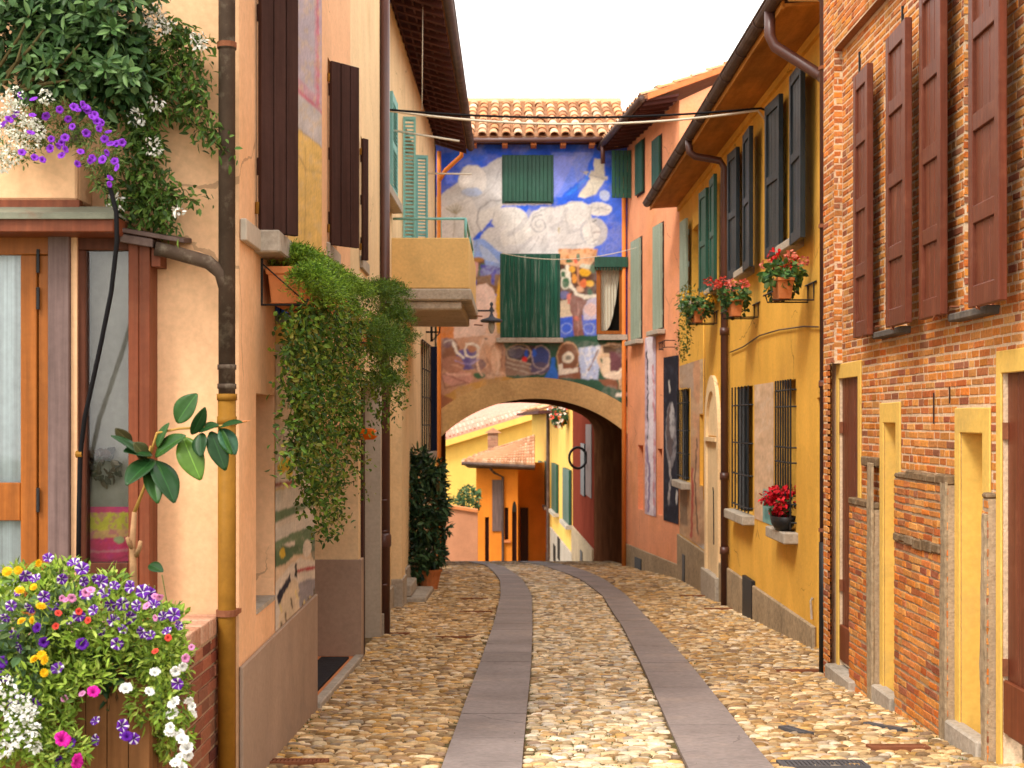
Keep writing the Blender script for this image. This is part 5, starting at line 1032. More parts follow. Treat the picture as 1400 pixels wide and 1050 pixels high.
def land(p):
    cr, gn, dg, wh, yl = (.62, .46, .31), (.15, .21, .12), (.06, .09, .06), (.64, .55, .45), (.60, .40, .05)
    p.c[:] = cr; p.poly([(370, 415), (440, 400), (440, 440), (370, 428)], (.02, .10, .55)); p.poly([(370, 428), (440, 436), (440, 450), (370, 441)], (.14, .18, .15)); p.poly([(370, 441), (440, 450), (440, 490), (370, 472)], (.66, .42, .12)); p.poly([(384, 470), (410, 474), (408, 505), (401, 512), (393, 498)], gn); p.patch(.2, (.56, .48, .34), 1.2, .4)
    p.poly([(370, 470), (385, 470), (395, 500), (370, 480)], (.55, .50, .38)); p.poly([(370, 590), (440, 560), (440, 660), (370, 660)], wh)
    for o in (600, 609, 621): p.line([(381, o), (386, o-5), (389, o+1), (394, o-7), (398, o-3), (402, o-9)], 1.1, (.12, .10, .09))
    for x, y, r in ((384, 640, 6), (391, 634, 7), (396, 645, 5), (410, 672, 9), (417, 680, 7)): p.ell(x, y, r, r*1.2, yl)
    p.poly([(374, 660), (402, 653), (440, 640), (440, 652), (374, 668)], (.66, .58, .5)); p.line([(374, 664), (404, 658)], 5, (.30, .09, .06)); p.line([(375, 670), (398, 668)], 4, yl)
    p.poly([(374, 672), (440, 655), (440, 690), (374, 702)], (.60, .53, .44)); p.poly([(374, 700), (410, 690), (440, 670), (440, 690), (410, 705), (374, 722)], gn); p.poly([(374, 716), (420, 694), (440, 690), (440, 700), (374, 728)], wh); p.poly([(374, 724), (440, 696), (440, 720), (374, 742)], (.62, .56, .48)); p.poly([(374, 742), (410, 724), (440, 716), (440, 752), (400, 760), (374, 778)], gn); p.poly([(374, 750), (400, 741), (412, 748), (390, 772), (374, 776)], (.10, .15, .08)); p.poly([(386, 745), (404, 738), (404, 746), (392, 748)], wh); p.ell(386, 757, 4, 7, yl); p.ell(420, 750, 6, 12, wh); p.ell(430, 752, 4, 14, dg, .7)
    p.poly([(374, 800), (400, 770), (410, 761), (440, 772), (440, 790), (374, 872)], wh); p.line([(405, 781), (438, 774)], 4.5, (.40, .08, .08)); p.poly([(378, 815), (390, 796), (397, 783), (398, 800), (392, 830), (380, 826)], (.03, .03, .045)); p.poly([(403, 768), (406, 770), (406, 790), (403, 788)], (.03, .03, .03)); p.poly([(384, 820), (400, 790), (412, 800), (414, 850), (378, 880)], (.64, .50, .34)); p.poly([(408, 796), (440, 788), (440, 845), (410, 856)], (.30, .27, .28))
    for x, y in ((398, 818), (390, 838), (414, 826), (421, 818), (430, 805), (384, 850)): p.line([(x, y), (x+1, y+14)], 2.4, (.16, .12, .08))
    for x, y in ((382, 826), (404, 808), (416, 822), (424, 816)): p.line([(x, y), (x+2, y+10)], 2.6, (.70, .55, .25))
    p.patch(.8, (.55, .46, .36), 1.5, .25, 3)
paint_grid(PL, ul(375.6), R1[0]-.005, -1.17, .66, 130, 260, land, n=.004, jit=1.0).build('painted_wall', 'paint', PH)
mb = MB(); o = PL.pt(R1[1]+.02, -.12, .0); mb.tube([o, o+V3((.045, -.03, 0))], .055, 12); l = mb.build('beacon_base', 'iron'); WL[l.name] = Vector()
BE = thing('beacon_lamp', 'small orange alarm beacon on a black base above the recessed doorway', 'beacon', tuple(o)); l.parent = BE; l.location = -Vector(tuple(o))
mb = MB(); mb.tube([o+V3((.045, -.03, 0)), o+V3((.14, -.09, 0)), o+V3((.165, -.105, 0))], [.055, .05, .03], 12); mb.build('beacon_cover', 'orangeplastic', BE, smooth=False)
mb = MB(); mb.tube([o+V3((.165, -.105, 0)), o+V3((.19, -.12, .01))], [.02, .014], 8); mb.build('beacon_tip', 'whiteplastic', BE)
# downpipe at the corner
mb = MB(); x, y = -1.335, 6.85; mb.tube([(x, y, 4.6), (x, y, .12)], .039, 14)
for z in (1.75, .25, .16): mb.tube([(x, y, z-.012), (x, y, z+.012)], .044, 14)
dp = mb.build('downpipe', 'pipegrime', PH, smooth=True)
mb = MB(); mb.tube([(x, y, .12), (x, y, -2.0)], .042, 14); mb.tube([(x, y, .125), (x, y, .095)], .047, 14); mb.tube([(x, y, .02), (x, y, -.02)], .046, 14); mb.build('pipe_foot', 'pipeochre', dp, smooth=True)
mb = MB(); mb.tube([(x, y, -.885), (x, y, -.915)], .050, 14); mb.box(x-.05, x+.05, y, y+.1, -.91, -.89); mb.build('pipe_clip', 'rust', dp); mb = MB(); mb.tube([(x, y, 1.77), (x, y, 1.745)], .046, 12); mb.build('pipe_clip', 'rust', dp)
mb = MB(); mb.tube([(-1.66, 6.80, .80), (-1.6, 6.82, .79), (-1.42, 6.83, .74), (-1.36, 6.84, .69), (-1.335, 6.85, .60)], .033, 12); mb.build('pipe_branch', 'pipegrime', dp, smooth=True)
# second downpipe
X2, Y2 = -1.352, 15.6; mb = MB(); mb.tube([(X2-.004, Y2, 4.7), (X2, Y2, float(g(Y2))-.05)], .052, 12); mb.tube([(X2-.015, Y2, -1.2), (X2-.012, Y2, -1.23), (X2-.012, Y2, -1.33), (X2-.012, Y2, -1.36)], [.06, .078, .078, .06], 12)
for z in (-1.18, -.85, -1.75): mb.tube([(X2-.012, Y2, z-.012), (X2-.012, Y2, z+.012)], .06, 12)
mb.build('downpipe', 'pipebrown', PH, smooth=True)
# the porch: door bay, window bay, lead roof, planted parapet
mb = MB()
mb.box(-3.4, PX(68, 6.8)-.002, 6.80, 6.85, PZ(348, 6.8), PZ(316, 6.8)); mb.box(PX(28, 6.8), PX(50, 6.8), 6.80, 6.85, -1.9, PZ(348, 6.8)-.002); mb.box(PX(51.5, 6.8), PX(68, 6.8), 6.81, 6.86, -1.9, PZ(348, 6.8)-.002)
mb.box(-3.4, PX(28, 6.8)-.002, 6.802, 6.848, PZ(712, 6.8), PZ(660, 6.8)); D = mb.build('shop_door', 'orangewood', PH, bevel=.004)
mb = MB(); mb.box(-3.4, PX(28, 6.8), 6.82, 6.827, -1.9, PZ(348, 6.8)); mb.build('glass', 'glass', D)
mb = MB(); n = 60; vs = []
for s in range(n+1):
    x = -3.4+(PX(27, 6.8)+3.4)*s/n
    for z in (PZ(340, 6.8), -1.9): vs.append((x, 6.89+.012*math.sin(s*1.3)+.008*math.sin(s*.7), z))
mb.add(vs, [(2*s, 2*s+2, 2*s+3, 2*s+1) for s in range(n)]); mb.build('curtain', 'curtain', D, smooth=True)
for y0, y1 in ((341, 373), (393, 423), (667, 700)): mb = MB(); mb.tube([(PX(51.5, 6.79), 6.795, PZ(y1, 6.8)), (PX(51.5, 6.79), 6.795, PZ(y0, 6.8))], .008, 8); mb.build('hinge', 'iron', D)
mb = MB(); mb.box(PX(68, 6.8), PX(94, 6.77), 6.77, 6.95, -1.9, PZ(322, 6.8)); mb.build('porch_post', 'taupewood', PH, bevel=.004)
mb = MB(); mb.box(PX(94, 6.77)+.002, PX(105, 6.8), 6.80, 6.95, -1.9, PZ(318, 6.8)); mb.build('porch_pier', 'peach', PH)
B_ = 6.85
mb = MB(); mb.box(PX(105, B_)-.05, PX(119.5, B_), B_-.03, B_+.05, -1.9, PZ(343, B_)); mb.box(PX(105, B_)-.05, PX(178, B_), B_-.03, B_+.05, PZ(343, B_)+.001, PZ(322, B_)); mb.box(PX(119.5, B_)+.001, PX(178, B_)-.001, B_-.028, B_+.05, -1.9, PZ(769, B_)); WB = mb.build('bay_window', 'brownbay', PH, bevel=.004)
mb = MB(); mb.box(PX(178, B_), PX(192, B_)-.001, B_-.035, B_+.05, -1.9, PZ(322, B_)); mb.box(PX(192, B_), PX(207, B_), B_-.03, B_+.05, -1.9, PZ(322, B_)); mb.box(PX(207, B_)-.03, PX(207, B_), B_+.05, 6.97, -1.9, PZ(322, B_)); mb.build('stile', 'mahogany', WB, bevel=.003)
mb = MB(); mb.box(PX(119.5, B_), PX(178, B_), B_+.0, B_+.006, PZ(769, B_), PZ(343, B_)); mb.build('glass', 'glass', WB)
mb = MB(); mb.box(PX(106, B_), PX(190, B_), B_+.105, B_+.115, -1.9, PZ(335, B_)); mb.build('blind', 'greycloth', WB)
def panel(p):
    p.c[:] = (.62, .03, .14); p.poly([(110, 690), (190, 690), (190, 726), (110, 735)], (.55, .50, .05)); p.poly([(110, 727), (190, 722), (190, 732), (110, 738)], (.62, .36, .14)); p.poly([(110, 692), (190, 690), (190, 700), (110, 702)], (.60, .05, .16)); p.patch(.5, (.5, .03, .22), .8, .5); p.line([(112, 755), (180, 752)], 3, (.62, .25, .28), .6); p.ell(163, 738, 7, 5, (.35, .4, .2)); p.line([(112, 763), (150, 766), (180, 760)], 3, (.45, .02, .1))
paint_grid(Plane((PX(112, B_), B_+.07), (PX(186, B_), B_+.07), 1), 0, PX(186, B_)-PX(112, B_), PZ(790, B_), PZ(694, B_), 70, 90, panel).build('painting', 'paint', WB)
mb = MB(); clump(mb, P(142, 640, B_+.06), (.06, .025, .06), 40, .05, .05, [(.10,.05,.03),(.2,.15,.1),(.05,.04,.03)]); mb.build('dried_flowers', 'leaf', WB)
mb = MB(); mb.box(-3.5, PX(155, 6.6), 6.6, 6.97, PZ(317, 6.6), .928); pr = mb.build('porch_roof', 'mahogany', PH, bevel=.004)
mb = MB(); mb.slab([(-3.5, 6.585, .931), (PX(155, 6.6)+.01, 6.585, .931), (PX(150, 6.7), 6.705, .975), (-3.5, 6.705, .975)], (0, 0, .006)); mb.slab([(PX(155, 6.6)+.006, 6.6, .931), (PX(155, 6.6)+.006, 6.95, .931), (PX(150, 6.7), 6.95, .975), (PX(150, 6.7), 6.705, .975)], (0, 0, .006)); mb.box(-3.5, PX(155, 6.6)+.01, 6.580, 6.596, .908, .930); mb.build('flashing', 'lead', pr)
mb = MB(); mb.box(-3.5, PX(107, 6.68), 6.695, 6.75, .976, 1.010); mb.build('base_board', 'mahogany', pr)
mb = MB(); q = [(PX(160, 6.75), 6.75, .872), (PX(252, 6.8), 6.8, .825), (PX(252, 6.8), 6.96, .845), (PX(160, 6.75), 6.96, .892)]; mb.slab(q, (0, 0, .022)); mb.slab([(PX(163, 6.75), 6.76, .866), (PX(208, 6.77), 6.78, .842), (PX(208, 6.77), 6.95, .855), (PX(163, 6.75), 6.95, .875)], (0, 0, -.04)); mb.build('bay_roof', 'gutter', PH, bevel=.003)
mb = MB(); mb.box(PX(207, 6.83), PX(219, 6.83), 6.83, 6.96, .72, .83); mb.build('bracket', 'mahogany', PH)
mb = MB(); z0, z1 = 1.012, PZ(195, 6.71)
mb.box(-3.5, PX(105, 6.71), 6.71, 6.75, z0, z1); mb.box(PX(105, 6.71)-.05, PX(105, 6.71), 6.751, 6.965, z0, z1); mb.build('parapet', 'peach', PH, bevel=.01)
mb = MB(); mb.box(-3.5, PX(105, 6.71)-.052, 6.755, 6.965, z0, z1-.08); mb.build('planting_soil', 'mortar', PH)
mb = MB(); mb.lathe((PX(104, 6.73), 6.74, 0), [(.04, z1+.0), (.03, z1+.02), (.018, z1+.06), (.01, z1+.09)], 12); tag(mb.build('lamp_cap', 'taupewood', smooth=True), 'small dark cap on the corner of the peach parapet among the purple flowers', 'finial')
mb = MB(); pts = [P(142, 225, 6.7), P(150, 255, 6.57), P(159, 290, 6.55), P(160, 330, 6.57), P(152, 400, 6.62), P(138, 470, 6.66), P(125, 530, 6.7), P(116, 570, 6.73), P(110, 620, 6.76), P(108, 690, 6.78), P(107, 780, 6.78)]
mb.tube(pts, .011, 8); tag(mb.build('black_cable', 'rubber', smooth=True), 'thick black cable hanging from the flowers over the porch roof down past the bay window', 'cable')
mb = MB(); o = V3(P(107.5, 621, 6.76)); mb.tube([o+V3((-.012, 0, 0)), o+V3((.016, 0, 0))], .016, 8); mb.build('cable_clip', 'pipeochre', PH)

# ------------------------------------------------------------------ plants on the porch
t = thing('laurel_shrub', 'big dark leathery evergreen shrub crowding the porch roof at the top left corner', 'shrub', (-2.2, 6.7, 1.13))
mb = MB(); gl = [(.03,.075,.022),(.055,.12,.035),(.02,.05,.016),(.08,.16,.05),(.11,.19,.065)]
for px, py, d, rx, ry, rz, n in ((20, 30, 6.68, .22, .2, .22, 260), (80, 20, 6.66, .22, .2, .18, 260), (140, 45, 6.68, .2, .18, .2, 260), (100, 85, 6.66, .24, .18, .16, 300), (170, 90, 6.72, .14, .16, .16, 180), (40, -40, 6.6, .5, .3, .25, 300), (150, -20, 6.6, .25, .2, .15, 150), (150, 132, 6.74, .13, .10, .09, 120), (25, 100, 6.72, .2, .12, .1, 130)):
    clump(mb, P(px, py, d), (rx, ry, rz), int(n*1.5), .07, .036, gl, up=.1, shell=.5, fold=.12)
for k in range(60):                                              # rosettes of leaves at the twig ends
    c = V3(P(rng.uniform(-5, 190), rng.uniform(-5, 125), 6.42+rng.uniform(0, .12))); n = int(rng.integers(5, 9)); th = np.arange(n)*2.4+rng.uniform(0, 6)
    D = np.stack([np.cos(th), -.45+0*th, np.sin(th)*.8+.1], 1)+rng.normal(0, .3, (n, 3)); leaves(mb, np.repeat(c[None], n, 0)+D*.008, D, np.tile((0, -.8, .6), (n, 1))+rng.normal(0, .4, (n, 3)), rng.uniform(.04, .075, n), rng.uniform(.022, .034, n), shades(n, [(.05,.11,.03),(.085,.16,.045),(.035,.08,.022),(.13,.22,.07)], .3), .12)
clump(mb, P(80, 40, 6.84), (.36, .06, .32), 700, .075, .04, [(.02,.05,.02),(.03,.07,.025)], shell=.1); mb.build('foliage', 'glossleaf', t, smooth=False)
mb = MB()
for a, b in (((5, 115), (30, 60)), ((30, 120), (75, 85)), ((10, 100), (60, 40)), ((25, 125), (95, 110)), ((50, 118), (110, 60)), ((0, 90), (40, 20))): mb.tube([P(a[0], a[1], 6.55), P((a[0]+b[0])/2+6, (a[1]+b[1])/2-4, 6.45), P(b[0], b[1], 6.45)], [.009, .007, .004], 6)
mb.tube([(-2.2, 6.86, 1.05), (-2.22, 6.84, 1.5), (-2.3, 6.75, 1.9)], [.03, .025, .015], 8); mb.build('branch', 'stem', t)
t = thing('climbing_jasmine', 'climber with small leaves and white blossom hanging down the peach wall beside the porch', 'climbing plant', (-1.75, 6.88, 1.0))
mb = MB(); jl = [(.06,.13,.02),(.11,.20,.03),(.04,.08,.015),(.17,.27,.05),(.08,.15,.025)]; st = MB()
S = [((205, 5), (238, 60), 60), ((225, 30), (285, 60), 70), ((215, 60), (240, 130), 80), ((240, 50), (275, 95), 70), ((230, 75), (280, 120), 80), ((250, 100), (295, 185), 90), ((225, 110), (275, 150), 80), ((200, 80), (215, 170), 120), ((185, 130), (215, 210), 140), ((190, 170), (230, 280), 150), ((175, 190), (205, 300), 150), ((195, 230), (232, 322), 130), ((185, 250), (225, 300), 90), ((215, 255), (268, 275), 60), ((200, 140), (255, 160), 70), ((250, 155), (300, 200), 60), ((160, 215), (195, 310), 90), ((290, 180), (318, 222), 26), ((145, 240), (170, 290), 50), ((210, 120), (250, 40), 90), ((170, 110), (200, 220), 140), ((180, 40), (225, 110), 130)]
for (a, b, c, d, n) in [(*a, *b, n) for a, b, n in S]:
    p0 = V3(P(a, b, 6.80)); p1 = V3(P(c, d, 6.84)); trail(mb, p0, p1, int(n*1.7), .045, .019, jl, .036); st.tube([p0, (p0+p1)/2+V3((.01, -.02, -.02)), p1], .0035, 5)
mb.build('foliage', 'leaf', t); st.build('stem', 'stem', t)
for px, py, r in ((211, 18, .05), (216, 34, .045), (205, 26, .035), (272, 55, .035), (187, 160, .035), (213, 140, .03), (208, 200, .042), (243, 290, .022), (156, 278, .04), (276, 62, .02), (232, 34, .02)):
    mb = MB(); clump(mb, P(px, py, 6.72), (r, .03, r), int(1100*r), .020, .014, [(.78,.76,.70),(.72,.70,.62)], shell=.7, fold=.1, jit=.06); mb.build('blossom', 'petal', t)

def petunia_mesh(name, c0, c1, R=.032, lobes=5, ruffle=.2):
    """five-lobed trumpet: c0 the petal, c1 the star rays"""
    mb = MB(); n = 50; prof = ((.0, -.022), (.16, -.014), (.45, -.002), (.8, .004), (1.0, -.001)); vs = []; cs = []
    for i, (r, h) in enumerate(prof):
        for k in range(n):
            th = 2*math.pi*k/n; ph = (k*lobes/n) % 1; lob = 1-.15*(abs(ph-.5)*2)**3*(r > .5); ray = abs(ph-.5) < .10
            vs.append((R*r*lob*math.cos(th), R*r*lob*math.sin(th), h*(R/.032)+ruffle*R*.35*math.sin(th*lobes*2+1)*(r > .7)))
            cs.append(V3(c1) if (ray and .1 < r) else V3(c0)*(.45 if r < .2 else 1)*random.uniform(.9, 1.1))
    m = len(prof); fs = [(i*n+k, i*n+(k+1) % n, (i+1)*n+(k+1) % n, (i+1)*n+k) for i in range(m-1) for k in range(n)]
    mb.add(vs, fs, np.array(cs)); o = mb.build('flower', 'petal', smooth=True); me = o.data; me.name = name; bpy.data.objects.remove(o); return me
PUR, WHI = (.12, .015, .30), (.80, .76, .78)
FL = {'star': petunia_mesh('star_petunia', PUR, WHI), 'purple': petunia_mesh('purple_petunia', (.10, .008, .28), (.07, .004, .2)), 'white': petunia_mesh('white_petunia', (.80, .79, .76), (.78, .78, .70), .030, ruffle=.35),
      'magenta': petunia_mesh('magenta_petunia', (.60, .012, .30), (.42, .005, .2)), 'violet': petunia_mesh('violet_bacopa', (.26, .04, .55), (.20, .02, .45), .017, ruffle=.1), 'pink': petunia_mesh('pink_verbena', (.68, .25, .48), (.6, .2, .4), .016, ruffle=.1)}
def marigold_mesh():
    mb = MB(); 
    for r, h, n in ((.024, 0, 12), (.019, .006, 10), (.013, .011, 8), (.007, .015, 5)):
        th = np.arange(n)*2*np.pi/n+h*50; D = np.stack([np.cos(th), np.sin(th), .35+0*th+h*30], 1); leaves(mb, np.tile((0, 0, h), (n, 1))+D*.001, D, np.tile((0, 0, 1.), (n, 1)), np.full(n, r), np.full(n, r*.75), shades(n, [(.85,.52,.01),(.88,.60,.015),(.80,.44,.008)], .1), .1)
    o = mb.build('flower', 'petal'); me = o.data; me.name = 'marigold'; bpy.data.objects.remove(o); return me
FL['marigold'] = marigold_mesh()
def put_flower(kind, parent, p, face=None, s=1.0):
    o = bpy.data.objects.new('flower', FL[kind]); COL.objects.link(o); o.parent = parent
    f = Vector(face if face is not None else (rng.normal(.15, .7), -1, rng.normal(.5, .6))).normalized()
    o.rotation_mode = 'QUATERNION'; o.rotation_quaternion = f.to_track_quat('Z', 'Y') @ Matrix.Rotation(rng.uniform(0, 6.28), 3, 'Z').to_quaternion()
    o.location = Vector(tuple(p))-wloc(parent); o.scale = (s,)*3; return o
# purple and white trailing flowers along the parapet
t1 = thing('purple_bacopa', 'purple flowers spilling over the peach parapet on the porch roof', 'flowers', (-2.0, 6.4, 1.18)); t2 = thing('white_alyssum', 'white flower heads massed at the left end of the peach parapet', 'flowers', (-2.3, 6.4, 1.18))
mb = MB(); fl = [(.10,.17,.03),(.16,.22,.05),(.07,.12,.02),(.2,.25,.07)]
for px, py, rx, rz, n in ((60, 170, .16, .10, 500), (100, 165, .12, .11, 400), (135, 200, .09, .12, 380), (140, 240, .05, .09, 200), (20, 190, .14, .12, 300), (150, 215, .05, .06, 160)): clump(mb, P(px, py, 6.55), (rx, .14, rz), n, .028, .009, fl)
mb.build('foliage', 'leaf', t1)
for px, py in [(82,150),(46,135),(28,131),(64,159),(100,146),(113,143),(121,150),(93,163),(130,156),(97,173),(88,188),(84,195),(68,203),(48,215),(58,218),(30,208),(86,212),(140,168),(148,180),(111,207),(125,220),(152,196),(160,196),(146,209),(155,220),(126,216),(138,218),(151,243),(149,252),(10,163),(22,156),(42,157),(43,181),(70,190),(107,224),(118,182),(133,165),(79,200),(5,170),(90,204),(144,190),(160,229),(166,195),(117,146),(108,150),(126,160),(135,176)]: put_flower('violet', t1, P(px+rng.normal(0, 1), py, 6.38+rng.uniform(-.03, .05)), s=rng.uniform(.9, 1.3))
mb = MB(); clump(mb, P(10, 190, 6.55), (.12, .1, .12), 200, .024, .008, fl); mb.build('foliage', 'leaf', t2)
for px, py, r in ((8, 195, .05), (15, 210, .045), (5, 225, .03), (35, 175, .035), (45, 195, .03), (20, 130, .035), (28, 150, .03), (62, 132, .028), (5, 145, .04), (40, 165, .025), (22, 180, .035), (55, 180, .022), (30, 200, .025), (2, 165, .03), (12, 150, .025), (50, 168, .02)):
    mb = MB(); clump(mb, P(px, py, 6.40), (r, .03, r), int(2300*r), .014, .012, [(.78,.76,.66),(.72,.72,.58)], shell=.75, fold=.05, jit=.08); mb.build('flower_head', 'petal', t2)

# ------------------------------------------------------------------ brick planter with flowers
BPn = thing('brick_planter', 'low dark red brick planter against the peach wall in the near left corner', 'planter', (-2.2, 6.6, float(g(6.5))))
mb = MB(); P1 = Plane((-1.392, 6.2), (-1.392, 6.94), 1); P2 = Plane((-3.4, 6.2), (-1.392, 6.2), 1); dk = [(.20,.05,.03),(.24,.065,.035),(.16,.04,.028),(.28,.09,.05),(.13,.04,.03)]
mo = (.40, .27, .17)
for pl in (P1, P2): pl.wall(mb, 0, pl.len, -2, -1.0, col=mo); brick_field(mb, pl, 0, pl.len, -1.9, -1.005, course=.062, L=.2, pal=dk, joint=.012, proud=.008, rough=.7)
mb.build('wall', 'darkbrick', BPn)
mb = MB(); y = 6.19
while y < 6.93: mb.box(-1.55, -1.380, y, y+.05, -1.0, -.915+random.uniform(-.003, .003), V3(random.choice([(.46,.25,.16),(.40,.2,.12),(.5,.3,.2)]))); y += .062
x = -3.4
while x < -1.56: mb.box(x, x+.05, 6.185, 6.33, -1.0, -.917, V3(random.choice([(.46,.25,.16),(.40,.2,.12),(.5,.3,.2)]))); x += .062
mb.box(-3.4, -1.386, 6.196, 6.93, -1.03, -.935, mo); mb.build('coping', 'darkbrick', BPn, bevel=.004)
WT = thing('wooden_trough', 'brown plank trough half hidden under the petunias at the bottom left', 'planter', (-1.75, 5.75, -1.8))
mb = MB()
for i in range(9): x = PX(-60, 5.6)+i*.082; mb.box(x, x+.078, 5.62, 5.645, -1.8, -.98-random.uniform(0, .02))
for i in range(6): y = 5.66+i*.07; mb.box(PX(200, 5.6)-.03, PX(200, 5.6)-.005, y, y+.066, -1.8, -.98)
mb.build('planks', 'plank', WT); mb = MB(); mb.box(PX(-60, 5.6), PX(200, 5.6)-.035, 5.65, 6.1, -1.3, -1.02); mb.build('soil', 'mortar', WT)
fg = [(.19,.31,.03),(.30,.43,.05),(.09,.16,.02),(.40,.50,.09),(.24,.35,.04)]
PT = thing('striped_petunia', 'mounded petunia with purple and white starred flowers filling the trough at the bottom left', 'flowers', (-1.75, 5.8, -1.0))
mb = MB()
for px, py, d, rx, ry, rz, n in ((60, 850, 5.75, .22, .22, .20, 900), (130, 850, 5.75, .2, .22, .17, 900), (200, 870, 5.75, .14, .2, .15, 650), (30, 800, 5.85, .14, .15, .09, 260), (90, 790, 5.85, .1, .15, .07, 180), (150, 800, 5.85, .08, .12, .06, 140), (40, 920, 5.6, .2, .2, .16, 700), (100, 900, 5.62, .2, .16, .12, 600), (225, 905, 5.75, .10, .16, .14, 480), (60, 980, 5.5, .12, .16, .14, 500), (232, 850, 5.8, .06, .12, .07, 140), (200, 950, 5.65, .07, .12, .12, 300), (10, 1000, 5.5, .14, .2, .16, 420), (80, 1035, 5.45, .09, .14, .08, 240)):
    clump(mb, P(px, py, d), (rx, ry, rz), int(n*1.35), .038, .015, fg, up=.45, shell=.35)
for px, py, d, r, n in ((35, 905, 5.5, .10, 60), (15, 880, 5.5, .1, 50), (85, 830, 5.6, .07, 30), (60, 840, 5.55, .05, 20)): clump(mb, P(px, py, d), (r, .1, r*.7), n, .06, .04, [(.07,.13,.05),(.10,.17,.07)])
clump(mb, P(150, 915, 5.68), (.12, .1, .12), 300, .05, .03, [(.025,.06,.015),(.04,.08,.02)])
for px, py, d, rx, rz, n in ((70, 850, 5.46, .2, .14, 260), (160, 860, 5.46, .18, .13, 260), (215, 890, 5.5, .1, .12, 160), (60, 940, 5.4, .16, .12, 160), (120, 925, 5.45, .14, .06, 140), (225, 960, 5.5, .06, .12, 120)): clump(mb, P(px, py, d), (rx, .04, rz), n, .036, .014, fg, up=.6, shell=.1)
mb.build('foliage', 'leaf', PT)
mb = MB()
for k in range(60): a = V3(P(rng.uniform(0, 240), rng.uniform(820, 900), 5.75)); mb.tube([a, a+V3((rng.normal(0, .03), -.03, rng.uniform(.05, .11)))], .0022, 5)
mb.build('stem', mat('green_stem', (.16, .2, .06)), PT)
for px, py in [(7,845),(35,788),(66,762),(85,792),(112,777),(115,795),(157,800),(177,802),(142,810),(127,834),(155,848),(168,860),(193,865),(237,840),(245,855),(78,913),(19,868),(3,858),(95,847),(108,842),(130,985),(168,992),(170,1006),(183,1010),(130,1012),(242,935),(25,885),(58,880),(210,825),(186,828),(150,828),(118,812),(60,816),(25,808),(140,795),(100,768),(168,826),(204,812),(222,842),(132,792),(48,790),(73,828),(178,845),(205,868),(160,880),(15,828),(40,832),(195,808),(138,862),(228,862)]:
    put_flower('star', PT, P(px, py, 5.42+rng.uniform(0, .07)), s=rng.uniform(.62, .9))
for px, py in [(112,880),(60,878),(5,925),(3,905),(30,955),(48,962),(14,963),(52,970),(174,1006),(80,1042),(95,1016),(50,858)]: put_flower('purple', PT, P(px, py, 5.38+rng.uniform(0, .05)), s=rng.uniform(.6, .9))
WP = thing('white_petunia', 'white petunias trailing over the right side of the trough at the bottom left', 'flowers', (-1.3, 5.8, -1.2))
mb = MB(); 
for px, py, rx, rz, n in ((240, 960, .06, .12, 260), (240, 1010, .07, .10, 260), (215, 990, .06, .12, 240), (235, 910, .05, .06, 120)): clump(mb, P(px, py, 5.8), (rx, .1, rz), n, .034, .013, fg)
mb.build('foliage', 'leaf', WP)
for px, py in [(237,960),(258,958),(262,966),(235,975),(232,1001),(245,1003),(250,1010),(255,1022),(245,1035),(250,1048),(258,1034),(205,945),(172,940),(232,995),(212,918),(250,912),(240,918),(12,1005),(265,975),(240,1042)]: put_flower('white', WP, P(px, py, 5.45+rng.uniform(0, .06)), s=rng.uniform(.6, .95))
WA = thing('white_candytuft', 'flat white flower clusters at the lower left edge among the petunias', 'flowers', (-1.95, 5.5, -1.3))
mb = MB(); clump(mb, P(25, 985, 5.45), (.12, .12, .14), 420, .032, .010, fg); mb.build('foliage', 'leaf', WA)
for px, py, r in ((8, 938, .04), (32, 962, .035), (25, 980, .045), (40, 998, .04), (15, 1010, .035), (38, 975, .03), (5, 1025, .03), (45, 1020, .025), (12, 968, .025)):
    mb = MB(); clump(mb, P(px, py, 5.32), (r, .025, r*.8), int(1300*r), .017, .014, [(.80,.79,.76),(.74,.74,.68)], shell=.7, fold=.05, jit=.05); mb.build('flower_head', 'petal', WA)
MG = thing('yellow_lantana', 'yellow button flowers on the left of the petunia trough', 'flowers', (-1.95, 5.6, -1.0))
mb = MB(); clump(mb, P(30, 870, 5.5), (.12, .1, .12), 120, .055, .03, [(.08,.14,.04),(.12,.18,.06)]); clump(mb, P(40, 790, 5.7), (.08, .08, .04), 60, .045, .025, fg); mb.build('foliage', 'leaf', MG)
for px, py in [(10,782),(25,780),(45,848),(56,830),(48,902),(57,896),(62,903),(27,808),(52,770),(46,803),(60,920),(30,850)]: put_flower('marigold', MG, P(px, py, 5.36), s=rng.uniform(.6, .85))
MA = thing('magenta_petunia', 'three magenta petunias low down at the bottom left edge', 'flowers', (-1.75, 5.4, -1.35)); mb = MB(); clump(mb, P(95, 1025, 5.4), (.08, .08, .07), 150, .036, .014, fg); mb.build('foliage', 'leaf', MA)
for px, py, s in ((86, 1010, 1.0), (106, 1042, 1.05), (128, 945, .75)): put_flower('magenta', MA, P(px, py, 5.28), s=s)
VB = thing('pink_verbena', 'pink and red verbena heads scattered through the petunia mound', 'flowers', (-1.6, 5.7, -.95)); mb = MB(); clump(mb, P(160, 830, 5.65), (.12, .08, .05), 90, .03, .012, fg); mb.build('foliage', 'leaf', VB)
for px, py in [(118,810),(90,820),(98,818),(212,815),(218,817),(200,828),(262,885),(254,900),(212,845),(112,948),(88,955),(85,818),(124,806)]: put_flower('pink', VB, P(px, py, 5.4), s=rng.uniform(.8, 1.2))
FL['red'] = petunia_mesh('red_verbena', (.70, .06, .04), (.6, .05, .03), .014)
for px, py in [(108,836),(120,848),(230,872),(212,890),(80,838),(76,856)]: put_flower('red', VB, P(px, py, 5.4))

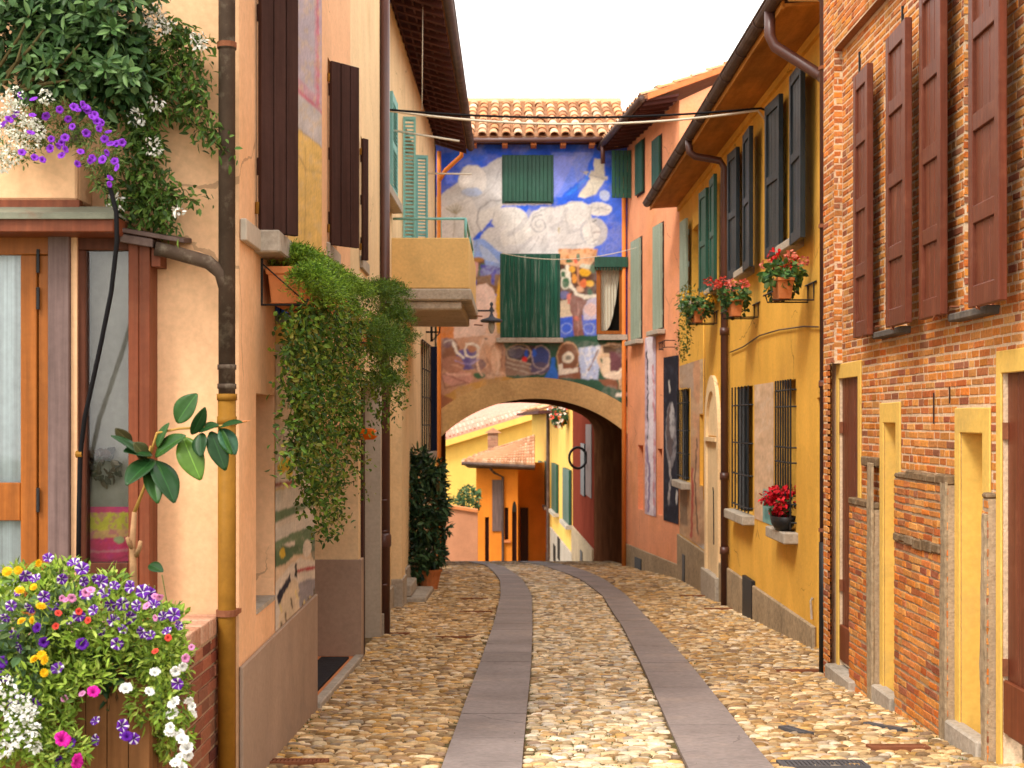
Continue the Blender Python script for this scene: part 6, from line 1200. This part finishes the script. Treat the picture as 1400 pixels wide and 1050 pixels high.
# rubber plant with big oval leaves
RP = thing('rubber_plant', 'rubber plant with big oval leaves on a bare pale stem before the bay window', 'potted plant', P(182, 860, 5.95))
mb = MB(); mb.tube([P(182, 880, 5.95), P(183, 800, 5.95), P(181, 740, 5.95), P(184, 700, 5.95)], [.016, .015, .013, .010], 10); mb.build('stem', 'barkpale', RP, smooth=True); mb = MB(); mb.tube([P(182, 752, 5.95), P(176, 742, 5.93), P(174, 735, 5.92)], [.010, .009, .008], 8); mb.build('stem', 'barkpale', RP, smooth=True); mb = MB(); mb.tube([P(186, 760, 5.95), P(191, 748, 5.93), P(192, 740, 5.92)], [.011, .010, .008], 8)
mb.build('stem', 'barkpale', RP, smooth=True)
mb = MB(); mb.tube([P(184, 700, 5.95), P(198, 665, 5.93), P(202, 625, 5.92), P(206, 610, 5.9)], [.008, .006, .005, .004], 8); mb.tube([P(200, 640, 5.93), P(215, 592, 5.9), P(245, 586, 5.88), P(290, 584, 5.86), P(318, 580, 5.85), P(338, 576, 5.84)], [.006, .006, .005, .005, .004, .002], 8); mb.build('branch', mat('leaf_stalk', (.42, .24, .06), bump=0), RP, smooth=True)
def big_leaf(base, tip, wpx, d0, d1, col, nrm):
    b, t = V3(P(*base, d0)), V3(P(*tip, d1)); D = t-b; L = np.linalg.norm(D); D /= L; N = V3(nrm); N -= D*np.dot(N, D); N /= np.linalg.norm(N); S = np.cross(D, N); W = 1.14*wpx*d0/F
    mb = MB(); vs = []; cs = []; m = 13
    for i in range(m):
        f = i/(m-1); w = W*.5*math.sin(math.pi*min(1, f*.97+.015))**.72*(1-.12*(f-.4)); 
        for s in (-1, -.55, -.06, 0, .06, .55, 1): vs.append(b+D*L*f+S*w*s+N*(abs(s)**1.5*w*.28-L*.16*f*f)); cs.append(V3(col)*(2.4 if abs(s) < .03 else 1.)*(1+.1*math.sin(f*40)*abs(s)))
    mb.add(vs, [(i*7+k, i*7+k+1, (i+1)*7+k+1, (i+1)*7+k) for i in range(m-1) for k in range(6)], np.array(cs)); o = mb.build('leaf', 'glossleaf', RP, smooth=True)
    s = o.modifiers.new('thick', 'SOLIDIFY'); s.thickness = .0016
G1c, G2c, G3c = (.014, .05, .012), (.03, .085, .016), (.08, .16, .018)
for a in (((180, 605), (158, 588), 16, 5.9, 5.85, (.06, .05, .02), (-.3, -1, .2)), ((242, 578), (265, 538), 29, 5.88, 5.85, G2c, (-.3, -1, .2)), ((204, 632), (160, 590), 22, 5.9, 5.8, G1c, (-.5, -.6, .8)), ((208, 622), (172, 612), 26, 5.9, 5.82, G1c, (0, -.7, .9)), ((212, 624), (246, 592), 26, 5.9, 5.82, G2c, (-.2, -.8, .7)), ((210, 628), (172, 655), 30, 5.9, 5.76, G1c, (0, -.6, .9)), ((212, 630), (240, 678), 32, 5.9, 5.76, G1c, (.3, -.6, .9)), ((206, 630), (214, 682), 24, 5.9, 5.78, G2c, (0, -.7, .7)), ((250, 598), (272, 652), 32, 5.88, 5.8, G3c, (.1, -1, .15)), ((262, 594), (282, 560), 17, 5.86, 5.83, G1c, (.6, -.8, 0)), ((272, 590), (296, 578), 18, 5.86, 5.83, G1c, (0, -.6, .8)), ((275, 592), (272, 622), 22, 5.86, 5.8, G1c, (-.4, -.8, .3)), ((298, 586), (328, 572), 16, 5.85, 5.8, G1c, (0, -.5, .9)), ((288, 590), (308, 640), 24, 5.85, 5.8, G1c, (.2, -.9, .2)), ((302, 586), (322, 618), 22, 5.85, 5.8, (.035, .10, .05), (.4, -.9, .1)), ((300, 586), (312, 620), 16, 5.85, 5.78, G2c, (-.6, -.8, .1)), ((215, 612), (226, 578), 15, 5.9, 5.87, G2c, (-.7, -.8, .1)), ((204, 772), (220, 778), 14, 5.92, 5.85, G1c, (0, -.8, .5)), ((200, 626), (186, 606), 20, 5.9, 5.84, (.07, .07, .025), (0, -.8, .6))): big_leaf(*a)
mb = MB(); mb.tube([P(325, 577, 5.84), P(342, 575, 5.83)], [.004, .001], 6); mb.build('bud', 'plastic_terra', RP)
mb = MB(); mb.lathe((P(182, 860, 5.95)[0], 5.95, 0), [(.09, -1.02), (.115, -.86), (.125, -.86), (.125, -.83), (.108, -.83), (.1, -.87)], 18); mb.build('pot', 'terracotta', RP, smooth=False)

# ------------------------------------------------------------------ wall troughs and hanging ferns
def trough(u0, u1, z, label):
    t = thing('wall_trough', label, 'planter', tuple(PL.pt((u0+u1)/2, z, .12)), 'terracotta troughs on the peach wall')
    mb = MB(); h = .19; ring = []
    for k, zz in ((.80, z), (.97, z+h-.04), (1.08, z+h-.04), (1.10, z+h), (.98, z+h), (.94, z+h-.05)):
        n0, n1 = .125-.095*k, .125+.095*k; e = (1-k)*.09
        ring += [PL.pt(u0+e, zz, n0), PL.pt(u1-e, zz, n0), PL.pt(u1-e, zz, n1), PL.pt(u0+e, zz, n1)]
    mb.add(ring, [(0, 1, 2, 3)]+[(4*i+k, 4*i+(k+1) % 4, 4*i+4+(k+1) % 4, 4*i+4+k) for i in range(5) for k in range(4)]+[(20, 21, 22, 23)]); mb.build('trough', 'plastic_terra', t, bevel=.005)
    for u in (u0-.012, u1-.2): mb = MB(); mb.tube([PL.pt(u, z+.23, .005), PL.pt(u, z-.012, .005), PL.pt(u, z-.012, .235), PL.pt(u, z+.02, .245)], .008, 6); mb.tube([PL.pt(u, z+.2, .01), PL.pt(u, z-.0, .235)], .004, 6); mb.build('bracket', 'iron', t)
trough(ul(365, .03), ul(365, .03)+.85, .615, 'orange terracotta trough on an iron bracket, its end showing left of the hanging fern'); trough(2.0, 2.9, .62, 'terracotta trough half buried under the trailing ivy on the peach wall'); trough(5.2, 6.3, .66, 'terracotta trough hidden in the round asparagus fern beside the brown downpipe')
def fern(name, label, loc, centers, hang, cols, hcols, n_leaf):
    t = thing(name, label, 'hanging plant', loc); mb = MB()
    for c, r, n in centers:                                        # needle sprays of asparagus fern
        c = V3(c); r = V3(r)
        for s in range(n):
            d = rng.normal(size=3); d /= np.linalg.norm(d); d[2] = abs(d[2])*.8+.1 if rng.random() < .75 else d[2]; e = c+d*r*rng.uniform(.75, 1.08); m = 34; f = rng.uniform(.15, 1, m)[:, None]
            Pn = c*(1-f)+e*f; Pn[:, 2] -= (.08*f**2)[:, 0]; Pn += rng.normal(0, .012, (m, 3)); dd = d*.6+rng.normal(size=(m, 3))*.6
            leaves(mb, Pn, dd, rdir(m), rng.uniform(.018, .034, m), rng.uniform(.004, .007, m), shades(m, cols, .3), .05, .1)
    mb.build('foliage', 'leaf', t); mb = MB()
    for p0, p1, n, sp in hang: trail(mb, p0, p1, n, n_leaf, n_leaf*.62, hcols, sp)
    mb.build('trailing_leaves', 'leaf', t); return t
fc = [(.10,.20,.014),(.17,.31,.022),(.26,.42,.04),(.065,.14,.012)]; hc = [(.055,.125,.012),(.11,.21,.022),(.18,.28,.03),(.03,.065,.008),(.045,.09,.012),(.22,.22,.035)]
W = lambda px, py, n: (lambda u: tuple(PL.pt(u, PL.z_of(px, py, n), n)))(PL.u_of_px(px, n))
cs = [(W(px, py, n), (.2, .25, rz), k) for px, py, n, rz, k in ((398, 342, .12, .06, 70), (410, 350, .16, .13, 130), (428, 368, .18, .15, 150), (445, 375, .2, .15, 150), (462, 385, .2, .15, 150), (480, 395, .2, .15, 150), (440, 400, .14, .15, 100), (468, 425, .16, .15, 100))]
cs += [(W(px, py, n), (.14, .16, .15), k) for px, py, n, k in ((424, 376, .27, 80), (436, 388, .28, 90), (450, 396, .3, 90), (428, 362, .2, 80))]
hg = []
for px, y0, y1, n, k in [(394, 425, 500, .17, 40), (400, 425, 540, .17, 60), (406, 420, 640, .18, 140), (413, 415, 660, .18, 170), (420, 405, 690, .19, 190), (428, 400, 700, .2, 200), (436, 400, 690, .2, 210), (444, 400, 735, .2, 210), (452, 400, 700, .22, 210), (460, 405, 720, .22, 210), (468, 405, 660, .22, 190), (476, 410, 640, .24, 180), (484, 410, 600, .24, 160), (492, 410, 560, .24, 130), (400, 470, 660, .19, 60), (408, 520, 650, .19, 60), (448, 600, 740, .2, 60), (490, 560, 680, .2, 40), (415, 420, 560, .22, 150), (435, 420, 560, .24, 170), (455, 420, 580, .24, 170), (472, 420, 560, .25, 140)]: hg.append((W(px, y0, n), W(px+rng.normal(0, 4), y1, n+rng.normal(0, .02)), int(k*2.6), .04))
fern('trailing_ivy', 'long curtain of fern and trailing ivy hanging from the troughs over the painted wall', W(430, 420, .15), cs, hg, fc, hc, .036)
cs = [(W(px, py, n), (.24, .5, rz), k) for px, py, n, rz, k in ((515, 400, .22, .22, 170), (532, 400, .28, .22, 190), (540, 435, .32, .26, 190), (530, 480, .32, .26, 200), (512, 455, .28, .25, 150), (543, 460, .34, .2, 120), (525, 520, .3, .2, 120))]
hg = [(W(px, y0, n), W(px+2, y1, n), k, .045) for px, y0, y1, n, k in ((520, 420, 590, .3, 120), (535, 430, 580, .34, 120), (548, 430, 560, .36, 100), (512, 430, 570, .26, 110), (505, 430, 540, .24, 70), (515, 450, 575, .24, 80), (528, 480, 600, .28, 60), (538, 480, 560, .3, 60), (548, 470, 540, .3, 50), (510, 480, 620, .24, 30), (541, 500, 545, .32, 40))]
fern('asparagus_fern', 'round bushy asparagus fern bulging out beside the brown downpipe on the left', W(530, 440, .25), cs, hg, [(.055,.13,.014),(.10,.20,.022),(.15,.26,.03),(.04,.095,.012)], hc, .04)

# ================================================================== CREAM HOUSE WITH BALCONY (left, far)
LH = thing('balcony_house', 'cream house with pale teal shutters, deep dark eave and yellow walled balcony on the left', 'house', (-1.9, 22, float(g(22))))
PT_ = Plane((-1.64, 16.6), (-1.53, 28.9), 1); ut = lambda px, n=0: PT_.u_of_px(px, n)
WG = hole(ut(575), ut(587), PZ(618, 26.4), PZ(470, 26.4), .3); DB = hole(ut(551), ut(568), 1.74, 4.4, .3); WU = hole(17.9-16.6, 18.7-16.6, 2.9, 4.2, .25); DL = hole(20.4-16.6, 21.5-16.6, -3.2, -.3, .3)
mb = MB(); PT_.wall(mb, 0, PT_.len, -3.6, 5.58, [WG, DB, WU, DL]); mb.poly([PT_.pt(0, -3), PT_.pt(0, 5.58), (-8, 16.6, 5.58), (-8, 16.6, -3)]); mb.poly([PT_.pt(PT_.len, -3.6), PT_.pt(PT_.len, 5.58), (-8, 28.9, 5.58), (-8, 28.9, -3.6)]); mb.build('wall', 'cream', LH)
mb = MB(); PT_.box(mb, 0, 3.7, -3.6, -2.2, .003, .04); PT_.box(mb, 5.0, PT_.len, -3.6, -2.2, .003, .04); mb.build('plinth', 'stone', LH)
mb = MB(); mb.box(-1.9, -1.475, 19.55, 20.25, -3, 1.30); mb.build('pier', 'cream', LH, bevel=.008); mb = MB(); mb.box(-1.65, -1.455, 19.53, 20.27, -3, -2.12); mb.build('pier_base', 'stone', LH, bevel=.01)
for H, m in ((WG, 'glassdark'), (WU, 'glassdark'), (DB, 'interior'), (DL, 'brownwood')):
    mb = MB(); PT_.box(mb, H[0], H[1], H[2], H[3], -H[4]-.02, -H[4]+.02); w = mb.build('door' if H in (DB, DL) else 'window', m, LH)
    if H is WG:
        mb = MB()
        for k in range(5): u = H[0]+(H[1]-H[0])*k/4; mb.tube([PT_.pt(u, H[2], .03), PT_.pt(u, H[3], .03)], .012, 6)
        for k in range(5): z = H[2]+(H[3]-H[2])*k/4; mb.tube([PT_.pt(H[0], z, .03), PT_.pt(H[1], z, .03)], .012, 6)
        mb.build('grille', 'iron', w); mb = MB(); PT_.box(mb, H[0]-.1, H[1]+.1, H[2]-.12, H[2]-.004, -.05, .14); mb.build('sill', 'stone', w)
        leaf_mb(PT_.pt(H[1]+.02, 0, .01), (.85, .55, 0), (.55, -.85, 0), .14, H[2], H[3], .035, 'planks').build('shutter', mat('navy_paint', (.012, .016, .035), bump=.1), w)
    if H is WU:
        mb = MB(); PT_.box(mb, H[0]-.1, H[1]+.9, H[2]-.13, H[2]-.01, -.05, .15); mb.build('sill', 'stone', w, bevel=.01)
        leaf_mb(PT_.pt(19.5-16.6, 0, .05), -PT_.u, PT_.n, .78, 2.9, 4.22, .045, 'louver', 2).build('shutter', 'teal', w)
    if H is DB:
        leaf_mb(PT_.pt(ut(550), 0, .01), (1, .12, 0), (.12, -1, 0), .185, 1.8, 4.42, .045, 'louver', 2).build('shutter', 'teal', w); leaf_mb(PT_.pt(ut(567), 0, .01), (1, .3, 0), (.3, -1, 0), .20, 1.8, 4.3, .045, 'louver', 2).build('shutter', 'teal', w)
# balcony
XB = -.575; Y0, Y1 = 19.6, 23.2; zs = 1.49; zp = 2.45
mb = MB(); mb.box(-1.62, XB, Y0, Y0+.1, zs+.28, zp); mb.box(XB-.1, XB, Y0+.101, Y1, zs+.28, zp); mb.box(-1.62, XB, Y1+.001, Y1+.1, zs+.28, zp); BA = mb.build('balcony', 'balcony', LH, bevel=.012)
mb = MB(); mb.slab([(-1.62, Y0-.02, zs+.12), (XB+.03, Y0-.02, zs+.12), (XB+.03, Y1+.12, zs+.12), (-1.62, Y1+.12, zs+.12)], (0, 0, .158)); mb.slab([(-1.62, Y0+.05, zs), (XB-.10, Y0+.05, zs), (XB-.10, Y1+.05, zs), (-1.62, Y1+.05, zs)], (0, 0, .119)); mb.build('balcony_slab', 'stone', BA, bevel=.02)
mb = MB(); zr = 2.71
mb.tube([(-1.6, Y0+.05, zr), (XB-.05, Y0+.05, zr), (XB-.05, Y1+.05, zr), (-1.6, Y1+.05, zr)], .018, 8)
for p in ((XB-.05, Y0+.05), (XB-.05, (Y0+Y1)/2), (XB-.05, Y1+.05)): mb.tube([(*p, zp-.02), (*p, zr)], .018, 8)
for x in (-1.3, -.95): mb.tube([(x, Y0+.05, zp-.02), (x, Y0+.05, zr)], .006, 6)
mb.build('railing', 'teal', BA, smooth=True)
mb = MB()
for (yy_, z) in ((22.6, 1.62), (22.9, 1.5)): mb.tube([(XB-.02, yy_, z), (XB+.12, yy_, z-.01)], .012, 6)
mb.build('spout', 'rust', BA)
# eave, rafters and roof
eo, ei = -.93, -1.66
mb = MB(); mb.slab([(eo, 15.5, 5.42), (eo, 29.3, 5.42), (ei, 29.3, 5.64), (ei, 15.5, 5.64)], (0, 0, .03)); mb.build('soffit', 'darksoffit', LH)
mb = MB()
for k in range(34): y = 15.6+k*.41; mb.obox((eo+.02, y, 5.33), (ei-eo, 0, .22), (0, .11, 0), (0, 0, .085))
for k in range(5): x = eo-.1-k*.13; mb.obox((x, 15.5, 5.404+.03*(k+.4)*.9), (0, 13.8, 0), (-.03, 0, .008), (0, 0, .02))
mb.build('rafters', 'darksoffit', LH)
mb = MB(); up = unit((-1, 0, .33)); tiles(mb, (eo+.06, 15.4, 5.50), (0, 1, 0), up, 60, 11, .232, .36); mb.build('roof', 'tile', LH)
mb = MB(); N = 9; vs = []
for y in (15.4, 29.35): vs += [(eo+.10+.07*math.cos(math.pi+math.pi*s/8), y, 5.47+.07*math.sin(math.pi+math.pi*s/8)) for s in range(N)]
mb.add(vs, [(s, s+1, N+s+1, N+s) for s in range(N-1)]+[tuple(range(N)), tuple(range(2*N-1, N-1, -1))]); mb.tube([(eo+.17, 15.4, 5.47), (eo+.17, 29.35, 5.47)], .012, 6); mb.build('gutter', 'gutter', LH, smooth=True)
mb = MB(); x = PX(586.5, 28.6); mb.box(x-.03, x+.10, 28.6, 28.85, -3.4, 5.4); mb.build('pilaster', 'cream', LH)
def rod(a, b, r, m, name, label, cat):
    mb = MB(); mb.tube([a, b], r, 8); o = mb.build(name, m, smooth=True); return tag(o, label, cat)
rod((-1.62, 19.0, 3.78), PX(627, 19) and P(628, 193, 19.2), .014, 'whitewire', 'clothes_rod', 'pale clothes drying rod sticking out under the eave above the balcony', 'rod'); rod(P(578, 237, 26.2), P(645, 238, 26.3), .016, 'whitewire', 'clothes_rod', 'pale rod sticking out beside the white circle of the mural', 'rod')
# steps and shrub
mb = MB(); gz = float(g(21)); mb.slab([(-1.62, 20.3, gz+.10), (-1.20, 20.35, gz+.10), (-1.20, 22.4, gz+.02), (-1.62, 22.4, gz+.02)], (0, 0, -.35)); t = mb.build('doorstep', 'stone', bevel=.02); tag(t, 'worn stone doorstep on the cobbles below the dark shrub on the left', 'step')
mb = MB(); mb.slab([(-1.62, 20.32, gz+.27), (-1.40, 20.34, gz+.27), (-1.40, 21.5, gz+.25), (-1.62, 21.5, gz+.25)], (0, 0, -.166)); tag(mb.build('doorstep', 'stone', bevel=.015), 'smaller upper stone step against the cream wall beside the dark shrub', 'step')
SH = thing('bay_shrub', 'tall dark green bushy shrub growing against the cream wall near the arch', 'shrub', (-1.25, 23.2, float(g(23.2))))
mb = MB(); dkg = [(.02,.05,.022),(.03,.075,.03),(.045,.10,.038),(.015,.035,.016),(.07,.13,.05)]
for px, py, d, rx, ry, rz, n in ((578, 650, 23, .24, .4, .25, 420), (590, 690, 23, .27, .45, .28, 480), (577, 720, 22.8, .25, .4, .3, 480), (588, 755, 22.9, .24, .4, .28, 420), (568, 770, 22.6, .18, .3, .25, 300), (565, 670, 22.8, .14, .3, .3, 260), (560, 640, 22.8, .12, .2, .2, 130), (598, 660, 23.3, .14, .3, .2, 190), (604, 700, 23.3, .1, .3, .12, 100), (606, 724, 23.2, .1, .3, .08, 70), (572, 622, 22.9, .14, .2, .1, 90), (595, 640, 23.1, .12, .2, .12, 90)): clump(mb, P(px, py, d), (rx, ry, rz), n, .13, .055, dkg, up=.05, shell=.45, fold=.14)
mb.build('foliage', 'glossleaf', SH); mb = MB()
for px in (575, 582, 590): b = V3(P(px, 800, 22.8)); b[2] = float(g(22.8))+.05; mb.tube([b, b+V3((rng.normal(0, .05), 0, .6)), b+V3((rng.normal(0, .12), .1, 1.6))], [.035, .028, .014], 7)
mb.build('trunk', 'stem', SH); mb = MB(); mb.lathe((-1.32, 22.9, 0), [(.15, float(g(22.9))), (.21, float(g(22.9))+.28), (.23, float(g(22.9))+.28), (.23, float(g(22.9))+.32), (.2, float(g(22.9))+.32), (.18, float(g(22.9))+.26)], 16); mb.build('pot', 'terracotta', SH)
# wall lamp
LT = thing('street_lamp', 'black iron bracket lamp with a flat enamel shade in front of the mural', 'street lamp', P(588, 445, 26.6)); d = 26.4
mb = MB(); mb.tube([P(590, 427, d), P(590, 467, d)], .022, 8); mb.tube([P(582, 454, d), P(601, 454, d), P(602, 436, d), P(606, 433.5, d), P(640, 433.5, d)], .018, 8); mb.tube([P(624, 425, d), P(624, 441, d)], .014, 6); mb.tube([P(640, 425, d), P(676, 424.7, d)], .016, 8); mb.tube([P(600, 433, d), P(641, 425, d)], .014, 6); mb.tube([P(590, 467, d), P(602, 454, d)], .012, 6); mb.build('bracket', 'iron', LT, smooth=True)
x, y, _ = P(672, 430, d); z = lambda py: PZ(py, d)
mb = MB(); mb.lathe((x, y, 0), [(.01, z(413)), (.03, z(415)), (.03, z(417)), (.015, z(419)), (.045, z(424)), (.02, z(428)), (.04, z(432)), (.06, z(434)), (.19, z(437)), (.20, z(439)), (.19, z(440.5)), (.05, z(440))], 20); mb.build('lamp_shade', mat('grey_enamel', (.07, .075, .09), rough=.4), LT, smooth=True)
mb = MB(); mb.lathe((x, y, 0), [(.055, z(440.2)), (.062, z(446)), (.05, z(451)), (.03, z(455)), (.012, z(456))], 14); mb.build('lamp_glass', mat('lamp_glass', (.42, .40, .34), rough=.15, bump=0), LT, smooth=True)
# overhead cables
def cable(name, pts, r, m, label):
    mb = MB(); mb.tube(pts, r, 6); return tag(mb.build(name, m, smooth=True), label, 'cable')
def sagline(a, b, s, n=17): a, b = V3(a), V3(b); return [a+(b-a)*f-V3((0, 0, s*4*f*(1-f))) for f in np.linspace(0, 1, n)]
cable('overhead_cable', [PL.pt(8.9, 3.40, .0), *sagline(P(520, 149, 16.1), P(1040, 148, 16.4), .10), (2.93, 16.5, 3.47)], .013, 'rubber', 'dark cable strung across the street above the mural roof, upper of the pair')
cable('overhead_cable', [*sagline(P(523, 150, 16.3), P(1036, 151, 16.6), .16), (2.9, 16.65, 3.4)], .014, 'whitewire', 'pale thick cable strung across the street, sagging just below the dark one')
cable('thin_wire', [*sagline(P(686, 346, 29.6), P(872, 338, 28.8), .18)], .008, 'whitewire', 'thin pale wire sagging across the lower mural in front of the big green shutters')
cable('thin_wire', [P(578, 10, 19), P(577, 150, 19)], .006, 'whitewire', 'thin pale wire hanging straight down from the left eave')

# ================================================================== LIGHT, CAMERA
w = bpy.data.worlds.new('World'); SC.world = w; w.use_nodes = True; nt = w.node_tree; bg = nt.nodes['Background']
sky = nt.nodes.new('ShaderNodeTexSky'); sky.sky_type = 'NISHITA'; sky.sun_disc = False
EL, RO_ = math.radians(50), math.radians(216)
sky.sun_elevation = EL; sky.sun_rotation = RO_; sky.air_density = 1.0; sky.dust_density = 4.0; sky.ozone_density = 1.0
mx = nt.nodes.new('ShaderNodeMix'); mx.data_type = 'RGBA'; mx.inputs[0].default_value = .93
nt.links.new(sky.outputs[0], mx.inputs[6]); mx.inputs[7].default_value = (9.6, 9.3, 8.9, 1)       # thick bright overcast
nt.links.new(mx.outputs[2], bg.inputs[0]); bg.inputs[1].default_value = .105
l = bpy.data.lights.new('sun', 'SUN'); l.energy = 1.15; l.angle = math.radians(14); l.color = (1, .94, .85)
so = bpy.data.objects.new('sun', l); COL.objects.link(so)
sd = Vector((math.sin(RO_)*math.cos(EL), math.cos(RO_)*math.cos(EL), math.sin(EL)))
so.rotation_euler = sd.to_track_quat('Z', 'Y').to_euler()
cam = bpy.data.cameras.new('camera'); co = bpy.data.objects.new('camera', cam); COL.objects.link(co)
cam.sensor_width = 36; cam.lens = F/1400*36; cam.shift_y = 50/1400; cam.clip_start = .1; cam.clip_end = 2000
co.rotation_euler = (math.radians(90), 0, 0)
cam.dof.use_dof = True; cam.dof.focus_distance = 9.0; cam.dof.aperture_fstop = 5.0
SC.camera = co
SC.render.engine = 'CYCLES'; SC.cycles.max_bounces = 8; SC.cycles.diffuse_bounces = 5; SC.cycles.transparent_max_bounces = 8
SC.cycles.use_denoising = True
SC.view_settings.view_transform = 'Standard'; SC.view_settings.look = 'None'; SC.view_settings.exposure = 1.38; SC.view_settings.gamma = 1
